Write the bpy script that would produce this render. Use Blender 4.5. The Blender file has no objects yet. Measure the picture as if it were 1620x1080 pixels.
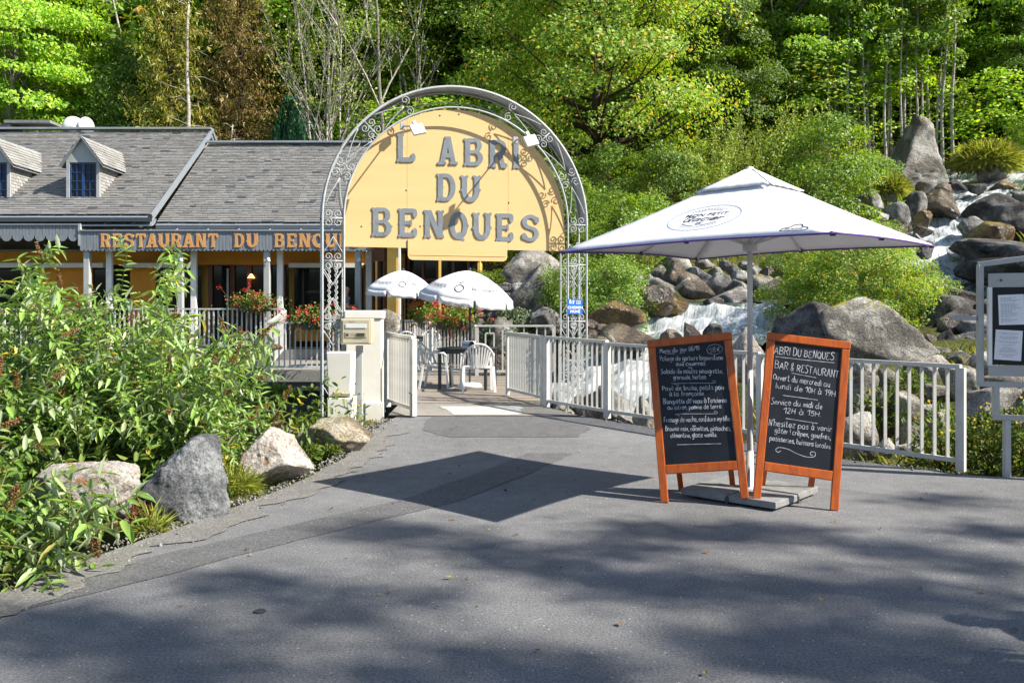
import bpy, bmesh, math, random
import numpy as np
from mathutils import Vector, Matrix, noise as mnoise
R = math.radians
random.seed(11)
scene = bpy.context.scene
col = scene.collection

# ------------------------------------------------------------------ camera, sky, sun, exposure
FPX, EYE, HOR = 1350.0, 1.5, 500.0        # focal length in photo pixels, eye height, horizon row
cam_d = bpy.data.cameras.new('camera')
cam = bpy.data.objects.new('camera', cam_d); col.objects.link(cam)
cam.location = (0, 0, EYE); cam.rotation_euler = (R(90), 0, 0)
cam_d.sensor_width = 36; cam_d.lens = 36 * FPX / 1620
cam_d.shift_y = -40 / 1620
cam_d.clip_start = 0.05; cam_d.clip_end = 2000
scene.camera = cam

SUN_EL, SUN_AZ = R(41.3), R(17.5)           # azimuth: degrees behind the right-hand side
SUN = Vector((math.cos(SUN_EL) * math.cos(SUN_AZ), -math.cos(SUN_EL) * math.sin(SUN_AZ), math.sin(SUN_EL)))
world = bpy.data.worlds.new('World'); scene.world = world; world.use_nodes = True
wn = world.node_tree
sky = wn.nodes.new('ShaderNodeTexSky'); sky.sky_type = 'NISHITA'; sky.sun_disc = False
sky.sun_elevation = SUN_EL; sky.sun_rotation = R(90) + SUN_AZ
sky.altitude = 900
bg = wn.nodes['Background']; bg.inputs['Strength'].default_value = 0.10
wn.links.new(sky.outputs[0], bg.inputs['Color'])
sun_d = bpy.data.lights.new('sun', 'SUN'); sun_d.energy = 5.0; sun_d.angle = R(0.55); sun_d.color = (1.0, 0.94, 0.83)
sun = bpy.data.objects.new('sun', sun_d); col.objects.link(sun)
sun.rotation_euler = SUN.to_track_quat('Z', 'Y').to_euler()
sun.location = SUN * 60
vs = scene.view_settings
vs.view_transform = 'Standard'; vs.look = 'None'; vs.gamma = 1.0; vs.use_curve_mapping = False
vs.exposure = 1.1
scene.cycles.max_bounces = 6; scene.cycles.transparent_max_bounces = 6
scene.cycles.use_denoising = True

# ------------------------------------------------------------------ helpers
def W(x, y, d):
    """photo pixel + distance in metres -> world point"""
    return Vector(((x - 810) / FPX * d, d, EYE + (HOR - y) / FPX * d))
def tag(o, label=None, cat=None, group=None, kind=None):
    if label: o['label'] = label
    if cat: o['category'] = cat
    if group: o['group'] = group
    if kind: o['kind'] = kind
    return o
def thing(name, label, cat, loc=(0, 0, 0), rz=0, group=None):
    o = bpy.data.objects.new(name, None); col.objects.link(o)
    o.location = loc; o.rotation_euler = (0, 0, rz); o.empty_display_size = 0.1
    return tag(o, label, cat, group)
def link(name, me, parent=None):
    o = bpy.data.objects.new(name, me); col.objects.link(o); o.parent = parent
    return o
def copy_tree(o, parent=None):
    c = o.copy(); col.objects.link(c); c.parent = parent
    for ch in o.children:
        copy_tree(ch, c)
    return c

class MB:
    """collects shapes; build() links them as one mesh object"""
    def __init__(s): s.v = []; s.f = []
    def add(s, v, f):
        b = len(s.v); s.v += [tuple(p) for p in v]; s.f += [tuple(i + b for i in q) for q in f]; return s
    def box(s, c, d, rz=0.0, m=None):
        x, y, z = d[0] / 2, d[1] / 2, d[2] / 2
        vv = [Vector((sx * x, sy * y, sz * z)) for sz in (-1, 1) for sy in (-1, 1) for sx in (-1, 1)]
        mm = m if m is not None else Matrix.Rotation(rz, 3, 'Z')
        c = Vector(c)
        return s.add([mm @ v + c for v in vv], [(0, 2, 3, 1), (4, 5, 7, 6), (0, 1, 5, 4), (2, 6, 7, 3), (0, 4, 6, 2), (1, 3, 7, 5)])
    def bar(s, a, b, w, h, up=(0, 0, 1)):
        """box from a to b, w wide across, h along up"""
        a = Vector(a); b = Vector(b); t = (b - a); L = t.length; t.normalize()
        up = Vector(up)
        if abs(t.dot(up)) > .98: up = Vector((0, 1, 0))
        sd = t.cross(up).normalized(); u2 = sd.cross(t).normalized()
        m = Matrix((t, sd, u2)).transposed()
        return s.box((a + b) / 2, (L, w, h), m=m)
    def tube(s, pts, r, n=6, cap=True):
        pts = [Vector(p) for p in pts]; k = len(pts)
        rr = r if hasattr(r, '__len__') else [r] * k
        base = len(s.v); ref = None
        for i, p in enumerate(pts):
            t = (pts[min(i + 1, k - 1)] - pts[max(i - 1, 0)])
            if t.length < 1e-9: t = Vector((0, 0, 1))
            t.normalize()
            if ref is None:
                ref = Vector((0, 0, 1)) if abs(t.z) < .9 else Vector((1, 0, 0))
            a = ref - t * ref.dot(t)
            if a.length < 1e-6: a = t.orthogonal()
            a.normalize(); b = t.cross(a); ref = a
            for j in range(n):
                q = 2 * math.pi * j / n
                s.v.append(tuple(p + (a * math.cos(q) + b * math.sin(q)) * rr[i]))
        for i in range(k - 1):
            for j in range(n):
                a0 = base + i * n + j; a1 = base + i * n + (j + 1) % n
                s.f.append((a0, a1, a1 + n, a0 + n))
        if cap:
            s.f.append(tuple(base + j for j in range(n))[::-1]); s.f.append(tuple(base + (k - 1) * n + j for j in range(n)))
        return s
    def prism(s, poly, fr, z0, z1):
        """2-D polygon extruded; fr(x, y, z) maps to 3-D (z along the normal)"""
        n = len(poly); b = len(s.v)
        s.v += [tuple(fr(x, y, z0)) for x, y in poly] + [tuple(fr(x, y, z1)) for x, y in poly]
        s.f.append(tuple(b + i for i in range(n))[::-1]); s.f.append(tuple(b + n + i for i in range(n)))
        for i in range(n):
            j = (i + 1) % n; s.f.append((b + i, b + j, b + n + j, b + n + i))
        return s
    def lathe(s, prof, c=(0, 0, 0), n=20):
        b = len(s.v); k = len(prof)
        for r, z in prof:
            for j in range(n):
                q = 2 * math.pi * j / n; s.v.append((c[0] + r * math.cos(q), c[1] + r * math.sin(q), c[2] + z))
        for i in range(k - 1):
            for j in range(n):
                a0 = b + i * n + j; a1 = b + i * n + (j + 1) % n
                s.f.append((a0, a1, a1 + n, a0 + n))
        return s
    def mesh(s, name, mat=None, smooth=False, org=(0, 0, 0)):
        me = bpy.data.meshes.new(name)
        ox, oy, oz = org
        me.from_pydata([(x - ox, y - oy, z - oz) for x, y, z in s.v], [], s.f); me.update()
        if smooth: me.shade_smooth()
        if mat: me.materials.append(mat)
        return me
    def build(s, name, mat, parent=None, smooth=False, bevel=0, world_coords=True):
        """verts are in world space; the parent's own location is taken off"""
        org = tuple(parent.matrix_basis.translation) if (parent is not None and world_coords) else (0, 0, 0)
        if parent is not None and parent.parent is not None and world_coords:
            org = tuple(Vector(org) + parent.parent.matrix_basis.translation)
        o = link(name, s.mesh(name, mat, smooth, org), parent)
        if bevel:
            m = o.modifiers.new('bevel', 'BEVEL'); m.width = bevel; m.segments = 2; m.limit_method = 'ANGLE'
        return o
def fast_mesh(name, verts, faces_n, mat, smooth=False):
    """verts (N, k, 3): N islands of one k-gon each, or faces_n = index array (M, q) into the flat verts"""
    v = np.asarray(verts, dtype=np.float32)
    me = bpy.data.meshes.new(name)
    if faces_n is None:
        n, k = v.shape[:2]; idx = np.arange(n * k, dtype=np.int32).reshape(n, k)
    else:
        idx = np.asarray(faces_n, dtype=np.int32); k = idx.shape[1]
    v = v.reshape(-1, 3)
    me.vertices.add(len(v)); me.vertices.foreach_set('co', v.ravel())
    me.loops.add(idx.size); me.loops.foreach_set('vertex_index', idx.ravel())
    me.polygons.add(len(idx)); me.polygons.foreach_set('loop_start', np.arange(len(idx), dtype=np.int32) * k)
    me.update(calc_edges=True); me.validate()
    if smooth: me.shade_smooth()
    if mat: me.materials.append(mat)
    return me

# ------------------------------------------------------------------ materials
def nodes_of(name):
    m = bpy.data.materials.new(name); m.use_nodes = True
    nt = m.node_tree; return m, nt, nt.nodes['Principled BSDF']
def setc(sock, c): sock.default_value = (c[0], c[1], c[2], 1)
def ramp(nt, src, stops):
    r = nt.nodes.new('ShaderNodeValToRGB'); nt.links.new(src, r.inputs[0])
    els = r.color_ramp.elements
    while len(els) < len(stops): els.new(.5)
    for e, (p, c) in zip(els, stops):
        e.position = p; e.color = (c[0], c[1], c[2], 1) if hasattr(c, '__len__') else (c, c, c, 1)
    return r
def noise_n(nt, scale, detail=5, rough=.55, coord='Object', vec=None, mapping=None):
    n = nt.nodes.new('ShaderNodeTexNoise'); n.inputs['Scale'].default_value = scale
    n.inputs['Detail'].default_value = detail; n.inputs['Roughness'].default_value = rough
    if vec is None:
        tc = nt.nodes.new('ShaderNodeTexCoord'); vec = tc.outputs[coord]
    if mapping:
        mp = nt.nodes.new('ShaderNodeMapping'); mp.inputs['Scale'].default_value = mapping
        nt.links.new(vec, mp.inputs[0]); vec = mp.outputs[0]
    nt.links.new(vec, n.inputs['Vector']); return n
def bump_n(nt, p, height, strength, dist=.01):
    b = nt.nodes.new('ShaderNodeBump'); b.inputs['Strength'].default_value = strength; b.inputs['Distance'].default_value = dist
    nt.links.new(height, b.inputs['Height']); nt.links.new(b.outputs[0], p.inputs['Normal']); return b
def mixc(nt, fac, a, b, mode='MIX'):
    m = nt.nodes.new('ShaderNodeMix'); m.data_type = 'RGBA'; m.blend_type = mode
    for i, s in ((0, fac), (6, a), (7, b)):
        if isinstance(s, (int, float)): m.inputs[i].default_value = s
        elif isinstance(s, tuple): m.inputs[i].default_value = (*s, 1)
        else: nt.links.new(s, m.inputs[i])
    return m.outputs[2]
def mat(name, c1, c2=None, scale=4, rough=.6, spec=.35, bump=0, bscale=60, metal=0, coord='Object', mapping=None, lo=.35, hi=.65, dist=.004):
    m, nt, p = nodes_of(name)
    p.inputs['Roughness'].default_value = rough; p.inputs['Metallic'].default_value = metal
    p.inputs['Specular IOR Level'].default_value = spec
    if c2 is None: c2 = tuple(x * .8 for x in c1)
    n = noise_n(nt, scale, 6, .6, coord, mapping=mapping)
    r = ramp(nt, n.outputs['Fac'], [(lo, c1), (hi, c2)])
    nt.links.new(r.outputs[0], p.inputs['Base Color'])
    if bump:
        b = noise_n(nt, bscale, 4, .6, coord, mapping=mapping); bump_n(nt, p, b.outputs['Fac'], bump, dist)
    return m
def island_mat(name, stops, rough=.7, spec=.2, bump=0, bscale=50, grime=None):
    """one colour per separate piece of the mesh"""
    m, nt, p = nodes_of(name)
    g = nt.nodes.new('ShaderNodeNewGeometry')
    r = ramp(nt, g.outputs['Random Per Island'], stops)
    out = r.outputs[0]
    n = noise_n(nt, grime[0] if grime else 2.0, 5, .6)
    r2 = ramp(nt, n.outputs['Fac'], [(.3, 1.0), (.75, grime[1] if grime else .8)])
    out = mixc(nt, 1.0, out, r2.outputs[0], 'MULTIPLY')
    nt.links.new(out, p.inputs['Base Color'])
    p.inputs['Roughness'].default_value = rough; p.inputs['Specular IOR Level'].default_value = spec
    if bump:
        b = noise_n(nt, bscale, 4); bump_n(nt, p, b.outputs['Fac'], bump)
    return m
def leaf_mat(name, stops, trans=.35, rough=.5, gloss=.12, back=None):
    """leaves: colour differs from leaf to leaf; some light passes through"""
    m = bpy.data.materials.new(name); m.use_nodes = True; nt = m.node_tree
    for n in list(nt.nodes): nt.nodes.remove(n)
    out = nt.nodes.new('ShaderNodeOutputMaterial')
    g = nt.nodes.new('ShaderNodeNewGeometry')
    r = ramp(nt, g.outputs['Random Per Island'], stops)
    oi = nt.nodes.new('ShaderNodeObjectInfo')
    hs = nt.nodes.new('ShaderNodeHueSaturation')
    mr = nt.nodes.new('ShaderNodeMapRange'); mr.inputs['To Min'].default_value = .8; mr.inputs['To Max'].default_value = 1.2
    nt.links.new(oi.outputs['Random'], mr.inputs[0]); nt.links.new(mr.outputs[0], hs.inputs['Value'])
    nt.links.new(r.outputs[0], hs.inputs['Color'])
    base_out = hs.outputs[0]
    if back: base_out = mixc(nt, g.outputs['Backfacing'], base_out, back)
    d = nt.nodes.new('ShaderNodeBsdfDiffuse'); t = nt.nodes.new('ShaderNodeBsdfTranslucent'); gl = nt.nodes.new('ShaderNodeBsdfGlossy')
    gl.inputs['Roughness'].default_value = rough; setc(gl.inputs['Color'], (.9, .95, .9))
    tint = mixc(nt, 1.0, hs.outputs[0], (1.35, 1.3, .5), 'MULTIPLY')
    nt.links.new(base_out, d.inputs['Color']); nt.links.new(tint, t.inputs['Color'])
    m1 = nt.nodes.new('ShaderNodeMixShader'); m1.inputs[0].default_value = trans
    nt.links.new(d.outputs[0], m1.inputs[1]); nt.links.new(t.outputs[0], m1.inputs[2])
    m2 = nt.nodes.new('ShaderNodeMixShader')
    m2.inputs[0].default_value = gloss * .22
    nt.links.new(m1.outputs[0], m2.inputs[1]); nt.links.new(gl.outputs[0], m2.inputs[2])
    nt.links.new(m2.outputs[0], out.inputs['Surface'])
    return m

def rock_mat(name, c1, c2, c3, moss=0.0, wet=False, mossc=(.10, .13, .02), scale=2.2, lichen=None):
    m, nt, p = nodes_of(name)
    tc = nt.nodes.new('ShaderNodeTexCoord'); g = nt.nodes.new('ShaderNodeNewGeometry')
    oi = nt.nodes.new('ShaderNodeObjectInfo')
    # world position keeps the grain one size on every boulder
    vec = g.outputs['Position']
    n1 = noise_n(nt, scale, 8, .65, vec=vec); n2 = noise_n(nt, 38, 4, .7, vec=vec); n3 = noise_n(nt, scale * .45, 3, .5, vec=vec)
    a = ramp(nt, n1.outputs['Fac'], [(.36, tuple(x * .75 for x in c2)), (.47, c2), (.54, c1), (.66, c3)])
    sp = ramp(nt, n2.outputs['Fac'], [(.34, .38), (.5, .95), (.66, 1.3)])
    c = mixc(nt, 1.0, a.outputs[0], sp.outputs[0], 'MULTIPLY')
    mr = nt.nodes.new('ShaderNodeMapRange'); mr.inputs['To Min'].default_value = .78; mr.inputs['To Max'].default_value = 1.2
    nt.links.new(oi.outputs['Random'], mr.inputs[0])
    cc = nt.nodes.new('ShaderNodeCombineColor')
    for i in range(3): nt.links.new(mr.outputs[0], cc.inputs[i])
    c = mixc(nt, 1.0, c, cc.outputs[0], 'MULTIPLY')
    if lichen:
        n5 = noise_n(nt, 5.5, 6, .7, vec=vec); l = ramp(nt, n5.outputs['Fac'], [(.58, 0.0), (.66, 1.0)])
        c = mixc(nt, l.outputs[0], c, lichen)
    if moss > 0:
        sx = nt.nodes.new('ShaderNodeSeparateXYZ'); nt.links.new(g.outputs['Normal'], sx.inputs[0])
        n4 = noise_n(nt, 3.1, 6, .7, vec=vec)
        mu = nt.nodes.new('ShaderNodeMath'); mu.operation = 'MULTIPLY'; nt.links.new(sx.outputs[2], mu.inputs[0]); nt.links.new(n4.outputs['Fac'], mu.inputs[1])
        mm = ramp(nt, mu.outputs[0], [(.62 - moss * .4, 0.0), (.72 - moss * .4, 1.0)])
        c = mixc(nt, mm.outputs[0], c, mossc)
    nt.links.new(c, p.inputs['Base Color'])
    p.inputs['Roughness'].default_value = .22 if wet else .88
    p.inputs['Specular IOR Level'].default_value = .5 if wet else .15
    nb = noise_n(nt, 9, 10, .72, vec=vec)
    bump_n(nt, p, nb.outputs['Fac'], 1.0, .11)
    return m

M = {}
M['grey_paint'] = mat('grey_paint', (.40, .41, .40), (.33, .34, .33), 3, .5, .4, .15, 120)
M['fence_paint'] = mat('fence_paint', (.58, .57, .53), (.47, .46, .43), 5, .5, .4, .15, 150)
M['iron_paint'] = mat('iron_paint', (.47, .48, .48), (.36, .37, .37), 8, .45, .45, .2, 140)
M['sign_yellow'] = mat('sign_yellow', (.71, .475, .215), (.665, .435, .19), 1.3, .45, .4, .05, 60, mapping=(.4, .4, 2.5))
M['sign_grey'] = mat('sign_grey', (.21, .23, .25), (.16, .18, .20), 6, .5, .4, .1, 90)
M['zinc'] = mat('zinc', (.36, .38, .40), (.28, .30, .32), 2, .42, .5, .1, 20, metal=.25)
M['fascia'] = mat('fascia', (.23, .25, .28), (.17, .19, .21), 6, .6, .3, .3, 60, mapping=(6, 6, .6))
M['orange_letter'] = mat('orange_letter', (.64, .33, .12), (.56, .27, .09), 6, .5, .4, .1)
M['wall_yellow'] = mat('wall_yellow', (.80, .50, .12), (.70, .42, .09), 2, .8, .2, .3, 80)
M['wall_orange'] = mat('wall_orange', (.66, .30, .05), (.56, .24, .04), 2, .8, .2, .2, 80)
M['white_paint'] = mat('white_paint', (.78, .77, .73), (.66, .65, .61), 3, .6, .3, .15, 60)
M['concrete_white'] = mat('concrete_white', (.80, .76, .67), (.66, .62, .53), 2.5, .8, .2, .35, 60, lo=.4, hi=.8)
M['brown_wood'] = mat('brown_wood', (.13, .050, .022), (.08, .030, .014), 5, .5, .4, .2, 40, mapping=(4, 4, .5))
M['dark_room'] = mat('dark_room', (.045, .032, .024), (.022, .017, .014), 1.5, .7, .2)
M['blue_paint'] = mat('blue_paint', (.022, .06, .17), (.016, .045, .13), 6, .45, .4)
M['wood_plank'] = mat('wood_plank', (.36, .31, .26), (.22, .19, .16), 4, .8, .15, .5, 25, mapping=(.7, 8, 8))
M['chalk_frame'] = mat('chalk_frame', (.50, .105, .006), (.36, .065, .004), 4, .38, .45, .25, 30, mapping=(7, 7, .7))
M['blackboard'] = mat('blackboard', (.007, .008, .012), (.016, .017, .022), 3, .5, .3, .06, 40)
M['chalk'] = mat('chalk', (.60, .61, .64), (.27, .28, .32), 22, .95, .05)
M['canopy'] = None
M['alu'] = mat('alu', (.62, .62, .63), (.52, .52, .54), 4, .4, .45, .05)
M['slab'] = mat('slab', (.24, .24, .235), (.17, .17, .17), 9, .85, .2, .4, 120)
M['purple'] = mat('purple', (.16, .09, .30), (.12, .07, .24), 8, .7, .2)
M['ink'] = mat('ink', (.03, .035, .05), (.05, .055, .07), 30, .7, .1)
M['ink_pale'] = mat('ink_pale', (.25, .33, .42), (.35, .42, .5), 30, .8, .1)
M['ink_grey'] = mat('ink_grey', (.18, .19, .22), (.26, .27, .30), 30, .8, .1)
M['beige_box'] = mat('beige_box', (.50, .44, .31), (.44, .385, .27), 3, .45, .4, .05)
M['beige_dark'] = mat('beige_dark', (.42, .37, .26), (.36, .32, .22), 3, .45, .4)
M['dark_metal'] = mat('dark_metal', (.045, .048, .055), (.03, .032, .038), 5, .4, .5, .1)
M['white_plastic'] = mat('white_plastic', (.74, .74, .72), (.62, .62, .60), 4, .4, .4)
M['sign_blue'] = mat('sign_blue', (.015, .16, .62), (.012, .13, .52), 4, .4, .4)
M['white_ink'] = mat('white_ink', (.85, .86, .88), (.78, .79, .81), 9, .6, .2)
M['paper'] = mat('paper', (.80, .80, .82), (.72, .72, .75), 3, .8, .1)
M['bark_dark'] = mat('bark_dark', (.085, .065, .048), (.04, .032, .025), 6, .95, .1, .9, 18, mapping=(3, 3, .6), dist=.03)
M['bark_pale'] = mat('bark_pale', (.48, .45, .40), (.22, .20, .17), 5, .9, .1, .7, 14, mapping=(1, 1, 2.5), dist=.02)
M['bark_grey'] = mat('bark_grey', (.24, .22, .19), (.13, .12, .10), 5, .9, .1, .8, 14, mapping=(2, 2, .7), dist=.02)
M['stem'] = mat('stem', (.16, .13, .05), (.10, .12, .03), 7, .8, .1)
M['twig_dry'] = mat('twig_dry', (.34, .29, .20), (.24, .20, .13), 7, .8, .1)
M['red_petal'] = leaf_mat('red_petal', [(0, (.62, .02, .025)), (.6, (.80, .05, .05)), (1, (.85, .14, .16))], .25)
M['yellow_petal'] = leaf_mat('yellow_petal', [(0, (.75, .50, .02)), (1, (.85, .62, .05))], .25)
M['dead_flower'] = leaf_mat('dead_flower', [(0, (.16, .075, .025)), (.6, (.25, .13, .045)), (1, (.15, .10, .07))], .1)
M['leaf_beech'] = leaf_mat('leaf_beech', [(0, (0.145, 0.295, 0.022)), (.55, (0.266, 0.471, 0.033)), (.88, (0.426, 0.613, 0.042)), (1, (0.690, 0.637, 0.063))], .5)
M['leaf_maple'] = leaf_mat('leaf_maple', [(0, (0.120, 0.210, 0.029)), (.6, (0.227, 0.354, 0.042)), (.93, (0.347, 0.448, 0.063)), (1, (0.851, 0.354, 0.063))], .47)
M['leaf_hazel'] = leaf_mat('leaf_hazel', [(0, (0.084, 0.179, 0.022)), (.6, (0.170, 0.292, 0.034)), (1, (0.337, 0.406, 0.053))], .47)
M['leaf_willow'] = leaf_mat('leaf_willow', [(0, (0.122, 0.204, 0.029)), (.6, (0.241, 0.334, 0.050)), (1, (0.463, 0.464, 0.083))], .32)
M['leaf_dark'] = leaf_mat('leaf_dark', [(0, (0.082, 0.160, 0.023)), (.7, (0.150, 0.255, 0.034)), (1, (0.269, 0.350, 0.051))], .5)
M['grass_bright'] = leaf_mat('grass_bright', [(0, (.20, .27, .04)), (.6, (.32, .36, .07)), (1, (.46, .42, .15))], .4)
M['leaf_juniper'] = leaf_mat('leaf_juniper', [(0, (0.032, 0.141, 0.066)), (.7, (0.066, 0.216, 0.098)), (1, (0.130, 0.302, 0.130))], .2)
M['needle_larch'] = leaf_mat('needle_larch', [(0, (0.231, 0.208, 0.054)), (.5, (0.379, 0.271, 0.093)), (1, (0.511, 0.350, 0.155))], .3)
M['needle_green'] = leaf_mat('needle_green', [(0, (0.148, 0.176, 0.023)), (.6, (0.281, 0.287, 0.039)), (1, (0.445, 0.350, 0.078))], .3)
M['leaf_buddleia'] = leaf_mat('leaf_buddleia', [(0, (0.113, 0.218, 0.036)), (.45, (0.190, 0.339, 0.057)), (.78, (0.297, 0.436, 0.101)), (.97, (0.428, 0.508, 0.278)), (1, (0.713, 0.508, 0.051))], .34, .45, .16, back=(0.428, 0.508, 0.342))
M['leaf_under'] = leaf_mat('leaf_under', [(0, (.05, .10, .015)), (.6, (.11, .18, .025)), (.94, (.20, .25, .04)), (1, (.45, .33, .03))], .34)
M['leaf_geranium'] = leaf_mat('leaf_geranium', [(0, (.07, .13, .02)), (.7, (.16, .22, .03)), (1, (.30, .28, .05))], .3)
M['leaf_bush_grey'] = leaf_mat('leaf_bush_grey', [(0, (.08, .12, .06)), (1, (.17, .21, .11))], .3)
M['grass'] = leaf_mat('grass', [(0, (.10, .14, .02)), (.5, (.20, .22, .04)), (1, (.38, .33, .11))], .35)
M['leaf_red'] = leaf_mat('leaf_red', [(0, (.14, .02, .02)), (.6, (.22, .05, .03)), (1, (.12, .14, .03))], .3)
M['rock_grey'] = rock_mat('rock_grey', (.33, .32, .305), (.17, .16, .15), (.46, .45, .43), .25, scale=2.0)
M['rock_pale'] = rock_mat('rock_pale', (.47, .44, .39), (.29, .26, .22), (.58, .56, .51), .12, scale=1.6)
M['rock_lichen'] = rock_mat('rock_lichen', (.32, .30, .27), (.18, .165, .145), (.44, .42, .37), .45, mossc=(.26, .24, .05), scale=2.4, lichen=(.42, .42, .34))
M['rock_wet'] = rock_mat('rock_wet', (.20, .15, .11), (.10, .078, .06), (.30, .24, .17), .1, True, scale=1.8)
M['rock_gold'] = rock_mat('rock_gold', (.22, .14, .05), (.12, .075, .035), (.30, .24, .06), .2, True, mossc=(.22, .19, .02), scale=1.5)
M['rock_dark'] = rock_mat('rock_dark', (.16, .15, .145), (.09, .083, .078), (.24, .23, .22), .15, scale=2)
M['rock_rust'] = rock_mat('rock_rust', (.56, .50, .43), (.42, .38, .34), (.66, .62, .57), .0, lichen=(.42, .19, .06), scale=2.6)
M['rock_tan'] = rock_mat('rock_tan', (.40, .34, .24), (.24, .20, .14), (.52, .47, .37), .25, mossc=(.30, .25, .07), scale=2.4, lichen=(.46, .44, .38))
M['rock_bluegrey'] = rock_mat('rock_bluegrey', (.34, .35, .36), (.21, .215, .225), (.46, .47, .48), .0, scale=3.2)

def canopy_mat():
    m = bpy.data.materials.new('canopy'); m.use_nodes = True; nt = m.node_tree
    p = nt.nodes['Principled BSDF']; out = nt.nodes['Material Output']
    n = noise_n(nt, 3, 4); r = ramp(nt, n.outputs['Fac'], [(.3, (.80, .80, .82)), (.7, (.74, .74, .77))])
    nt.links.new(r.outputs[0], p.inputs['Base Color']); p.inputs['Roughness'].default_value = .75; p.inputs['Specular IOR Level'].default_value = .2
    b = noise_n(nt, 2.2, 3, .5, mapping=(1, 1, 1)); bump_n(nt, p, b.outputs['Fac'], .25, .06)
    t = nt.nodes.new('ShaderNodeBsdfTranslucent'); setc(t.inputs['Color'], (.72, .70, .78))
    mx = nt.nodes.new('ShaderNodeMixShader'); mx.inputs[0].default_value = .16
    nt.links.new(p.outputs[0], mx.inputs[1]); nt.links.new(t.outputs[0], mx.inputs[2]); nt.links.new(mx.outputs[0], out.inputs[0])
    return m
M['canopy'] = canopy_mat()

def glass_mat():
    m, nt, p = nodes_of('window_glass')
    setc(p.inputs['Base Color'], (.012, .014, .016)); p.inputs['Roughness'].default_value = .06
    p.inputs['Specular IOR Level'].default_value = .22
    n = noise_n(nt, 1.2, 2); bump_n(nt, p, n.outputs['Fac'], .05, .02)
    return m
M['glass'] = glass_mat()
def lamp_glow():
    m, nt, p = nodes_of('lamp_glow')
    setc(p.inputs['Base Color'], (.9, .5, .15)); setc(p.inputs['Emission Color'], (1, .5, .12)); p.inputs['Emission Strength'].default_value = 2.5
    return m
M['lamp_glow'] = lamp_glow()

def asphalt_mat(name, base, var):
    m, nt, p = nodes_of(name)
    g = nt.nodes.new('ShaderNodeNewGeometry'); vec = g.outputs['Position']
    big = noise_n(nt, .55, 5, .6, vec=vec); mid = noise_n(nt, 6, 5, .65, vec=vec)
    v = nt.nodes.new('ShaderNodeTexVoronoi'); v.inputs['Scale'].default_value = 42; nt.links.new(vec, v.inputs['Vector'])
    gr = noise_n(nt, 75, 5, .8, vec=vec)
    a = ramp(nt, big.outputs['Fac'], [(.3, tuple(x * (1 - var) for x in base)), (.7, tuple(x * (1 + var) for x in base))])
    b = ramp(nt, mid.outputs['Fac'], [(.3, .86), (.7, 1.12)])
    c = mixc(nt, 1.0, a.outputs[0], b.outputs[0], 'MULTIPLY')
    s = ramp(nt, gr.outputs['Fac'], [(.36, .45), (.5, 1.0), (.64, 1.55)])
    c = mixc(nt, 1.0, c, s.outputs[0], 'MULTIPLY')
    # pale stone chips in the surface
    sc = ramp(nt, v.outputs['Color'], [(.80, 0.0), (.84, 1.0)])
    dd = ramp(nt, v.outputs['Distance'], [(.14, 1.0), (.24, 0.0)])
    f = mixc(nt, 1.0, sc.outputs[0], dd.outputs[0], 'MULTIPLY')
    c = mixc(nt, f, c, (.50, .48, .45))
    nt.links.new(c, p.inputs['Base Color'])
    p.inputs['Roughness'].default_value = .9; p.inputs['Specular IOR Level'].default_value = .25
    bump_n(nt, p, gr.outputs['Fac'], .7, .012)
    return m
M['asphalt'] = asphalt_mat('asphalt', (.160, .160, .164), .20)
M['asphalt_dark'] = asphalt_mat('asphalt_dark', (.113, .113, .116), .10)
M['asphalt_pale'] = asphalt_mat('asphalt_pale', (.172, .166, .155), .15)
M['concrete'] = asphalt_mat('concrete', (.225, .212, .19), .12)
M['concrete_new'] = asphalt_mat('concrete_new', (.42, .41, .39), .06)

def ground_mat():
    m, nt, p = nodes_of('ground_soil')
    g = nt.nodes.new('ShaderNodeNewGeometry'); vec = g.outputs['Position']
    a = noise_n(nt, .5, 6, .65, vec=vec); b = noise_n(nt, 7, 6, .7, vec=vec)
    r = ramp(nt, a.outputs['Fac'], [(.34, (.07, .055, .035)), (.5, (.075, .085, .025)), (.68, (.14, .14, .05))])
    s = ramp(nt, b.outputs['Fac'], [(.3, .5), (.7, 1.3)])
    c = mixc(nt, 1.0, r.outputs[0], s.outputs[0], 'MULTIPLY')
    nt.links.new(c, p.inputs['Base Color']); p.inputs['Roughness'].default_value = .95; p.inputs['Specular IOR Level'].default_value = .1
    bump_n(nt, p, b.outputs['Fac'], 1.0, .08); return m
M['ground'] = ground_mat()

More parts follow.
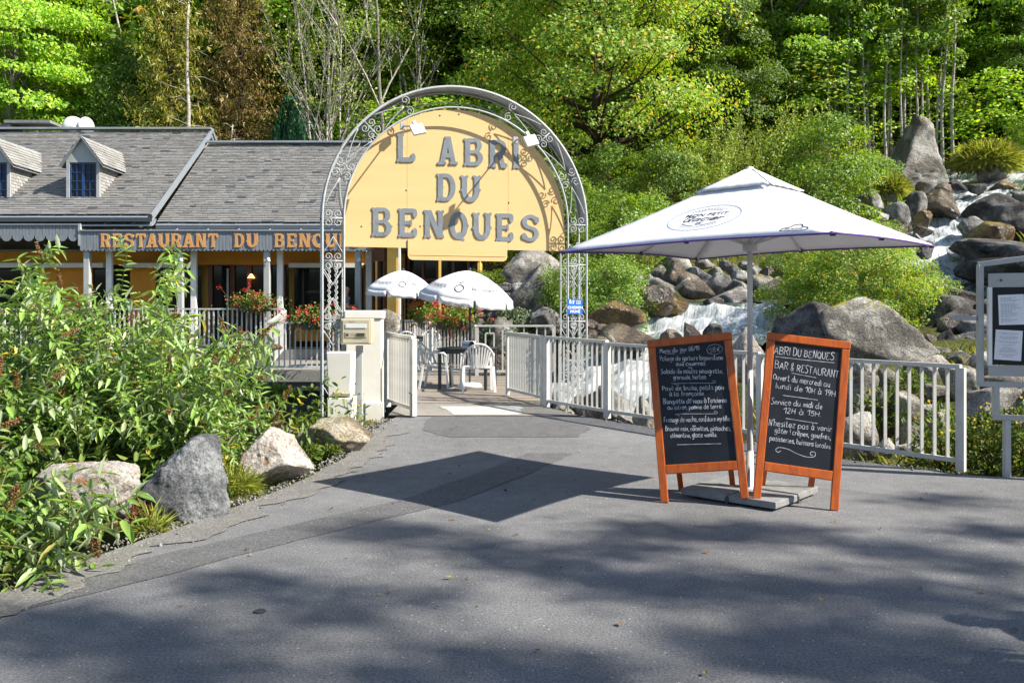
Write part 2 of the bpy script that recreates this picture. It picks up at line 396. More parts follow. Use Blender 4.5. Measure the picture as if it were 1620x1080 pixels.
def water_mat():
    m, nt, p = nodes_of('water')
    at = nt.nodes.new('ShaderNodeAttribute'); at.attribute_name = 'foam'
    g = nt.nodes.new('ShaderNodeNewGeometry'); vec = g.outputs['Position']
    fl = nt.nodes.new('ShaderNodeAttribute'); fl.attribute_name = 'flow'
    n = noise_n(nt, 1.6, 9, .72, vec=fl.outputs['Vector'], mapping=(.55, 2.2, 1)); n2 = noise_n(nt, 7, 7, .75, vec=fl.outputs['Vector'], mapping=(.5, 2.0, 1))
    ad = nt.nodes.new('ShaderNodeMath'); ad.operation = 'ADD'; nt.links.new(at.outputs['Fac'], ad.inputs[0]); nt.links.new(n.outputs['Fac'], ad.inputs[1])
    ad2 = nt.nodes.new('ShaderNodeMath'); ad2.operation = 'MULTIPLY_ADD'; ad2.inputs[1].default_value = .45
    nt.links.new(n2.outputs['Fac'], ad2.inputs[0]); nt.links.new(ad.outputs[0], ad2.inputs[2])
    f = ramp(nt, ad2.outputs[0], [(.96, 0.0), (1.0, .35), (1.0, 1.0)])
    mr = nt.nodes.new('ShaderNodeMapRange'); mr.inputs['From Min'].default_value = 1.02; mr.inputs['From Max'].default_value = 1.42
    nt.links.new(ad2.outputs[0], mr.inputs[0])
    wcol = ramp(nt, n.outputs['Fac'], [(.35, (.03, .05, .05)), (.65, (.10, .13, .11))])
    c = mixc(nt, mr.outputs[0], wcol.outputs[0], (.80, .83, .86))
    nt.links.new(c, p.inputs['Base Color'])
    rr = nt.nodes.new('ShaderNodeMapRange'); rr.inputs['To Min'].default_value = .06; rr.inputs['To Max'].default_value = .7
    nt.links.new(mr.outputs[0], rr.inputs[0]); nt.links.new(rr.outputs[0], p.inputs['Roughness'])
    p.inputs['Specular IOR Level'].default_value = .5
    bump_n(nt, p, ad2.outputs[0], .8, .08); return m
M['water'] = water_mat()
M['slate'] = island_mat('slate', [(0, (.205, .200, .19)), (.5, (.255, .247, .234)), (.9, (.30, .29, .272)), (.965, (.26, .245, .22)), (.97, (.10, .105, .12)), (1, (.09, .095, .11))], .65, .35, .3, 60, (1.2, .82))
M['slate_pale'] = island_mat('slate_pale', [(0, (.26, .255, .245)), (1, (.36, .35, .335))], .7, .3, .3, 60)

# ------------------------------------------------------------------ terrain
CP = np.array([
 (-2,-2,-.08),(2,-2,-.08),(8,-2,-.08),(14,-2,0),(-2.4,4,-.08),(0,4,-.08),(4,4,-.08),(9,4,-.08),(14,5,.0),(-1.8,8,-.08),(1,8,-.08),(3,7.5,-.08),(6,6.5,-.08),
 (-1.3,11,-.02),(.8,11,-.02),(-7,-2,-.3),(-5.5,3,-.4),
 (4.5,8.6,-.12),(6,9,.0),(9,8.6,.15),(3.2,9.9,-.15),(14,9,.4),
 (-3.6,6.6,-.22),(-5.5,8,-.7),(-3.2,9.6,-.45),(-5,11,-1.2),(-8,11,-1.4),(-12,9,-1.0),(-2.6,11.4,-.3),(-8,5,-.7),
 (1.2,13.5,-1.2),(-2,14,-1.6),(-6,13.5,-1.8),(-12,14,-2.1),(2.0,14.2,-.3),(2.3,15.3,.3),(2.9,16.8,.7),(3.7,18,.9),(4.5,19.6,1.4),(6.8,21.2,1.55),(9.5,22.2,1.65),(12,23.5,1.8),
 (13.5,26,2.5),(14.5,28.5,3.3),(16.8,32,5.0),(20.4,36,7),(24,42,10),
 (3.4,11.6,-.1),(4.7,11.5,.15),(6.5,11.6,.5),(9,13,.85),(5.2,15,.8),(8,16.5,1.25),(11,19,1.6),(16,19,2),(20,24,4.2),(17,27,4.2),
 (.2,18.5,.1),(1,20.5,1.0),(2,22,1.9),(4,23,2.2),(7,24.3,2.7),(10,26.5,3.5),(12,30.5,4.7),(13.5,34.5,6.4),(0,26,2.2),(5,30,4.8),(0,34,4.8),(9,38,8),(17,42,10.5),
 (-4,18,-.8),(-6,21.5,-.7),(-10,21.5,-.8),(-10,26,.1),(-5,26,.1),(-3,23,.0),(-20,26,0),(-20,15,-1.6),(-20,21,-.7),
 (-22,33,1.5),(-11,33,2.0),(-4,31,2.6),(-30,45,10),(-10,45,9),(5,45,12.5),(20,52,18),(40,45,18),(35,28,9),(-40,60,20),(0,65,27),(40,70,34),(-50,90,44),(0,95,48),(60,95,54),
 (0,150,86),(90,150,90),(-90,150,84),(0,-25,0),(22,-12,.4),(-20,-12,-1.2),(0,-70,8),(45,-45,10),(60,0,9),(70,40,26),(-60,0,-3),(-60,30,0),(-60,-50,2),(100,-70,22),(-100,-70,8),(110,60,50),(-110,60,18)], dtype=float)
def tps_kernel(d2): return np.where(d2 > 1e-9, d2 * np.log(np.maximum(d2, 1e-9)), 0)
def tps_fit(P):
    n = len(P); A = np.zeros((n + 3, n + 3))
    d2 = ((P[:, None, :2] - P[None, :, :2]) ** 2).sum(-1)
    A[:n, :n] = tps_kernel(d2) + np.eye(n) * .02
    A[:n, n] = 1; A[:n, n + 1:] = P[:, :2]; A[n, :n] = 1; A[n + 1:, :n] = P[:, :2].T
    return np.linalg.solve(A, np.concatenate([P[:, 2], np.zeros(3)]))
TW = tps_fit(CP)
RIVER = np.array([(26,45,11.4,1.6),(20.6,36.5,7.75,1.7),(17.4,33,6.3,1.6),(15.6,30.9,5.4,1.5),(14.3,28.6,4.35,1.5),(13.5,26.2,3.25,1.4),(12.7,24,2.5,1.6),(10.2,22.6,1.98,1.6),(7.0,21.5,1.90,1.8),(4.75,20.4,1.84,1.9),
 (4.35,19.5,1.76,1.75),(4.1,18.9,1.45,1.75),(3.85,18.3,1.18,1.7),(3.2,17.2,1.05,1.5),(2.5,16.0,.88,1.15),(2.0,15.0,.52,1.05),(1.55,14.2,.12,1.0),(.9,13.6,-.45,1.1),(-.8,13.6,-.95,1.4),(-4,13.7,-1.25,1.8),(-8,13.7,-1.45,2),(-16,14,-1.8,2.2),(-40,15,-2.4,2.2)], dtype=float)
def dense(P, n):
    """Catmull-Rom through rows of P"""
    out = []; k = len(P)
    Q = np.vstack([2 * P[0] - P[1], P, 2 * P[-1] - P[-2]])
    for i in range(k - 1):
        p0, p1, p2, p3 = Q[i:i + 4]
        for t in np.arange(n) / n:
            out.append(.5 * ((2 * p1) + (-p0 + p2) * t + (2 * p0 - 5 * p1 + 4 * p2 - p3) * t * t + (-p0 + 3 * p1 - 3 * p2 + p3) * t ** 3))
    out.append(P[-1]); return np.array(out)
RD = dense(RIVER, 10)
def terrain(x, y):
    x = np.atleast_1d(np.asarray(x, float)); y = np.atleast_1d(np.asarray(y, float))
    out = np.zeros(x.size); n = len(CP)
    for s in range(0, x.size, 20000):
        xs, ys = x[s:s + 20000], y[s:s + 20000]
        d2 = (xs[:, None] - CP[None, :, 0]) ** 2 + (ys[:, None] - CP[None, :, 1]) ** 2
        z = tps_kernel(d2) @ TW[:n] + TW[n] + TW[n + 1] * xs + TW[n + 2] * ys
        # the stream bed is cut below its water
        dr = np.hypot(xs[:, None] - RD[None, :, 0], ys[:, None] - RD[None, :, 1])
        j = dr.argmin(1); dm = dr[np.arange(len(xs)), j]; w = RD[j, 3]
        k = np.clip((dm - w * .85) / (w * .6), 0, 1); k = k * k * (3 - 2 * k)
        bed = RD[j, 2] - .35
        z = np.where(dm < w * 1.5, np.minimum(z, bed * (1 - k) + np.maximum(z, bed) * k), z)
        # under the road the soil stays below the asphalt
        out[s:s + 20000] = z
    return out
def tz(x, y): return float(terrain(x, y)[0])
def rise(y): return max(0.0, (y - 9.0) * .03)
XL = ([-30, 3.4, 4.6, 5.5, 6.4, 7.6, 9, 10.4, 11.4, 12.1], [-3.4, -3.0, -2.8, -2.55, -2.25, -1.95, -1.78, -1.75, -1.72, -1.6])
XR = ([-30, 6.5, 7.3, 7.9, 8.05, 11.7, 12.2], [18, 16, 11, 5, 4.25, 1.25, .85])
def nonuni(lo, hi, flo, fhi, fine, coarse):
    a = [flo]
    st = fine
    while a[-1] > lo: st = min(st * 1.12, coarse); a.append(a[-1] - st)
    b = list(np.arange(flo, fhi, fine)); st = fine; b.append(fhi)
    while b[-1] < hi: st = min(st * 1.12, coarse); b.append(b[-1] + st)
    return np.array(a[::-1][:-1] + b)
gx = nonuni(-180, 190, -10, 20, .22, 7); gy = nonuni(-120, 210, 4, 40, .25, 7)
GX, GY = np.meshgrid(gx, gy); gz = terrain(GX.ravel(), GY.ravel())
rs = np.random.default_rng(3)
fx, fy = GX.ravel(), GY.ravel()
lx = np.interp(fy, *XL); rx_ = np.interp(fy, *XR)
onroad = (fx > lx - .25) & (fx < rx_ + .25) & (fy < 12.3)
bumpz = np.array([mnoise.fractal(Vector((x * .9, y * .9, 0)), 1.0, 2.0, 4) for x, y in zip(fx, fy)]) * .10 * np.clip((np.abs(fy) + np.abs(fx)) / 20, .5, 3)
gz = np.where(onroad, np.minimum(gz, np.maximum(0, (fy - 9) * .03) - .06), gz + np.where(onroad, 0, bumpz - .05))
deckzone = (fx > -3.2) & (fx < 1.2) & (fy > 12) & (fy < 18.2)
gz = np.where(deckzone, np.minimum(gz, -.15), gz)
gz = np.where((fx > -24) & (fx < -2.6) & (fy > 18) & (fy < 30), np.minimum(gz, .15), gz)
nx, ny = len(gx), len(gy)
ii = np.arange(ny * nx).reshape(ny, nx)
fc = np.stack([ii[:-1, :-1], ii[:-1, 1:], ii[1:, 1:], ii[1:, :-1]], -1).reshape(-1, 4)
ground = link('ground', fast_mesh('ground', np.stack([fx, fy, gz], -1), fc, M['ground'], True)); tag(ground, kind='structure')

# ------------------------------------------------------------------ river
def river():
    P = dense(RIVER, 14); n = len(P); m = 33
    T = np.gradient(P[:, :2], axis=0); T /= np.linalg.norm(T, axis=1, keepdims=True)
    for _ in range(14):
        T[1:-1] = (T[:-2] + 2 * T[1:-1] + T[2:]) / 4
    T /= np.linalg.norm(T, axis=1, keepdims=True)
    Nn = np.stack([-T[:, 1], T[:, 0]], -1)
    ds = np.linalg.norm(np.gradient(P[:, :2], axis=0), axis=1); slope = np.clip(-np.gradient(P[:, 2]) / ds, 0, 1.2)
    sm = slope.copy()
    for _ in range(6): sm[1:-1] = (sm[:-2] + 2 * sm[1:-1] + sm[2:]) / 4
    down = np.maximum.accumulate(sm * 0) + sm
    # foam lingers below each fall
    fo = sm.copy()
    for i in range(1, n): fo[i] = max(fo[i], fo[i - 1] * .965)
    w = np.linspace(-1, 1, m)
    V = np.zeros((n, m, 3)); foam = np.zeros((n, m))
    for i in range(n):
        hw = P[i, 3] * 1.25
        for j in range(m):
            x = P[i, 0] + Nn[i, 0] * w[j] * hw; y = P[i, 1] + Nn[i, 1] * w[j] * hw
            amp = .03 + .16 * min(1, fo[i] * 1.6)
            nz = mnoise.fractal(Vector((x * 1.7, y * 1.7, 3)), .9, 2.1, 4) + .5 * mnoise.noise(Vector((x * 5, y * 5, 9)))
            V[i, j] = (x, y, P[i, 2] + amp * nz - .10 * abs(w[j]) ** 3)
            foam[i, j] = min(.50, .06 + fo[i] * 1.25) + .12 * nz - .12 * abs(w[j]) ** 4
    idx = np.arange(n * m).reshape(n, m)
    f = np.stack([idx[:-1, :-1], idx[:-1, 1:], idx[1:, 1:], idx[1:, :-1]], -1).reshape(-1, 4)[:, ::-1]
    me = fast_mesh('river', V.reshape(-1, 3), f, M['water'], True)
    S_ = np.concatenate([[0], np.cumsum(np.linalg.norm(np.diff(P[:, :3], axis=0), axis=1))]); fl = np.zeros((n, m, 3)); fl[..., 0] = S_[:, None]; fl[..., 1] = w[None] * P[:, 3:4] * 1.25
    fa = me.attributes.new('flow', 'FLOAT_VECTOR', 'POINT'); fa.data.foreach_set('vector', fl.reshape(-1).astype(np.float32))
    a = me.attributes.new('foam', 'FLOAT', 'POINT'); a.data.foreach_set('value', foam.ravel().astype(np.float32))
    o = link('river', me); tag(o, kind='structure', label='white mountain stream tumbling down over the boulders')
river()

# ------------------------------------------------------------------ road
def strip_sheet(name, ys, xl, xr, z, mt, parent=None, cols=8, thick=0.0):
    mb = MB(); n = len(ys)
    for y in ys:
        a, b = xl(y), xr(y)
        for c in range(cols + 1):
            mb.v.append((a + (b - a) * c / cols, y, rise(y) + z))
    k = cols + 1
    for i in range(n - 1):
        for c in range(cols):
            mb.f.append((i * k + c, i * k + c + 1, (i + 1) * k + c + 1, (i + 1) * k + c))
    if thick:
        b0 = len(mb.v); per = [i * k for i in range(n)]; per2 = [i * k + cols for i in range(n)]
        for side in (per, per2):
            b0 = len(mb.v)
            for i in side:
                x, y, zz = mb.v[i]; mb.v.append((x, y, zz - thick))
            for q in range(n - 1):
                mb.f.append((side[q], side[q + 1], b0 + q + 1, b0 + q) if side is per2 else (side[q], b0 + q, b0 + q + 1, side[q + 1]))
    return mb.build(name, mt, parent, world_coords=False)
def wob(y, s, a=.05): return a * mnoise.noise(Vector((y * 2.3, s, 0))) + a * .6 * mnoise.noise(Vector((y * 7.1, s + 4, 0)))
ysr = list(np.arange(-28, 3, 1.0)) + list(np.arange(3, 9, .1)) + list(np.arange(9, 12.11, .08))
road = strip_sheet('road', ysr, lambda y: np.interp(y, *XL) + wob(y, 1), lambda y: np.interp(y, *XR) + wob(y, 2, .03), 0, M['asphalt'], thick=.1, cols=12)
tag(road, kind='structure', label='grey worn asphalt forecourt in front of the bridge')
# repair strip, worn pale verge along the boulders, dark lap before the bridge
XA = ([3.3, 4.2, 5.0, 5.3, 6.7, 6.98, 8.1, 9.42], [-3.35, -2.62, -1.95, -1.76, -.62, -.4, .15, .72])
strip_sheet('repair_strip', np.arange(4.1, 9.3, .07), lambda y: np.interp(y, *XA) - .50 + wob(y, 5, .02), lambda y: np.interp(y, *XA) + wob(y, 6, .02), .004, M['asphalt_dark'], road, 2)
strip_sheet('dusty_verge', np.arange(2.6, 10.8, .06), lambda y: np.interp(y, *XL) + .02, lambda y: np.interp(y, *XL) + .34 + wob(y, 7, .22), .008, M['asphalt_pale'], road, 2)
strip_sheet('dark_lap', np.arange(10.3, 12.1, .06), lambda y: -1.15 + .6 * max(0, 10.9 - y) + wob(y, 8, .08), lambda y: 1.0 - .45 * max(0, y - 11) + wob(y, 9, .1) - .5 * max(0, 10.8 - y), .0035, M['asphalt_dark'], road, 2)
# threshold of concrete between road and planks
th = strip_sheet('threshold', np.arange(12.0, 13.35, .05), lambda y: -1.75, lambda y: np.interp(y, [12, 12.9, 13.4], [.95, .55, .48]), .012, M['concrete'], None, 4, thick=.35)
tag(th, kind='structure', label='concrete threshold slab between the road and the bridge planks')
strip_sheet('pale_screed', np.arange(12.06, 13.0, .05), lambda y: -.95 - .3 * (y - 12.5) + wob(y, 12, .05), lambda y: .12 + wob(y, 13, .12), .017, M['concrete_new'], th, 2)
mh = MB(); mh.lathe([(0, .008), (.028, .008), (.03, .0)], (-1.28, 4.33, .002), 14); mh.build('drain_cap', M['dark_metal'], road, world_coords=False)

# ------------------------------------------------------------------ bridge deck and terrace
bridge = thing('bridge_deck', 'weathered grey plank bridge deck leading to the terrace', 'bridge', (0, 13, 0)); bridge['kind'] = 'structure'; del bridge['category']
def plank_mesh(L, w, t, seed):
    mb = MB(); mb.box((0, 0, 0), (L, w, t)); me = mb.mesh('plank', M['wood_plank']); return me
def deck_x(y): return (-2.55, float(np.interp(y, [13, 17.6], [.55, .95])))
y = 13.36; pk = 0
while y < 17.55:
    w = .14; a, b = deck_x(y); L = b - a
    if pk % 6 == 0 or pk < 1: me = plank_mesh(1.0, w, .035, pk)
    o = link('plank', me, bridge); o.location = ((a + b) / 2, y + .07 - 13, rise(y) + random.uniform(-.004, .004)); o.scale = (L + random.uniform(-.03, .03), 1, 1)
    o.rotation_euler = (random.uniform(-.01, .01), 0, random.uniform(-.003, .003))
    y += w + .007; pk += 1
mb = MB()
for xx in (-2.5, -1.2, .3): mb.bar((xx, 12.4, -.18), (xx, 17.55, .0), .16, .28)
mb.build('beam', M['dark_metal'], bridge)
# terrace slabs towards the restaurant
terr = thing('terrace', 'raised grey terrace floor in front of the restaurant', 'terrace', (-6, 22, 0)); terr['kind'] = 'structure'; del terr['category']
def slab_poly(pts, z, t, name, mt, par):
    mb = MB(); mb.prism([(p[0], p[1]) for p in pts], lambda x, yy, zz: (x, yy, zz), z - t, z); return mb.build(name, mt, par)
slab_poly([(-24, 22.75), (-6.15, 22.75), (-6.15, 21.2), (-5.35, 18.1), (-2.56, 18.1), (-2.56, 17.58), (.95, 17.58), (.2, 20.0), (-.6, 22), (-.6, 25.2), (-24, 25.2)], .33, .22, 'terrace_floor', M['concrete'], terr)
slab_poly([(-24, 22.9), (-6.05, 22.9), (-5.3, 22.9), (-3.7, 22.9), (-3.7, 25.19), (-24, 25.19)], .60, .26, 'porch_floor', M['concrete'], terr)
mb = MB()
for x0, y0, x1, y1 in ((-24, 22.6, -6.3, 22.6), (-5.3, 18.2, -2.7, 18.2)): mb.bar((x0, y0, .02), (x1, y1, .02), .12, .2)
mb.build('edge_beam', M['dark_metal'], terr)
mb = MB(); mb.box((-14, 24.2, -.6), (20, 2.4, 1.6)); mb.box((-3.2, 21, -.55), (4.2, 5.2, 1.2)); mb.build('footing', M['rock_dark'], terr)

# ------------------------------------------------------------------ railings
BARM = {}
def bar_mesh(w, d, h, mt):
    k = (round(w, 3), round(d, 3), round(h, 3), mt.name)
    if k not in BARM:
        b = MB(); b.box((0, 0, h / 2), (w, d, h)); BARM[k] = b.mesh('baluster', mt)
    return BARM[k]
def railing(name, label, p0, p1, z0, z1, h=1.02, gap=.13, bw=.035, bd=.018, lift=.1, posts=(1, 1), pw=.07, mt=None, top=(.06, .04), style=None, cat='railing', group=None, tilt=0):
    mt = mt or M['fence_paint']
    a = Vector((p0[0], p0[1], z0)); b = Vector((p1[0], p1[1], z1)); t = b - a; L = Vector((t.x, t.y, 0)).length; rz = math.atan2(t.y, t.x)
    root = thing(name, label, cat, a, 0, group)
    up = Vector((0, 0, 1))
    if posts[0]: MB().box(a + up * (h / 2), (pw, pw * .7, h), rz).build('post', mt, root)
    if posts[1]: MB().box(b + up * (h / 2), (pw, pw * .7, h), rz).build('post', mt, root)
    MB().bar(a + up * (h + .012), b + up * (h + .012), top[0], top[1]).build('top_rail', mt, root)
    MB().bar(a + up * lift, b + up * lift, .03, .045).build('bottom_rail', mt, root)
    n = max(2, int(L / gap)); 
    for i in range(1, n):
        f = i / n; hb = h - lift - .03
        if style == 'square':
            k = i % 4
            if k in (1, 2): hb = hb - .14
        o = link('baluster', bar_mesh(bw, bd, round(hb, 2), mt), root)
        o.location = t * f + up * (lift + .02); o.rotation_euler = (0, 0, rz + tilt)
    if style == 'square':
        for i in range(1, n):
            if i % 4 == 1 and i + 1 < n:
                c0 = a + t * (i / n) + up * (h - .14); c1 = a + t * ((i + 1) / n) + up * (h - .14)
                q = MB(); q.bar(c0, c1, .02, .03); m0 = (c0 + c1) / 2; q.bar(m0, m0 + up * .13, .02, .03); q.build('bracket', mt, root)
    return root
# roadside fence: from the bridge corner out to its free end
F0, F1, FM, FE = (.52, 12.95), (1.32, 11.85), (2.9, 9.99), (4.35, 8.27)
railing('road_fence', 'short grey fence section joining the open gate leaf to the roadside fence', F0, F1, rise(12.95), rise(11.85), 1.05, .10, bw=.030, tilt=.95, pw=.09, cat='fence')
railing('road_fence', 'grey metal fence section whose middle is hidden by the menu board', F1, FM, rise(11.85), rise(9.99), 1.02, .108, bw=.030, posts=(0, 1), tilt=.95, cat='fence')
railing('road_fence', 'grey metal fence section ending beside the notice case', FM, FE, rise(9.99), 0, 1.0, .122, bw=.032, posts=(0, 1), tilt=.95, pw=.08, cat='fence')
# gate leaves, both swung inwards
railing('gate_leaf', 'grey gate leaf swung open beside the right-hand fence', (-.07, 14.25), (.47, 13.1), rise(14.25) + .03, rise(13.1) + .03, 1.02, .088, posts=(1, 1), tilt=1.0, cat='gate')
gl = railing('gate_leaf', 'grey gate leaf standing open beside the white pillar', (-1.86, 12.75), (-1.38, 11.93), rise(12.7) + .04, rise(11.93) + .02, 1.08, .088, posts=(1, 1), tilt=1.0, pw=.10, cat='gate')
q = MB(); q.tube([(-1.40, 11.86, .06), (-1.40, 11.86, .42)], .008, 6); q.tube([(-1.40, 11.86, .42), (-1.43, 11.84, .44)], .008, 6); q.build('drop_bolt', M['dark_metal'], gl)
q = MB(); q.box((-1.93, 12.78, .62), (.06, .05, 1.1)); q.build('hinge_post', M['fence_paint'], gl)
# terrace railings
railing('terrace_railing', 'grey railing with square brackets across the right end of the deck', (-.72, 17.55), (.86, 17.5), .27, .27, 1.02, .17, bw=.03, bd=.02, style='square')
railing('terrace_railing', 'grey railing below the right-hand red geranium box', (-1.75, 18.5), (-.75, 17.6), .3, .27, 1.02, .10, posts=(1, 1), tilt=.6)
railing('terrace_railing', 'grey railing with square brackets behind the far table', (-2.35, 20.6), (-1.78, 18.6), .36, .33, 1.02, .2, bw=.03, style='square')
railing('terrace_railing', 'short grey railing at the foot of the yellow pillar', (-2.9, 21.3), (-2.36, 20.65), .36, .36, 1.02, .10, tilt=.6)
railing('terrace_railing', 'grey railing with square brackets in front of the porch steps', (-5.2, 18.2), (-3.35, 18.2), .32, .32, 1.03, .115, bw=.03, bd=.02, style='square')
railing('terrace_railing', 'grey railing running back from the stepped corner to the porch', (-5.2, 18.25), (-6.05, 22.8), .32, .6, 1.03, .16)
railing('terrace_railing', 'long pale railing in front of the restaurant porch', (-13.4, 22.85), (-6.1, 22.85), .62, .62, 1.06, .125, bw=.04, bd=.02)
railing('terrace_railing', 'pale railing at the far left end of the porch', (-20.0, 22.85), (-13.6, 22.85), .62, .62, 1.06, .125, bw=.04, bd=.02)

# ------------------------------------------------------------------ block letters (forked slab shapes)
def ell(cx, cy, rx, ry, a0, a1, n=14): return [(cx + rx * math.cos(R(a0 + (a1 - a0) * i / n)), cy + ry * math.sin(R(a0 + (a1 - a0) * i / n))) for i in range(n + 1)]
def L_stem(x0, x1, y0=0., y1=1., spur=True, b=1, t=1):
    m = (x0 + x1) / 2; e = .065
    p = []
    if b: p += [(x0 - e * .7, y0), (x0 - e * .2, y0 - .01), (m, y0 + .035), (x1 + e * .2, y0 - .01), (x1 + e * .7, y0), (x1 + e, y0 + .05), (x1 + e * .6, y0 + .1), (x1, y0 + .12)]
    else: p += [(x0, y0), (x1, y0)]
    if spur: mid = (y0 + y1) / 2; p += [(x1, mid - .04), (x1 + .035, mid), (x1, mid + .04)]
    if t: p += [(x1, y1 - .12), (x1 + e * .6, y1 - .1), (x1 + e, y1 - .05), (x1 + e * .7, y1), (x1 + e * .2, y1 + .01), (m, y1 - .035), (x0 - e * .2, y1 + .01), (x0 - e * .7, y1), (x0 - e, y1 - .05), (x0 - e * .6, y1 - .1), (x0, y1 - .12)]
    else: p += [(x1, y1), (x0, y1)]
    if spur: mid = (y0 + y1) / 2; p += [(x0, mid + .04), (x0 - .035, mid), (x0, mid - .04)]
    if b: p += [(x0, y0 + .12), (x0 - e * .6, y0 + .1), (x0 - e, y0 + .05)]
    return p
def ring(cx, cy, rx, ry, tx, ty, a0=-90, a1=90, n=14):
    return ell(cx, cy, rx, ry, a0, a1, n) + ell(cx, cy, rx - tx, ry - ty, a1, a0, n)
def rect(x0, y0, x1, y1): return [(x0, y0), (x1, y0), (x1, y1), (x0, y1)]
def blob(cx, cy, rx, ry): return ell(cx, cy, rx, ry, 0, 336, 14)
def slant(xb, xt, w, y0=0., y1=1.): return [(xb, y0), (xb + w, y0), (xt + w, y1), (xt, y1)]
S = .27
def glyph(c):
    if c == 'L': return [L_stem(.07, .07 + S), rect(.2, 0, .82, .17), blob(.88, .16, .13, .15)]
    if c == 'I': return [L_stem(.2, .8)]
    if c == 'A': return [slant(.0 + .08, .36, .25), slant(.68, .40, .25), rect(.28, .24, .74, .40), rect(.36, .93, .66, 1.0), rect(.02, -.005, .40, .10), rect(.62, -.005, 1.0, .10), blob(.04, .05, .06, .06), blob(.37, .05, .06, .06), blob(.64, .05, .06, .06), blob(.97, .05, .06, .06)]
    if c == 'B': return [L_stem(.07, .07 + S), rect(.2, .0, .58, .15), rect(.2, .85, .56, 1.0), rect(.2, .44, .6, .57), ring(.56, .735, .36, .265, .25, .125), ring(.58, .28, .40, .28, .27, .13)]
    if c == 'R': return [L_stem(.07, .07 + S), rect(.2, .85, .56, 1.0), rect(.2, .42, .58, .55), ring(.56, .71, .36, .29, .25, .14), slant(.62, .45, .27, .05, .48), blob(.86, .08, .13, .10), rect(.62, .0, .84, .12)]
    if c == 'D': return [L_stem(.07, .07 + S), rect(.2, .0, .5, .15), rect(.2, .85, .5, 1.0), ring(.5, .5, .47, .5, .27, .15)]
    if c == 'U': return [L_stem(.05, .05 + S, .38, 1, False, 0), L_stem(.68, .68 + S, .38, 1, False, 0), ring(.5, .4, .45, .41, .27, .20, 180, 360), blob(.03, .45, .05, .05), blob(.97, .45, .05, .05)]
    if c == 'E': return [L_stem(.07, .07 + S), rect(.2, 0, .80, .16), rect(.2, .84, .80, 1.0), rect(.2, .43, .62, .57), blob(.84, .17, .12, .16), blob(.84, .83, .12, .16), blob(.64, .5, .07, .12)]
    if c == 'N': return [L_stem(.05, .05 + S * .9), L_stem(.71, .71 + S * .9), slant(.66, .08, .28)]
    if c == 'Q': return [ring(.5, .5, .5, .5, .28, .17, 0, 180, 18), ring(.5, .5, .5, .5, .28, .17, 180, 360, 18), slant(.58, .40, .16, -.04, .22), blob(.52, .22, .10, .06), blob(.70, -.01, .12, .06), blob(.0, .5, .05, .05), blob(1.0, .5, .05, .05)]
    if c == 'S': return [ring(.5, .73, .44, .28, .25, .14, 20, 270, 18), ring(.5, .28, .45, .285, .26, .14, -160, 90, 18), blob(.83, .80, .13, .13), blob(.17, .20, .13, .13)]
    if c == 'T': return [L_stem(.5 - S / 2, .5 + S / 2), rect(.05, .83, .95, 1.0), blob(.08, .82, .09, .15), blob(.92, .82, .09, .15)]
    return []
def block_letter(c, fr, depth, mt, parent, name='letter'):
    mb = MB()
    for k, poly in enumerate(glyph(c)):
        mb.prism(poly, fr, 0.001, depth + k * .0006)
    return mb.build(name, mt, parent)
def ray_plane(x, y, p0, n):
    d = Vector(((x - 810) / FPX, 1, (HOR - y) / FPX)); o = Vector((0, 0, EYE))
    return o + d * ((p0 - o).dot(n) / d.dot(n))
def plane_frame(x0, y0, x1, y1, p0, n):
    bl = ray_plane(x0, y1, p0, n); br = ray_plane(x1, y1, p0, n); tl = ray_plane(x0, y0, p0, n)
    ex = br - bl; ey = Vector((0, 0, (tl - bl).z))
    ex.z = ex.z
    return lambda a, b, c: bl + ex * a + ey * b + n * c

# ------------------------------------------------------------------ entrance arch with its sign
AR = R(15); AU = Vector((math.cos(AR), math.sin(AR), 0)); AN = Vector((math.sin(AR), -math.cos(AR), 0))
AZ = .05; A0 = Vector((-2.667, 12.0, 0)); AWID = 3.94; ARO = AWID / 2; ARI = ARO - .30; ASP = 2.885; ADEP = .36
def AP(s, z, w=0.0): return A0 + AU * s + AN * w + Vector((0, 0, z))
arch = thing('entrance_arch', 'tall grey wrought iron arch with scrollwork over the bridge entrance', 'arch', A0)
iron = M['iron_paint']
LEGLEN = ASP - AZ; ARCLEN = math.pi * (ARO - .15); TOT = 2 * LEGLEN + ARCLEN
def strip(t, q):
    """along the lattice (metres from the left foot), q = 0 inner .. .30 outer"""
    r = ARI + q
    if t < LEGLEN: return (ARO - r, AZ + t)
    if t > LEGLEN + ARCLEN: return (ARO + r, ASP - (t - LEGLEN - ARCLEN))
    a = math.pi * (1 - (t - LEGLEN) / ARCLEN)
    return (ARO + r * math.cos(a), ASP + r * math.sin(a))
def spts(pts, w): return [AP(*strip(t, q), w) for t, q in pts]
ts = [TOT * i / 120 for i in range(121)]
for w, nm in ((0, 'front'), (-ADEP, 'back')):
    for q in (0, .30):
        MB().tube(spts([(t, q) for t in ts], w), .017 if q else .015, 6).build('rib', iron, arch, True)
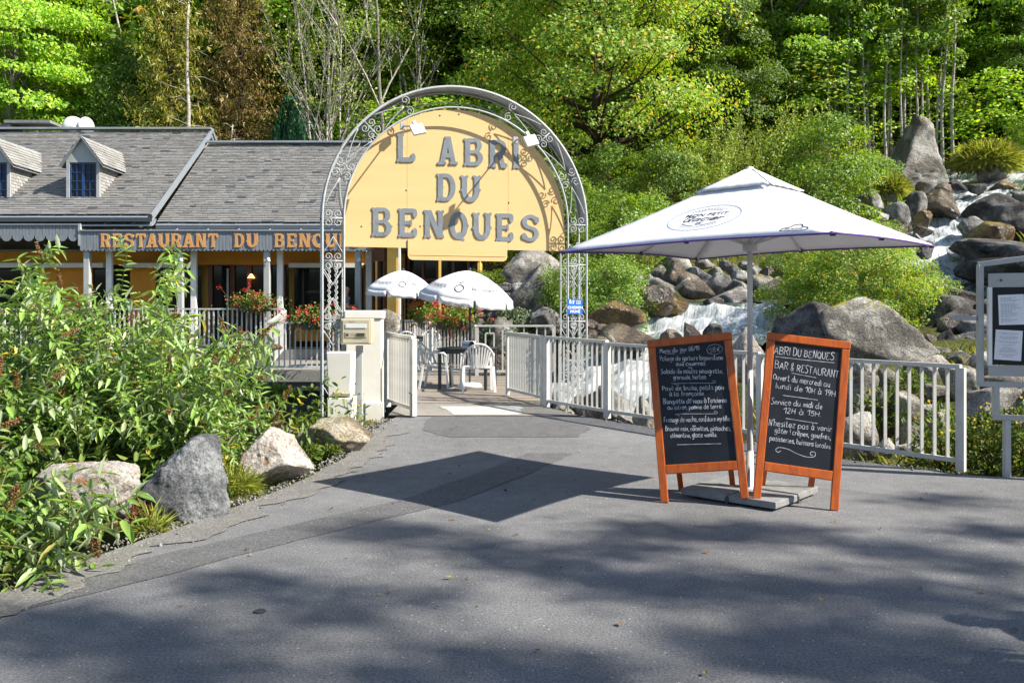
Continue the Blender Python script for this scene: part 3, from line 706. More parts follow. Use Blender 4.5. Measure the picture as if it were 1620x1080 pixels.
# broad outer band bridging front and back
mb = MB(); k0 = 40
ta = [LEGLEN + ARCLEN * i / 64 for i in range(65)]
for t in ta:
    for w in (.0, -ADEP):
        for q in (.312, .322): mb.v.append(tuple(AP(*strip(t, q), w)))
for i in range(64):
    a = i * 4; b = a + 4
    for c0, c1 in ((0, 2), (3, 1), (1, 0), (2, 3)): mb.f.append((a + c0, b + c0, b + c1, a + c1))
mb.build('outer_band', iron, arch, True)
def spiral(c, r, a0, turns, sgn, tail=None):
    pts = []
    n = 22
    for i in range(n + 1):
        f = i / n; rr = r * (1 - .78 * f); a = a0 + sgn * f * turns * 2 * math.pi
        pts.append((c[0] + rr * math.cos(a), c[1] + rr * math.sin(a)))
    return pts
def scroll_unit(t, w):
    """four curls round a cross bar"""
    mb = MB()
    mb.tube(spts([(t, 0), (t, .15), (t, .30)], w), .009, 5)
    for st in (-1, 1):
        for sq in (-1, 1):
            c = (t + st * .062, .15 + sq * .068)
            mb.tube(spts(spiral(c, .060, math.pi if st > 0 else 0, 1.35, sq * st * (1)), w), .0065, 5)
    mb.build('scroll', iron, arch, True)
def brace_unit(t0, t1, w, curl=True, both=True):
    """two straight rods meeting at the middle, ending in curls"""
    mb = MB(); n = 8; tm = t1
    sg = 1 if t1 > t0 else -1
    for q0 in (.02, .28):
        mb.tube(spts([(t0 + (t1 - t0) * i / n, q0 + (.15 - q0) * i / n) for i in range(n + 1)], w), .0065, 5)
    if curl:
        for sq in (-1, 1):
            c = (t1 + sg * .055, .15 + sq * .085)
            mb.tube(spts(spiral(c, .066, (math.pi / 2 if sq < 0 else -math.pi / 2), 1.4, sg * sq), w), .0065, 5)
    mb.build('brace', iron, arch, True)
mid = TOT / 2
for w in (0, -ADEP):
    for ang in (45, 90 - 90, 180 - 45, 180):
        scroll_unit(LEGLEN + ARCLEN * (1 - ang / 180), w)
    for ang in (45, 135, 0, 180):
        t = LEGLEN + ARCLEN * (1 - ang / 180)
        for sg in (-1, 1):
            if ang == 0 and sg > 0 or ang == 180 and sg < 0: continue
            brace_unit(t + sg * .13, t + sg * (.58 if w == 0 else .60), w)
    for zc in (2.28, 1.42, .62):
        for side in (0, 1):
            t = (zc - AZ) if side == 0 else TOT - (zc - AZ)
            scroll_unit(t, w)
            for sg in (-1, 1): brace_unit(t + sg * .12, t + sg * .34, w, False)
    for zc in (1.86, 1.02):
        for side in (0, 1):
            t = (zc - AZ) if side == 0 else TOT - (zc - AZ)
            mb = MB()
            for qq in (.10, .20):
                pts = [(t - .38 + .76 * i / 40, qq + .012 * math.sin(i * 1.6)) for i in range(41)]
                mb.tube(spts(pts, w), .008, 5)
            mb.build('twisted_rod', iron, arch, True)
# depth ties of the legs and twisted hoop at the back of the arch
for side in (0, 1):
    for q in (0, .30):
        for zc in (.35, 1.2, 2.05, 2.8):
            t = (zc - AZ) if side == 0 else TOT - (zc - AZ)
            MB().tube([AP(*strip(t, q), 0), AP(*strip(t, q), -ADEP)], .008, 5).build('tie', iron, arch, True)
mb = MB(); mb.tube([AP(*strip(LEGLEN + ARCLEN * (.05 + .9 * i / 160), .15 + .010 * math.sin(i * 1.5)), -ADEP) for i in range(161)], .009, 5); mb.build('twisted_hoop', iron, arch, True)
for s in (.0, .30, AWID - .30, AWID):
    for w in (0, -ADEP):
        mb = MB(); mb.box(AP(s, AZ - .06, w), (.09, .09, .14), AR); mb.build('foot', iron, arch)
# long foot of the left leg goes down to the stream wall
mb = MB(); mb.tube([AP(.0, -1.0, 0), AP(.0, AZ, 0)], .022, 6); mb.tube([AP(.0, -1.0, -ADEP), AP(.0, AZ, -ADEP)], .022, 6); mb.build('stilt', iron, arch, True)

sign = thing('entrance_sign', 'yellow half-moon sign reading L ABRI DU BENQUES inside the arch', 'sign', AP(ARO, 2.5, -.17))
SW = -.17; SP0 = AP(0, 0, SW)
def sfr(s, z, w): return AP(s, z, SW + w)
def s_of(x, y):
    p = ray_plane(x, y, SP0, AN); return (p - SP0).dot(AU), p.z
sl, zl = s_of(540, 389); sr, zr = s_of(886, 398); zb = (zl + zr) / 2
s1, _ = s_of(644, 393); s2, _ = s_of(804, 396)
RP = ARI + .005; cS = ARO
def panel_outline(sa, sb):
    pts = [(sa, zb), (sb, zb)]
    n = 40
    arc = []
    for i in range(n + 1):
        s = sb + (sa - sb) * i / n; d = abs(s - cS)
        arc.append((s, ASP + math.sqrt(max(0, RP * RP - d * d)) if d < RP else ASP))
    return pts + arc
for a, b in ((cS - RP + .0, s1 - .002), (s1 + .002, s2 - .002), (s2 + .002, cS + RP)):
    MB().prism(panel_outline(a, b), sfr, -.022, 0).build('sign_panel', M['sign_yellow'], sign)
ta_, zt_ = s_of(645, 411); tb_, _ = s_of(802, 411)
pl = [(ta_ + .06, zt_), (tb_ - .06, zt_), (tb_ - .018, zt_ + .018), (tb_, zt_ + .06), (tb_, zb + .12), (ta_, zb + .12), (ta_, zt_ + .06), (ta_ + .018, zt_ + .018)]
MB().prism(pl, sfr, .003, .018).build('tab_panel', M['sign_yellow'], sign)
mb = MB(); mb.bar(AP(ta_ + .03, zt_ + .075, SW + .021), AP(tb_ - .03, zt_ + .075, SW + .021), .006, .012); mb.build('tab_seam', M['sign_yellow'], sign)
def z2(b): return [480 + b[0] / 3.375, 120 + b[1] / 3.375, 480 + b[2] / 3.375, 120 + b[3] / 3.375]
for c, b in (('L', (497, 305, 598, 462)), ('A', (718, 325, 822, 475)), ('B', (855, 335, 960, 482)), ('R', (988, 343, 1090, 493)), ('I', (1112, 352, 1158, 497)),
             ('D', (710, 522, 815, 670)), ('U', (840, 532, 945, 675)),
             ('B', (363, 703, 473, 857)), ('E', (505, 708, 612, 862)), ('N', (643, 717, 750, 866)), ('Q', (780, 725, 878, 875)), ('U', (903, 730, 1003, 878)), ('E', (1026, 735, 1125, 883)), ('S', (1160, 742, 1262, 885))):
    block_letter(c, plane_frame(*z2(b), SP0, AN), .016, M['sign_grey'], sign)
mb = MB()
for x, y in ((573, 357), (621, 357), (666, 357), (710, 358), (757, 360), (804, 360), (548, 288), (540, 350), (869, 363), (697, 182), (727, 180), (806, 320), (644, 300), (600, 200), (850, 250)):
    p = ray_plane(x, y, SP0, AN); mb.box(p + AN * .006, (.018, .012, .018), AR)
mb.build('screw', M['iron_paint'], sign)
# two floodlights on long arms
def floodlight(label, x0, y0, x1, y1, out, tiltd):
    p0 = ray_plane(x0, y0, AP(0, 0, -.02), AN); p1 = ray_plane(x1, y1, AP(0, 0, out), AN)
    t = thing('floodlight', label, 'floodlight', p0, 0, 'floodlights over the sign')
    MB().tube([p0, p1 + Vector((0, 0, .05))], .011, 6).build('arm', iron, t, True)
    MB().box(p0, (.07, .07, .09), AR).build('bracket', iron, t)
    m = Matrix.Rotation(AR, 3, 'Z') @ Matrix.Rotation(R(tiltd), 3, 'X') @ Matrix.Rotation(R(18), 3, 'Z')
    b = MB(); b.box(p1, (.19, .17, .045), m=m); b.build('housing', M['white_plastic'], t, bevel=.01)
    b = MB(); b.box(p1 - m @ Vector((0, 0, .026)), (.165, .145, .008), m=m); b.build('lens', M['glass'], t)
    b = MB(); b.box(p1 + m @ Vector((0, .12, .0)), (.05, .07, .03), m=m); b.build('knuckle', iron, t)
floodlight('white floodlight on an arm above the sign letter L', 637, 200, 661, 205, .50, 62)
floodlight('white floodlight on an arm above the sign letter I', 815, 222, 840, 223, .50, 70)
# blue notice on the right leg
bp0 = AP(0, 0, .03)
bs = thing('notice_plate', 'small blue plate reading CHEMIN PRIVE on the arch leg', 'sign', ray_plane(909, 485, bp0, AN))
fr = plane_frame(898, 473, 921.5, 497, bp0, AN)
MB().prism(rect(0, 0, 1, 1), fr, 0, .004).build('plate', M['sign_blue'], bs)

# text made from Blender's own face
def text_mesh(txt, size=1.0, off=0.0, align='CENTER'):
    cu = bpy.data.curves.new('t', 'FONT'); cu.body = txt; cu.size = size; cu.align_x = align; cu.offset = off; cu.resolution_u = 3; cu.space_character = 1.02
    ob = bpy.data.objects.new('t', cu); col.objects.link(ob)
    dg = bpy.context.evaluated_depsgraph_get(); me = bpy.data.meshes.new_from_object(ob.evaluated_get(dg))
    bpy.data.objects.remove(ob); bpy.data.curves.remove(cu)
    return me
def text_part(txt, fr, mt, parent, name, size=1.0, off=0.0, dz=.002, sub=0):
    """fr(x, y, z): text plane -> world"""
    me = text_mesh(txt, size, off)
    if sub:
        bm = bmesh.new(); bm.from_mesh(me); bmesh.ops.triangulate(bm, faces=bm.faces[:])
        bmesh.ops.subdivide_edges(bm, edges=[e for e in bm.edges if e.calc_length() > sub], cuts=2); bm.to_mesh(me); bm.free()
    org = Vector(parent.matrix_basis.translation)
    if parent.parent is not None: org = org + parent.parent.matrix_basis.translation
    for v in me.vertices: v.co = Vector(fr(v.co.x, v.co.y, dz)) - org
    me.update(); me.materials.clear(); me.materials.append(mt); me.name = name
    return link(name, me, parent)
text_part('CHEMIN', lambda x, y, z: fr(.5 + x, .36 + y * .95, z), M['white_ink'], bs, 'lettering', .27, .008, .006)
text_part('PRIVÉ', lambda x, y, z: fr(.5 + x, .09 + y * .95, z), M['white_ink'], bs, 'lettering', .27, .008, .006)
text_part('SANS', lambda x, y, z: fr(.72 + x, .82 + y, z), M['white_ink'], bs, 'lettering', .13, .004, .006)
text_part('ISSUE', lambda x, y, z: fr(.72 + x, .68 + y, z), M['white_ink'], bs, 'lettering', .13, .004, .006)
mb = MB(); 
for a in (rect(.12, .70, .20, .92), blob(.16, .95, .035, .035), rect(.26, .68, .30, .9), rect(.36, .68, .42, .94), rect(.32, .86, .46, .90)): mb.prism(a, fr, .004, .0055)
mb.build('pictogram', M['white_ink'], bs)

# ------------------------------------------------------------------ restaurant
rest = thing('restaurant', 'low slate-roofed restaurant with grey porch and orange lettering', 'building', (-10, 24, 0))
def slates(O, ux, us, L, Sl, row, wid, cut=None, mt=None, name='slates', parent=None, th=.012):
    un = ux.cross(us).normalized(); V = []; rr = random.Random(5)
    n = int(Sl / row)
    for r in range(n):
        a = r * row; x = -wid * (.5 if r % 2 else 0)
        big = 1.6 if r < 5 else 1.0
        while x < L:
            w = wid * rr.uniform(.7, 1.3) * big; x0, x1 = max(0, x), min(L, x + w - .006)
            if x1 - x0 > .03 and not (cut and cut((x0 + x1) / 2, a)):
                j = rr.uniform(-.006, .010); h0 = .03 + rr.uniform(0, .008); jj = rr.uniform(-.012, .012)
                p = [O + ux * x0 + us * (a + j) + un * h0, O + ux * x1 + us * (a + j + jj) + un * h0, O + ux * x1 + us * (a + row * 1.15) + un * .012, O + ux * x0 + us * (a + row * 1.15) + un * .012]
                e = [O + ux * x0 + us * (a + j) + un * (h0 - th), O + ux * x1 + us * (a + j + jj) + un * (h0 - th)]
                V.append(p + e)
            x += w
    V = np.array([[tuple(q) for q in v] for v in V]); k = len(V)
    b = np.arange(k)[:, None] * 6
    f = np.concatenate([b + np.array([0, 1, 2, 3]), b + np.array([4, 5, 1, 0])])
    org = Vector(parent.matrix_basis.translation)
    if parent.parent is not None: org += parent.parent.matrix_basis.translation
    me = fast_mesh(name, V.reshape(-1, 3) - np.array(org), f, mt or M['slate'])
    o = link(name, me, parent); o['kind'] = 'stuff'; return o
X = Vector((1, 0, 0))
# left block roof
eL, rL = Vector((-26, 23.3, 4.26)), Vector((-26, 27.9, 7.55))
usL = (rL - eL); SL = usL.length; usL.normalize()
LX = 16.2
roofL = MB(); roofL.prism([(23.25, 4.19), (27.9, 7.53), (32.5, 4.2), (32.5, 4.05), (27.9, 7.35), (23.3, 4.08)], lambda a, b, c: (c, a, b), -26, -9.82)
roofL = roofL.build('roof', M['fascia'], rest)
slates(eL, X, usL, LX, SL, .105, .22, None, None, 'slates', roofL)
mb = MB(); mb.bar((-26, 27.85, 7.60), (-9.78, 27.85, 7.60), .34, .06); mb.build('ridge_cap', M['zinc'], roofL)
mb = MB(); mb.bar((-9.80, 23.2, 4.22), (-9.80, 27.9, 7.56), .05, .10); mb.bar((-9.80, 32.4, 4.2), (-9.80, 27.9, 7.56), .05, .10); mb.build('verge_board', M['fascia'], roofL)
# right block roof
eR, rR = Vector((-9.9, 23.5, 4.07)), Vector((-9.9, 27.5, 7.03))
usR = (rR - eR); SR = usR.length; usR.normalize()
roofR = MB(); roofR.prism([(23.45, 4.0), (27.5, 7.01), (31.6, 4.0), (31.6, 3.85), (27.5, 6.82), (23.5, 3.9)], lambda a, b, c: (c, a, b), -9.8, -3.5)
roofR = roofR.build('roof', M['fascia'], rest)
slates(eR + X * .12, X, usR, 6.25, SR, .105, .22, None, None, 'slates', roofR)
mb = MB(); mb.bar((-9.78, 27.45, 7.08), (-3.45, 27.45, 7.08), .34, .06); mb.build('ridge_cap', M['zinc'], roofR)
# walls
mb = MB(); mb.box((-17.9, 29.3, 2.1), (16, 7.0, 4.2)); mb.prism([(25.8, 4.21), (31.9, 4.21), (27.9, 7.3)], lambda a, b, c: (c, a, b), -26, -9.92); mb.build('wall', M['slate_pale'], rest)
mb = MB(); mb.box((-6.75, 28.5, 2.0), (6.2, 6.0, 3.8)); mb.prism([(25.5, 3.91), (31.4, 3.91), (27.5, 6.75)], lambda a, b, c: (c, a, b), -9.8, -3.65); mb.build('wall', M['wall_yellow'], rest)
# dormers
def dormer(xc, name='dormer'):
    yf, zb0, zt, za = 24.06, 4.78, 5.88, 6.52; hw = .47
    d = MB(); d.prism([(xc - hw, zb0), (xc - hw + .09, zb0), (xc - hw + .09, zt - .05), (xc + hw - .09, zt - .05), (xc + hw - .09, zb0), (xc + hw, zb0), (xc + hw, zt), (xc, za), (xc - hw, zt)], lambda a, b, c: (a, c, b), yf, yf + .06)
    d.box((xc, yf + .01, zb0 - .03), (1.06, .16, .07))
    body = d.build('dormer', M['grey_paint'], rest)
    # slate-hung cheeks
    for sx in (-1, 1):
        q = MB(); xx = xc + sx * (hw - .01); yb = lambda z: 23.3 + (z - 4.26) / .715
        rows = 12
        for r in range(rows):
            z0 = zb0 + (zt - zb0) * r / rows; z1 = z0 + (zt - zb0) / rows * 1.1; yend = yb(z0) + .02; yy = yf + .06 + (-.09 if r % 2 else 0)
            while yy < yend:
                a, b = max(yf + .06, yy), min(yend, yy + .17)
                if b > a: q.add([(xx + sx * .02, a, z0), (xx + sx * .02, b, z0), (xx + sx * .006, b, z1), (xx + sx * .006, a, z1)], [(0, 1, 2, 3) if sx > 0 else (3, 2, 1, 0)])
                yy += .18
        q.add([(xx - sx * .01, yf + .06, zb0), (xx - sx * .01, yb(zt), zt), (xx - sx * .01, yf + .06, zt)], [(0, 1, 2)])
        q.build('cheek', M['slate_pale'], body)
        # roof slope of the dormer
        sl_v = Vector((-sx * .62, 0, .80)); sl_len = .98; sl_v.normalize()
        e0 = Vector((xc + sx * .62, yf - .12, za - .80 + .02))
        yr = 23.3 + (za - 4.26) / .715 + .1
        ee = Vector((xc + sx * .62, 23.3 + (za - .8 - 4.26) / .715, za - .78))
        dr = MB(); ap0 = Vector((xc, yf - .12, za + .04)); ap1 = Vector((xc, yr, za + .04))
        dr.add([e0, Vector((e0.x, ee.y + .35, e0.z)), ap1, ap0], [(0, 1, 2, 3)] if sx > 0 else [(3, 2, 1, 0)])
        dr.add([e0 - Vector((0, 0, .05)), Vector((e0.x, ee.y + .35, e0.z - .05)), ap1 - Vector((0, 0, .06)), ap0 - Vector((0, 0, .06))], [(3, 2, 1, 0)] if sx > 0 else [(0, 1, 2, 3)])
        dr.add([e0, ap0, ap0 - Vector((0, 0, .06)), e0 - Vector((0, 0, .05))], [(0, 1, 2, 3)])
        dr.build('dormer_roof', M['fascia'], body)
        Lr = yr - (yf - .12); up = (ap0 - e0).normalized(); yv = Vector((0, 1, 0)); SLn = (ap0 - e0).length
        # slates over it, in the roof's own slant
        def cutd(a, s, L=Lr): 
            z = e0.z + up.z * s; return (yf - .12 + (a if sx > 0 else L - a)) > 23.3 + (z - 4.26) / .715 + .12
        if sx > 0: slates(e0, yv, up, Lr, SLn, .12, .2, cutd, M['slate_pale'], 'slates', body)
        else: slates(e0 + yv * Lr, -yv, up, Lr, SLn, .12, .2, cutd, M['slate_pale'], 'slates', body)
    # French window: two leaves of eight panes
    wz0, wz1 = zb0 + .02, zt - .06
    g = MB(); g.box((xc, yf + .055, (wz0 + wz1) / 2), (.74, .012, wz1 - wz0)); g.build('pane', M['glass'], body)
    g = MB()
    for sx in (-1, 1):
        cx = xc + sx * .185
        for xx in (cx - .165, cx + .165): g.box((xx, yf + .035, (wz0 + wz1) / 2), (.04, .03, wz1 - wz0))
        g.box((cx, yf + .034, (wz0 + wz1) / 2), (.02, .02, wz1 - wz0))
        for i in range(5): g.box((cx, yf + .0335, wz0 + .02 + (wz1 - wz0 - .04) * i / 4), (.36, .02, .035 if i in (0, 4) else .02))
    g.build('window_frame', M['blue_paint'], body)
dormer(-12.10); dormer(-14.62)
# zinc porch roofs with standing seams, scalloped fascias
def porch(x0, x1, zf, zt, yf, yt, seams):
    m = MB(); m.add([(x0, yf, zf), (x1, yf, zf), (x1, yt, zt), (x0, yt, zt)], [(0, 1, 2, 3)]); m.add([(x0, yf, zf - .04), (x1, yf, zf - .04), (x1, yt, zt - .04), (x0, yt, zt - .04)], [(3, 2, 1, 0)])
    m.add([(x0, yf, zf), (x1, yf, zf), (x1, yf, zf - .04), (x0, yf, zf - .04)], [(3, 2, 1, 0)]); m.add([(x1, yf, zf), (x1, yt, zt), (x1, yt, zt - .04), (x1, yf, zf - .04)], [(3, 2, 1, 0)])
    p = m.build('porch_roof', M['zinc'], rest)
    s = x0 + .1
    while s < x1:
        MB().bar((s, yf, zf + .015), (s, yt, zt + .015), .02, .035).build('seam', M['zinc'], p); s += seams
    return p
porch(-24, -9.86, 4.0, 4.25, 23.35, 24.1, .75)
porch(-11.85, -3.52, 3.83, 3.97, 23.33, 23.75, .85)
def fascia(x0, x1, zt, zb1, y, sc):
    m = MB(); n = int((x1 - x0) / .09); w = (x1 - x0) / n
    for i in range(n):
        a = x0 + i * w; m.box((a + w / 2, y + (.003 if i % 2 else 0), (zt + zb1) / 2), (w - .008, .03, zt - zb1))
    n2 = int((x1 - x0) / sc); w2 = (x1 - x0) / n2
    for i in range(n2):
        cx = x0 + (i + .5) * w2; m.prism([(cx + w2 * .48 * math.cos(R(t)), zb1 + .005 + w2 * .55 * math.sin(R(t))) for t in range(180, 361, 30)], lambda a, b, c: (a, c, b), y - .016, y + .008)
    m.bar((x0, y - .01, zt + .02), (x1, y - .01, zt + .02), .08, .04)
    return m.build('fascia', M['fascia'], rest)
fascia(-24, -11.82, 3.98, 3.70, 23.30, .30)
fb = fascia(-11.78, -3.55, 3.81, 3.33, 23.28, .11)
mb = MB(); mb.box((-11.8, 23.31, 3.72), (.06, .10, .60)); mb.build('end_board', M['grey_paint'], rest)
FP0 = Vector((0, 23.262, 0)); FN = Vector((0, -1, 0))
xs = [('R', 478, 525), ('E', 535, 580), ('S', 588, 638), ('T', 645, 692), ('A', 696, 748), ('U', 752, 805), ('R', 812, 862), ('A', 868, 922), ('N', 930, 978), ('T', 988, 1035),
      ('D', 1112, 1160), ('U', 1170, 1225), ('B', 1303, 1350), ('E', 1362, 1410), ('N', 1420, 1472), ('Q', 1482, 1536), ('U', 1546, 1600), ('E', 1610, 1655), ('S', 1664, 1712)]
for c, a, b in xs:
    block_letter(c, plane_frame(a / 3, 160 + 628 / 3, b / 3, 160 + 694 / 3, FP0, FN), .02, M['orange_letter'], fb)
# posts
def post(x, wgrey, x_lit=None):
    MB().box((x, 23.42, 1.97), (.16, .16, 2.74)).build('post_and_lit_face', M['grey_paint'], rest, bevel=.012)
    if x_lit: MB().box((x_lit, 23.75, 1.97), (.16, .12, 2.74)).build('post_and_lit_face', M['white_paint'], rest, bevel=.012)  # sunlit right face of the post, put in as a white-coloured box
for xp, x_lit in ((-11.65, -11.2), (-9.1, -8.85), (-6.72, -6.45), (-4.22, -3.98)): post(xp, 1, x_lit)
for xx in (-15, -18.4): post(xx, 1, xx + .3)
for xp in (-9.02, -6.64, -4.16):
    b = MB(); b.tube([(xp, 23.34, 3.08), (xp, 23.28, 3.08)], .022, 6); b.lathe([(.0, .10), (.035, .09), (.06, .0), (.045, -.02), (0, -.03)], (xp, 23.25, 3.0), 10); b.build('wall_lamp', M['white_plastic'], rest, True)
# recessed front behind the porch
yw = 24.95
mb = MB(); mb.box((-13.7, yw + .12, 3.22), (20, .1, .42)); mb.build('header', M['wall_orange'], rest)
for x0, x1 in ((-24, -11.9), (-11.3, -9.2), (-6.5, -4.35)):
    MB().box(((x0 + x1) / 2, yw - .05, 2.98), (x1 - x0, .16, .13)).build('shutter_box', M['white_paint'], rest)
MB().box((-10.9, yw + .3, 1.8), (.75, .1, 2.5)).build('interior_wall', M['wall_orange'], rest); MB().box((-13.2, yw + .3, 1.9), (1.6, .1, 2.6)).build('interior_wall', M['wall_orange'], rest)
for x0, x1 in ((-24, -12.0), (-10.45, -9.2), (-6.45, -4.4)):
    MB().box(((x0 + x1) / 2, yw + .34, 1.75), (x1 - x0, .03, 2.35)).build('window_pane', M['glass'], rest)
MB().box((-7.78, yw + .30, 1.85), (2.35, .03, 2.55)).build('door_pane', M['glass'], rest)
for xx in (-8.9, -8.25, -7.75, -7.2, -6.75):
    MB().box((xx, yw + .24, 1.85), (.13 if xx != -7.2 else .2, .07, 2.6)).build('door_frame', M['brown_wood'], rest)
MB().box((-7.8, yw + .24, 3.06), (2.5, .08, .14)).build('door_frame', M['brown_wood'], rest)
MB().box((-8.35, yw + .12, 1.8), (.05, .05, 2.2)).build('door_frame', M['grey_paint'], rest)
MB().box((-5.4, yw + .18, .98), (1.9, .2, .42)).build('bench_wall', M['wall_orange'], rest)
b = MB(); b.lathe([(.0, .12), (.03, .12), (.11, .0), (.09, .0)], (-7.68, yw + .18, 2.62), 12); b.build('pendant_lamp', M['lamp_glow'], rest, True)
mb = MB(); mb.box((-14, 26.4, 3.42), (20.5, 3.0, .05)); mb.build('porch_ceiling', M['fascia'], rest)
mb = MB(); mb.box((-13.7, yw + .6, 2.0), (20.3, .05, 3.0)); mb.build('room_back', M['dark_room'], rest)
# brown window corner, yellow pillar and glazed annexe
def wallseg(p0, p1, z0, z1, t, name, mt): return MB().bar((p0[0], p0[1], (z0 + z1) / 2), (p1[0], p1[1], (z0 + z1) / 2), t, z1 - z0).build(name, mt, rest)
wallseg((-3.75, 23.2), (-3.30, 22.35), 1.1, 1.5, .12, 'sill_wall', M['brown_wood'])
wallseg((-3.75, 23.2), (-3.30, 22.35), .45, 1.1, .11, 'apron_wall', M['brown_wood'])
wallseg((-3.75, 23.2), (-3.30, 22.35), 2.95, 3.3, .12, 'lintel', M['brown_wood'])
wallseg((-3.74, 23.22), (-3.29, 22.37), 1.5, 2.95, .03, 'window_pane', M['glass'])
for f in (.03, .36, .50, .97):
    xx, yy = -3.76 + .45 * f, 23.18 - .85 * f
    MB().box((xx, yy - .03, 2.22), (.07 if f != .36 else .13, .08, 1.5), -1.08).build('window_frame', M['brown_wood'] if f != .36 else M['wall_yellow'], rest)
MB().box((-3.07, 22.25, 1.85), (.33, .28, 2.9)).build('corner_pillar', M['wall_yellow'], rest, bevel=.01)
MB().box((-2.90, 22.02, 1.85), (.05, .10, 2.88)).build('corner_trim', M['white_paint'], rest)
MB().box((-1.86, 22.0, 1.9), (.06, .06, 3.1)).build('thin_post', M['wall_yellow'], rest)
MB().box((-1.95, 23.6, 1.85), (2.0, .04, 2.9)).build('window_pane', M['glass'], rest)
for xx in (-2.85, -2.45, -2.05, -1.62, -1.2): MB().box((xx, 23.5, 1.85), (.07, .06, 2.9)).build('window_frame', M['brown_wood'], rest)
for zz in (.9, 2.5): MB().box((-1.97, 23.495, zz), (1.85, .05, .06)).build('window_frame', M['brown_wood'], rest)
MB().box((-2.2, 24.2, 3.42), (3.2, 4.4, .16)).build('annexe_roof', M['zinc'], rest)
MB().box((-2.2, 25.3, 1.8), (2.6, 2.2, 2.9)).build('annexe_wall', M['wall_yellow'], rest)
# chimney and dishes
mb = MB(); mb.box((-16.9, 28.3, 7.55), (.95, .7, .5)); ch = mb.build('chimney', M['rock_grey'], roofL)
mb = MB(); mb.box((-15.85, 28.3, 7.86), (1.5, .85, .09)); mb.build('chimney_cap', M['slab'], roofL)
def dish(label, c, r, rz, tilt):
    t = thing('satellite_dish', label, 'satellite dish', c, 0, 'dishes on the roof')
    m = Matrix.Rotation(rz, 3, 'Z') @ Matrix.Rotation(tilt, 3, 'X')
    b = MB(); b.lathe([(0, .10), (r * .5, .07), (r * .85, .02), (r, -.02), (r * .98, -.03), (r * .8, .0), (r * .4, .05), (0, .08)], (0, 0, 0), 24); b.v = [tuple(m @ Vector(v) + Vector(c)) for v in b.v]; b.build('reflector', M['white_plastic'], t, True)
    b = MB(); b.tube([Vector(c), Vector(c) + Vector((0, .1, -.45))], .025, 6); b.tube([Vector(c) + m @ Vector((0, 0, .02)), Vector(c) + m @ Vector((0, .15, -.3))], .01, 5); b.build('mast', M['zinc'], t)
dish('white satellite dish facing the road on the roof ridge', (-14.55, 28.3, 7.78), .34, R(20), R(95))
dish('grey-shadowed satellite dish turned sideways on the roof ridge', (-14.2, 28.5, 7.82), .32, R(65), R(95))

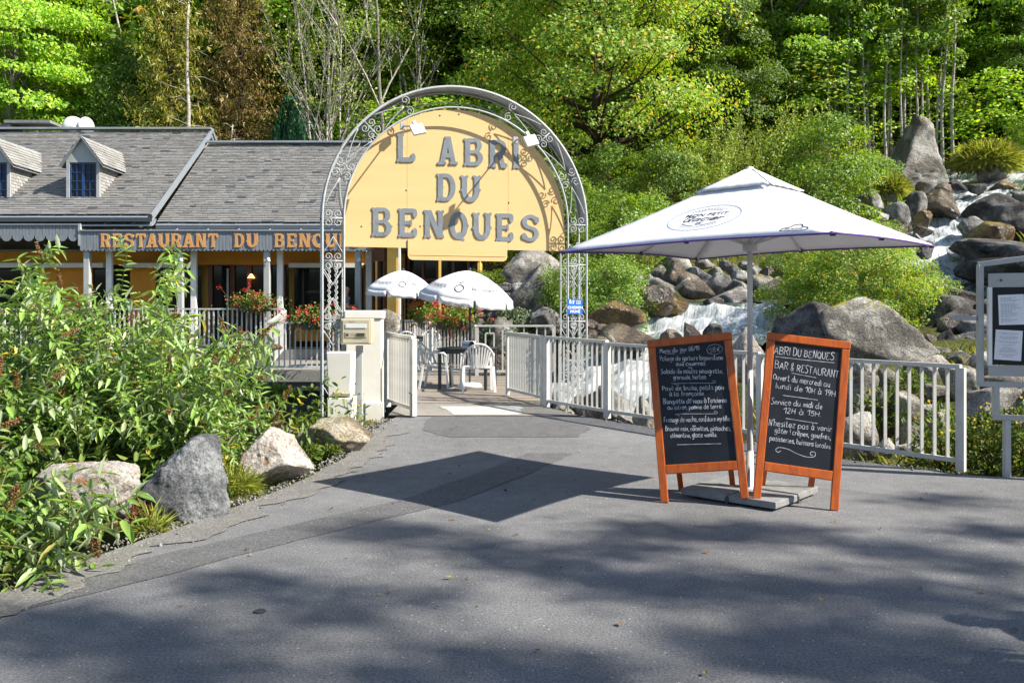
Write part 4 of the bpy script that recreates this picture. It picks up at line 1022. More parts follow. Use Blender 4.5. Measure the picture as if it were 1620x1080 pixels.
# ------------------------------------------------------------------ pen strokes for handwriting
HG = {
'a': "3.6,3.4 2,4 .3,2.6 .6,.5 2,0 3.5,1.6 3.7,3.8|3.7,3.8 3.6,.8 4.4,0", 'b': "0,7 .1,0|.1,2.5 1.6,4 3.4,3 3.3,.9 1.6,0 .1,.8", 'c': "3.2,3.3 1.8,4 .3,2.6 .5,.6 1.9,0 3.3,.7",
'd': "3.6,3 2,4 .3,2.6 .5,.5 2,0 3.5,1.4|3.7,7 3.6,.8 4.2,0", 'e': ".3,2 3.2,2.4 2.6,3.8 1.3,3.9 .2,2.2 .7,.4 2,0 3.4,.8", 'f': "3,6.3 2.2,7 1.4,6 1.2,-1|0,3.6 2.8,3.8",
'g': "3.4,3.4 1.8,4 .2,2.6 .6,.8 2,.6 3.4,2|3.5,3.9 3.4,-1.6 1.8,-2.8 .2,-1.8", 'h': "0,7 .1,0|.1,2.6 1.6,4 3,3.3 3.1,0", 'i': ".4,4 .4,.5 1,0|.5,5.5 .6,6", 'j': "1.4,4 1.3,-1.8 0,-2.8|1.4,5.5 1.5,6",
'l': ".2,7 .2,.6 1,0", 'm': "0,4 .1,0|.1,2.8 1.2,4 2.2,3.2 2.2,0|2.2,2.8 3.4,4 4.4,3.2 4.5,0", 'n': "0,4 .1,0|.1,2.6 1.6,4 3,3.2 3.1,0", 'o': "1.8,4 .3,3 .2,1 1.6,0 3.2,1 3.3,3 1.8,4",
'p': ".1,4 0,-2.8|.1,2.8 1.6,4 3.3,3 3.2,1 1.6,.2 .1,1", 'q': "3.4,3.2 2,4 .3,2.8 .5,.6 2,.2 3.4,1.6|3.5,4 3.5,-2.8", 'r': ".1,4 .2,0|.2,2.4 1.2,3.8 2.4,3.7", 's': "2.8,3.4 1.6,4 .4,3.2 1.6,2.1 2.8,1.1 1.6,0 .1,.5",
't': "1.2,6.2 1.1,.8 2,0 2.8,.4|0,4 2.6,4.1", 'u': "0,4 .2,1 1.4,0 3,1.6|3.1,4 3.1,.7 3.8,0", 'v': "0,4 1.5,0|1.5,0 3,4", 'w': "0,4 1,0|1,0 2,3|2,3 3,0|3,0 4,4", 'x': "0,4 2.8,0|2.8,4 0,0", 'y': "0,4 1.6,.8|3.2,4 1.2,-2 .2,-2.8", 'z': "0,4 2.8,4|2.8,4 .1,0|.1,0 3,0",
'A': "0,0 2.2,7|2.2,7 4.2,0|.7,2.4 3.5,2.5", 'B': ".2,7 .2,0|-.3,7 2,7 3.4,5.8 2.6,4 .3,3.8|.3,3.8 2.8,3.7 3.9,2 3,.3 .1,0", 'D': ".2,7 .2,0|-.2,7 2,6.8 4,4.5 3.6,1.6 2,.2 -.1,0", 'E': "3.4,6.7 1.2,7 .4,5.6 1.6,3.9|1.6,3.9 .2,2.4 .6,.4 2.2,0 3.6,.6", 'F': ".8,6.6 .4,3 .2,0|-.4,6.6 3.6,7.1|.3,3.8 2.6,4",
'I': ".4,7 .4,0", 'M': "0,0 .6,7|.6,7 2.2,2.6|2.2,2.6 4,7|4,7 4.6,0", 'N': "0,0 .3,7|.3,7 3.4,0|3.4,0 3.7,7", 'O': "2,7 .2,5 .2,2 2,0 4,1.8 4.1,5 2.4,7 1.6,6.8", 'P': ".3,7 .3,0|-.4,6.4 2,7.1 3.7,5.8 2.8,3.8 .4,3.3", 'Q': "2,7 .2,5 .2,2 2,0 4,1.8 4.1,5 2.2,7|2.4,1.6 4.4,-.6",
'R': ".2,7 .2,0|-.3,7 2.2,7 3.6,5.6 2.6,3.9 .3,3.6|1.4,3.6 3.8,0", 'S': "3.6,6.4 2.2,7.2 .5,6 1.4,4.3 3.2,2.8 3,.6 1.2,-.2 -.2,.8", 'T': "-.2,7 4,7|1.9,7 1.9,0", 'U': "0,7 .2,1.6 1.8,0 3.5,1.6 3.6,7", 'V': "0,7 1.8,0|1.8,0 3.6,7", 'H': ".2,7 0,0|3.4,7 3.2,0|.1,3.4 3.4,3.6", 'G': "3.4,5.8 2.2,7 .4,5.2 .4,1.6 2,0 3.6,1.2 3.4,3 2,3",
'0': "1.6,7 .2,5 .3,1.6 1.6,0 3,1.8 3,5 1.6,7", '1': "-.6,4.6 1.6,7|1.6,7 1.4,0", '2': ".2,5.6 1.4,7 2.8,5.6 1.8,3 0,0|0,0 3.2,.1", '5': "3,7 .6,7|.6,7 .4,4.2|.4,4.2 2.2,4.6 3,2.6 2,.2 .1,.5", '6': "2.8,6.6 1,5 .1,2 1.2,0 2.9,.8 2.7,3 1.2,3.4 .2,2", '8': "1.5,3.8 .2,5.4 1.5,7 2.8,5.4 1.5,3.8 .1,1.8 1.5,0 3,1.8 1.5,3.8", '9': "2.9,4.6 1.4,3.6 .2,5 1.2,6.9 2.8,6 2.8,3 1.4,0",
'/': "0,-.6 2.6,7.2", '€': "3,5.8 1.8,6.6 .6,4.6 .6,2 1.8,.2 3.2,1|0,4.2 2.2,4.2|0,2.8 2,2.8", '&': "3.4,0 .8,4.6 1,6.4 2.2,6.8 2.6,5.2 .4,2.4 .4,.6 1.8,-.1 3.6,2.8", '!': ".4,7 .4,2|.4,.4 .45,0", '.': ".2,.3 .35,0", ',': ".5,.6 .1,-1.2", "'": ".4,7.2 .2,5.4"}
ACC = {'é': ('e', ".9,5 2.4,6.2"), 'è': ('e', ".8,6.2 2.2,5"), 'à': ('a', ".9,6.4 2.2,5.2"), 'â': ('a', ".6,5 1.8,6.2|1.8,6.2 3,5"), 'ê': ('e', ".6,5 1.7,6.2|1.7,6.2 2.9,5"), 'ç': ('c', "1.9,0 2.2,-1.2 1.2,-1.8")}
def gl_strokes(ch):
    if ch in ACC: b, extra = ACC[ch]; src = HG[b] + '|' + extra
    else: src = HG.get(ch)
    if src is None: return None
    return [[tuple(map(float, p.split(','))) for p in st.split()] for st in src.split('|')]
def smooth_pl(pts, n=4):
    if len(pts) < 3: return pts
    return [tuple(p) for p in dense(np.array(pts, float), n)]
def ribbon(mb, pts3, nrm, w):
    k = len(pts3); b = len(mb.v)
    for i, p in enumerate(pts3):
        t = pts3[min(i + 1, k - 1)] - pts3[max(i - 1, 0)]
        if t.length < 1e-9: t = Vector((1, 0, 0))
        s = nrm.cross(t).normalized() * (w / 2)
        mb.v.append(tuple(p + s)); mb.v.append(tuple(p - s))
    for i in range(k - 1): mb.f.append((b + 2 * i, b + 2 * i + 1, b + 2 * i + 3, b + 2 * i + 2))
def layout(txt, sp=1.15):
    x = 0; out = []
    for ch in txt:
        if ch == ' ': x += 2.6; continue
        st = gl_strokes(ch)
        if st is None: continue
        mx = max(p[0] for s in st for p in s)
        jy = random.uniform(-.25, .25)
        kx = random.uniform(.82, 1.15); ky = random.uniform(.86, 1.12); out += [[(x + p[0] * kx + random.uniform(-.14, .14), p[1] * ky + jy + random.uniform(-.16, .16)) for p in s] for s in st]; mx *= kx
        x += mx + sp
    return out, x - sp
HWK = [0]
def write(mb, txt, pa, pb, up, nrm, unit, w):
    """write from pa to pb (3-D baseline), unit = metres per stroke unit vertically"""
    st, L = layout(txt); ex = (pb - pa) / L
    for s in st:
        HWK[0] = (HWK[0] + 1) % 9
        pts = [pa + ex * (x + y * .04) + up * (y * unit) + nrm * (.0003 * HWK[0]) for x, y in smooth_pl(s)]
        ribbon(mb, pts, nrm, w * random.uniform(.85, 1.15))
def stroke3(mb, pts, nrm, w): ribbon(mb, [Vector(p) for p in pts], nrm, w)

# ------------------------------------------------------------------ menu boards
def chalkboard(label, bl, br, back, H, zoom0, texts, lines, zscale=5.4):
    bl = Vector(bl); br = Vector(br); ux = (br - bl); wd = ux.length; ux.normalize()
    nrm0 = Vector((ux.y, -ux.x, 0)).normalized(); bk = -nrm0 * back
    up = (bk + Vector((0, 0, H))); HL = up.length; up = up - ux * up.dot(ux); up.normalize(); nrm = ux.cross(up).normalized()
    if nrm.y > 0: nrm = -nrm
    root = thing('menu_board', label, 'menu board', ((bl.x + br.x) / 2, (bl.y + br.y) / 2, 0))
    def fr(u, v, w): return bl + ux * u + up * v + nrm * w
    fw, ft = .062, .035
    def beam(u0, v0, u1, v1, w0, w1, name, mt, bev=.006):
        mb = MB(); P = [fr(u, v, w) for w in (w0, w1) for u, v in ((u0, v0), (u1, v0), (u1, v1), (u0, v1))]
        mb.add(P, [(3, 2, 1, 0), (4, 5, 6, 7), (0, 1, 5, 4), (1, 2, 6, 5), (2, 3, 7, 6), (3, 0, 4, 7)])
        return mb.build(name, mt, root, bevel=bev)
    beam(0, 0, fw, HL - .066, -ft, 0, 'leg', M['chalk_frame']); beam(wd - fw, 0, wd, HL - .066, -ft, 0, 'leg', M['chalk_frame'])
    beam(-.004, HL - .065, wd + .004, HL, -ft - .002, .002, 'top_rail', M['chalk_frame'])
    beam(fw + .001, .225, wd - fw - .001, .298, -ft, -.001, 'bottom_rail', M['chalk_frame'])
    brd = beam(fw + .001, .299, wd - fw - .001, HL - .066, -.022, -.012, 'blackboard', M['blackboard'], 0)
    # rear trestle
    top = fr(0, HL - .05, -ft - .01)
    for u in (.10, wd - .15):
        t0 = fr(u + .025, HL - .06, -ft - .012); b0 = bl + ux * (u + .025) - nrm0 * (back + .26); b0.z = 0
        mb = MB(); mb.bar(b0, t0, .045, .03, up=nrm0); mb.build('rear_leg', M['chalk_frame'], root)
    c0 = bl + ux * .11 - nrm0 * (back + .21) + Vector((0, 0, .26)); c1 = bl + ux * (wd - .11) - nrm0 * (back + .21) + Vector((0, 0, .26))
    MB().bar(c0, c1, .03, .05).build('rear_rail', M['chalk_frame'], root)
    p0 = fr(0, 0, -.0105)
    def hit(x, y): return ray_plane(zoom0[0] + x / zscale, zoom0[1] + y / zscale, p0, nrm)
    pxm = zscale * FPX / 7.0       # zoom pixels per metre at the board
    for txt, x0, y0, x1, y1, unit, w in texts:
        mb = MB(); write(mb, txt, hit(x0, y0), hit(x1, y1), up, nrm, unit * .85 / pxm, w); mb.build('chalk_line', M['chalk'], brd)
    for pts, w in lines:
        mb = MB(); stroke3(mb, [hit(*p) for p in smooth_pl(pts, 6)], nrm, w); mb.build('chalk_stroke', M['chalk'], brd)
    return root
cw = .0044
tl = [("Menu du jour 06/10", 130, 182, 465, 155, 6.6, cw), ("18€", 555, 182, 648, 168, 8.2, cw * .8),
 ("Potage de garbure bigourdane", 132, 245, 668, 236, 7.2, cw), ("aux couennes.", 268, 290, 522, 283, 6.4, cw), ("ou", 376, 312, 404, 310, 3.4, cw * .8),
 ("Salade de moules vinaigrette,", 140, 354, 668, 352, 7.2, cw), ("grenade, herbes.", 245, 404, 528, 400, 6.6, cw),
 ("Pavé de truite, petits pois", 150, 500, 678, 490, 7.2, cw), ("à la française.", 212, 547, 512, 540, 6.6, cw), ("ou", 376, 582, 402, 580, 3.4, cw * .8),
 ("Blanquette de veau à l'ancienne", 160, 614, 702, 600, 7.4, cw), ("au citron, pomme de terre.", 195, 662, 662, 652, 6.6, cw),
 ("Fromage de vache, confiture myrtille.", 165, 770, 732, 757, 7.0, cw * 1.1), ("ou", 408, 810, 434, 807, 3.4, cw * .8), ("Brownie noix, noisettes, pistaches,", 178, 844, 735, 840, 7.0, cw * 1.1), ("clémentine, glace vanille.", 222, 902, 617, 892, 6.6, cw * 1.1)]
ll = [([(275, 962), (450, 957), (652, 953)], cw), ([(225, 436), (290, 452), (260, 440), (450, 436), (580, 436), (606, 424), (590, 414), (580, 426)], cw * .7),
 ([(258, 700), (300, 716), (280, 700), (450, 698), (600, 697), (620, 686), (602, 676), (592, 688)], cw * .8), ([(175, 186), (260, 184)], cw * .8), ([(305, 178), (342, 176)], cw * .8),
 ([(530, 150), (550, 120), (600, 106), (650, 120), (664, 150), (640, 180), (590, 192), (545, 180), (528, 145)], cw * .6)]
chalkboard('orange framed blackboard with the menu du jour, left of the parasol pole', (1.195, 6.86, 0), (1.855, 6.68, .074), .30, 1.305, (1020, 525), tl, ll)
tr = [("ABRI DU BENQUES.", 240, 185, 762, 243, 10.4, cw * 1.15), ("BAR & RESTAURANT.", 245, 307, 800, 395, 10.0, cw), ("Ouvert du mercredi au", 232, 402, 718, 472, 8.4, cw), ("lundi de 10H à 19H.", 255, 477, 772, 552, 8.0, cw),
 ("Service du midi de", 215, 612, 650, 656, 8.4, cw), ("12H à 15H.", 325, 690, 637, 722, 7.6, cw), ("N'hesitez pas à venir", 195, 797, 732, 850, 8.4, cw), ("gâter ! crêpes, gaufres,", 245, 857, 722, 918, 7.4, cw), ("patisseries, boissons locales.", 203, 922, 727, 998, 7.2, cw)]
lr = [([(255, 210), (500, 238), (757, 263)], cw), ([(390, 350), (600, 390)], cw * .9), ([(316, 540), (615, 580)], cw * .9), ([(340, 737), (612, 780)], cw * .9),
 ([(300, 1012), (275, 1026), (255, 1005), (285, 985), (360, 1000), (430, 1035), (520, 1066), (585, 1062), (592, 1030), (560, 1022), (550, 1045), (570, 1050)], cw * .9)]
chalkboard('orange framed blackboard with opening hours, right of the parasol pole', (1.885, 6.68, .074), (2.515, 6.57, 0), .30, 1.305, (1180, 525), tr, lr)

# ------------------------------------------------------------------ big square parasol
PC = Vector((1.985, 7.12, 0)); HD = 1.60; PE = 2.065; PT = 2.72
par = thing('parasol', 'large square white parasol with purple hem above the menu boards', 'parasol', PC)
ang0 = R(4)
cz = [.03, .02, -.02, -.015]
corner = []
for i, (a, dz) in enumerate(zip((0, 90, 180, 270), (.035, .02, -.035, -.02))):      # right, back, left, near
    corner.append(PC + Vector((math.cos(R(a) + ang0) * HD, math.sin(R(a) + ang0) * HD, PE + dz)))
APX = PC + Vector((0, 0, PT))
def cpt(f, a, t, off=0.0):
    c0, c1 = corner[f], corner[(f + 1) % 4]
    e = c0.lerp(c1, a)
    p = APX.lerp(e, t)
    p = p + (PC + Vector((0, 0, p.z)) - p) * (.045 * math.sin(math.pi * a) * t ** 5)
    p.z += .022 * math.sin(math.pi * a) * t ** 3 - .018 * math.sin(math.pi * min(1, max(0, t)))
    n = (c1 - c0).cross(APX - c0).normalized()
    if n.z < 0: n = -n
    return p + n * off
def canopy_sheet(t0, t1, off, name, nt=10, na=16, wave=0):
    mb = MB()
    for f in range(4):
        b = len(mb.v)
        for i in range(nt + 1):
            for j in range(na + 1):
                t = t0 + (t1 - t0) * i / nt; wv = wave * math.sin(j * 1.9 + f) * (1 if i == nt else .4)
                mb.v.append(tuple(cpt(f, j / na, t, off + wv)))
        k = na + 1
        for i in range(nt):
            for j in range(na): mb.f.append((b + i * k + j, b + (i + 1) * k + j, b + (i + 1) * k + j + 1, b + i * k + j + 1))
    o = mb.build(name, M['canopy'], par, True)
    m = o.modifiers.new('solid', 'SOLIDIFY'); m.thickness = .003; return o
can = canopy_sheet(.012, 1.0, 0, 'canopy', 13); canopy_sheet(.015, .285, .022, 'vent_cap', 5, 16, .003)
mb = MB()
for f in range(4): mb.tube([cpt(f, j / 24, 1.0, .001) - Vector((0, 0, .008)) for j in range(25)], .0075, 6)
mb.build('hem', M['purple'], par, True)
MB().tube([PC, PC + Vector((0, 0, 1.05))], .026, 14).build('lower_pole', M['alu'], par, True)
MB().tube([PC + Vector((0, 0, 1.0)), PC + Vector((0, 0, PT - .02))], .0225, 14).build('upper_pole', M['alu'], par, True)
b = MB(); b.lathe([(.0, .0), (.055, .0), (.06, .02), (.06, .05), (.045, .07), (.0, .07)], tuple(PC + Vector((0, 0, 2.04))), 16); b.build('runner', M['alu'], par, True)
b = MB(); b.lathe([(0, .06), (.03, .05), (.05, .0), (0, 0)], tuple(PC + Vector((0, 0, PT - .03))), 14); b.build('finial', M['white_plastic'], par, True)
for f in range(4):
    for a in (0, .5):
        top = cpt(f, a, .06, -.03); e = cpt(f, a, .97, -.022); m_ = cpt(f, a, .52, -.03)
        MB().tube([cpt(f, a, .06 + .91 * i / 8, -.024) for i in range(9)], .011, 6).build('rib', M['alu'], par, True)
        MB().bar(PC + Vector((0, 0, 2.09)) + (m_ - PC).normalized() * .03 * Vector((1, 1, 0)).length * 0, m_, .012, .020).build('strut', M['alu'], par)
        b = MB(); b.box(cpt(f, a, .985, -.02), (.03, .03, .03)); b.build('rib_pocket', M['dark_metal'], par)
b = MB(); b.tube([PC + Vector((-.05, -.03, 1.97)), PC + Vector((-.02, -.035, 1.955)), PC + Vector((.06, -.03, 1.97)), PC + Vector((.07, -.03, 2.05))], .004, 5); b.build('pull_cord', M['white_plastic'], par)
# printed badge on the front-left face (face 2: left -> near)
def face_frame(f, x, y, ang=0):
    c0, c1 = corner[f], corner[(f + 1) % 4]; n = (c1 - c0).cross(APX - c0).normalized()
    if n.z < 0: n = -n
    p = ray_plane(x, y, c0, n); ex = (c1 - c0).normalized(); ey = n.cross(ex)
    if ey.z < 0: ey = -ey
    if ang: q = Matrix.Rotation(ang, 3, n); ex = q @ ex; ey = q @ ey
    def fr(u, v, w):
        P = p + ex * u + ey * v
        # follow the cloth: find (a, t) of this point and take the sheet there
        d0 = P - APX; e0 = c0 - APX; e1 = c1 - APX
        g = np.linalg.lstsq(np.array([[e0.x, e1.x], [e0.y, e1.y], [e0.z, e1.z]]), np.array(d0), rcond=None)[0]
        t = g[0] + g[1]; a = g[1] / t if t > 1e-6 else .5
        return cpt(f, a, t, w)
    return fr, n
fr, pn = face_frame(2, 1113, 343)
mb = MB(); ribbon(mb, [fr(.30 * math.cos(R(a)), .235 * math.sin(R(a)), .0025) for a in range(0, 361, 8)], pn, .007); mb.build('badge_ring', M['ink_pale'], can)
text_part('MON PETIT', lambda x, y, z: fr(x, y + .040, z), M['ink'], can, 'lettering', .070, .0008, .0028, .03)
mb = MB(); st, L = layout('Glacier', .5)
for s in st:
    HWK[0] = (HWK[0] + 1) % 9
    pts = [fr((x / L - .5) * .34 + y * .004, (y - 2) * .0125 - .03, .0025 + HWK[0] * .00015) for x, y in smooth_pl(s)]
    ribbon(mb, pts, pn, .010)
mb.build('lettering', M['ink'], can)
mb = MB()
for r, a0, a1, w in ((.17, 55, 125, .006), (.16, 215, 262, .008), (.16, 278, 325, .008)):
    ribbon(mb, [fr(r * 1.15 * math.cos(R(a)), r * .92 * math.sin(R(a)), .0025) for a in np.arange(a0, a1 + 1, 5)], pn, w)
for a in np.arange(48, 133, 7): ribbon(mb, [fr(.21 * math.cos(R(a)), .175 * math.sin(R(a)), .0025), fr(.223 * math.cos(R(a + 3)), .186 * math.sin(R(a + 3)), .0025)], pn, .007)
for a in np.arange(225, 318, 6): ribbon(mb, [fr(.205 * math.cos(R(a)), .172 * math.sin(R(a)), .0025), fr(.215 * math.cos(R(a + 3)), .182 * math.sin(R(a + 3)), .0025)], pn, .007)
ribbon(mb, [fr(.02 * math.cos(R(a)), -.105 + .018 * math.sin(R(a)), .003) for a in range(0, 361, 30)], pn, .014)
mb.build('badge_mark', M['ink_grey'], can)
def small_badge(f, x, y):
    fr, pn = face_frame(f, x, y); mb = MB()
    out = [(-.09, -.04), (-.085, .0), (-.04, .02), (-.02, .055), (.03, .06), (.05, .02), (.09, .0), (.09, -.04), (0, -.048), (-.09, -.04)]
    ribbon(mb, [fr(u, v, .0025) for u, v in smooth_pl(out, 3)], pn, .008); mb.build('badge_outline', M['ink'], can)
    text_part('PLAISIR', lambda x, y, z: fr(x, y - .025, z), M['ink'], can, 'lettering', .038, .0003, .0028, .03)
small_badge(2, 1258, 361)
fr, pn = face_frame(3, 1345, 338)
mb = MB()
for u in np.arange(-.12, .12, .03): ribbon(mb, [fr(u, .01 * math.sin(u * 90), .0025), fr(u + .018, .01 * math.cos(u * 90), .0025)], pn, .008)
mb.build('badge_mark', M['ink_pale'], can)
# base of four paving slabs on a cross
base = par
for a, b_, dz in ((-1, -1, 0), (1, -1, .004), (-1, 1, .002), (1, 1, -.003)):
    o = MB(); o.box((0, 0, 0), (.40, .40, .055)); sl_ = o.build('slab', M['slab'], base, bevel=.008, world_coords=False)
    q = Matrix.Rotation(ang0 + R(45), 3, 'Z') @ Vector((a * .213, b_ * .213, 0)); sl_.location = (q.x, q.y, .045 + dz); sl_.rotation_euler = (random.uniform(-.012, .012), random.uniform(-.012, .012), ang0 + R(45) + random.uniform(-.02, .02))
b = MB(); 
for a in (0, 90): 
    q = Vector((math.cos(ang0 + R(45 + a)), math.sin(ang0 + R(45 + a)), 0)) * .42; b.bar(PC - q + Vector((0, 0, .03)), PC + q + Vector((0, 0, .03)), .022, .05)
b.build('cross_foot', M['dark_metal'], base)
b = MB(); b.lathe([(0, .3), (.030, .3), (.031, .0), (.07, 0), (.07, -.03)], tuple(PC + Vector((0, 0, .08))), 14); b.build('pole_socket', M['alu'], base, True)

# ------------------------------------------------------------------ white pillar, block pier, letter box
wp = thing('white_pillar', 'tall white rendered pillar behind the letter box', 'pillar', (-2.08, 12.15, 0))
MB().box((-2.10, 12.2, .62), (.50, .40, 1.68), R(4)).build('shaft', M['concrete_white'], wp, bevel=.012)
MB().box((-2.10, 12.2, 1.52), (.54, .44, .12), R(4)).build('cap', M['concrete_white'], wp, bevel=.015)
MB().box((-1.93, 11.985, .12), (.26, .05, .34), R(4)).build('plinth', M['concrete_white'], wp, bevel=.008)
bp = thing('block_pier', 'two stacked tapering cream concrete blocks left of the letter box post', 'pier', (-2.19, 11.0, 0))
def tblock(z0, z1, w0, w1, d0, d1, x, y, name):
    m = MB(); P = [(x + sx * w / 2, y + sy * d / 2, z) for z, w, d in ((z0, w0, d0), (z1, w1, d1)) for sx, sy in ((-1, -1), (1, -1), (1, 1), (-1, 1))]
    m.add(P, [(3, 2, 1, 0), (4, 5, 6, 7), (0, 1, 5, 4), (1, 2, 6, 5), (2, 3, 7, 6), (3, 0, 4, 7)]); return m.build(name, M['concrete_white'], bp, bevel=.012)
tblock(-.15, .46, .31, .33, .30, .30, -2.19, 11.0, 'block'); tblock(.475, 1.04, .28, .325, .27, .30, -2.20, 11.0, 'block')
MB().box((-2.17, 10.86, .505), (.22, .02, .025)).build('ledge', M['beige_dark'], bp)
lb = thing('letter_box', 'beige metal letter box on a grey post at the entrance', 'letter box', (-2.02, 11.3, 0))
MB().box((-2.02, 11.30, .55), (.085, .085, 1.12)).build('post', M['grey_paint'], lb, bevel=.005)
lx, ly, lz = -2.045, 11.2, 1.30
MB().box((lx, ly + .10, lz), (.40, .34, .335), R(3)).build('case', M['beige_box'], lb, bevel=.012)
MB().box((lx + .012, ly - .078, lz), (.35, .014, .30), R(3)).build('door', M['beige_box'], lb, bevel=.006)
b = MB(); b.box((lx + .012, ly - .088, lz + .07), (.27, .012, .05), R(3)); b.build('flap', M['white_plastic'], lb, bevel=.003)
b = MB(); b.box((lx + .012, ly - .088, lz - .042), (.28, .012, .075), R(3)); b.build('lock_plate', M['beige_dark'], lb, bevel=.01)
b = MB(); b.box((lx + .075, ly - .096, lz - .04), (.10, .008, .035), R(3)); b.build('handle', M['dark_metal'], lb)
MB().box((lx - .10, ly - .096, lz - .045), (.035, .008, .035), R(3)).build('keyhole', M['dark_metal'], lb)
b = MB(); [b.box((lx - .045 + i * .026, ly - .095, lz - .045), (.008, .006, .010), R(3)) for i in range(4)]; b.build('key_marks', M['ink'], lb)
text_part('LA POSTE', lambda x, y, z: Vector((lx - .06 + x, ly - .0885 - .002, lz + .118 + y)), M['ink_grey'], lb, 'lettering', .026, 0, 0)

# ------------------------------------------------------------------ terrace furniture
def make_table(name, label, c, rz, w=.92, d=.80, h=.72):
    t = thing(name, label, 'table', c, rz, 'dark terrace tables')
    g = lambda nm, ce, di, bv=.006: MB().box(ce, di).build(nm, M['dark_metal'], t, bevel=bv, world_coords=False)
    g('table_top', (0, 0, h - .015), (w, d, .03))
    g('apron', (0, 0, h - .07), (w - .08, d - .08, .07))
    for sx in (-1, 1):
        for sy in (-1, 1): g('leg', (sx * (w / 2 - .04), sy * (d / 2 - .04), h / 2 - .03), (.055, .055, h - .03), .008)
    return t
T1 = Vector((-.80, 15.45, rise(15.45) + .02)); T2 = Vector((-2.47, 19.5, .33))
make_table('terrace_table', 'dark square terrace table nearest the bridge entrance', T1, R(-12))
make_table('terrace_table', 'dark square terrace table farther back by the yellow pillar', T2, R(-8))
def make_chair():
    t = thing('plastic_chair', 'x', 'chair', (0, 0, 0), 0, 'white plastic chairs on the terrace'); wpm = M['white_plastic']
    m = MB(); m.prism([(-.22, -.20), (.22, -.20), (.25, .0), (.24, .22), (.12, .25), (-.12, .25), (-.24, .22), (-.25, .0)], lambda a, b, c: (a, b, c), .40, .435); m.build('seat', wpm, t, bevel=.012, world_coords=False)
    def bp(a, z): # back surface: arc plan, leaning
        q = R(a); return Vector((.27 * math.sin(q), -.05 - .20 * math.cos(q) - (z - .43) * .22, z))
    rim = [bp(-85, .43)] + [bp(-78, .55), bp(-72, .66)] + [bp(-64 + 128 * i / 12, .66 + .17 * math.sin(math.pi * i / 12)) for i in range(13)] + [bp(72, .66), bp(78, .55), bp(85, .43)]
    MB().tube(rim, .018, 6).build('back_rim', wpm, t, True, world_coords=False)
    for i in range(9):
        a = -48 + 12 * i; zt = .66 + .17 * math.cos(R(a * 1.35)) - .012
        s = MB(); s.bar(bp(a * .62, .42), bp(a, zt), .030, .008, up=(0, 1, 0)); s.build('slat', wpm, t, world_coords=False)
    for sx in (-1, 1):
        MB().tube([Vector((sx * .265, -.12, .63)), Vector((sx * .285, .02, .645)), Vector((sx * .275, .18, .63)), Vector((sx * .262, .225, .58))], .020, 6).build('armrest', wpm, t, True, world_coords=False)
        for yy, yb, zt in ((.21, .25, .60), (-.19, -.27, .44)):
            l = MB(); l.bar((sx * .255, yy, zt), (sx * .275, yb, .0), .045, .035, up=(0, 1, 0)); l.build('leg', wpm, t, world_coords=False)
    return t
ch = make_chair(); ch.location = (-.60, 14.83, rise(14.83) + .02); ch.rotation_euler = (0, 0, R(8)); ch['label'] = 'white plastic armchair seen from behind at the nearer table'
c2 = copy_tree(ch); c2.location = (-1.36, 15.42, rise(15.4) + .02); c2.rotation_euler = (0, 0, R(-95)); c2['label'] = 'white plastic armchair half hidden at the left of the nearer table'
c3 = copy_tree(ch); c3.location = (-2.36, 18.85, .33); c3.rotation_euler = (0, 0, R(12)); c3['label'] = 'white plastic armchair showing above the open gate leaf at the far table'
c4 = copy_tree(ch); c4.location = (-2.0, 20.3, .33); c4.rotation_euler = (0, 0, R(170)); c4['label'] = 'white plastic armchair on the far side of the far table'
def napkin(label, c, rz):
    t = thing('napkin_box', label, 'napkin box', c, rz, 'napkin boxes on the tables')
    MB().box((0, 0, .06), (.22, .12, .12)).build('box', M['paper'], t, bevel=.004, world_coords=False)
    MB().box((0, -.061, .05), (.20, .004, .05)).build('print', M['ink_pale'], t, world_coords=False)
    b = MB(); b.lathe([(0, 0), (.05, 0), (.055, .025), (.04, .03), (.035, .012), (0, .012)], (0, 0, 0), 14); b.v = [(v[0] + .1, -.068 - v[2], v[1] + .06) for v in b.v]; b.build('ashtray', M['dark_metal'], t, True, world_coords=False)
napkin('white napkin box with dark ring on the nearer table', T1 + Vector((.02, -.05, .721)), R(-20)); napkin('white napkin box with dark ring on the farther table', T2 + Vector((.0, -.1, .721)), R(-10))
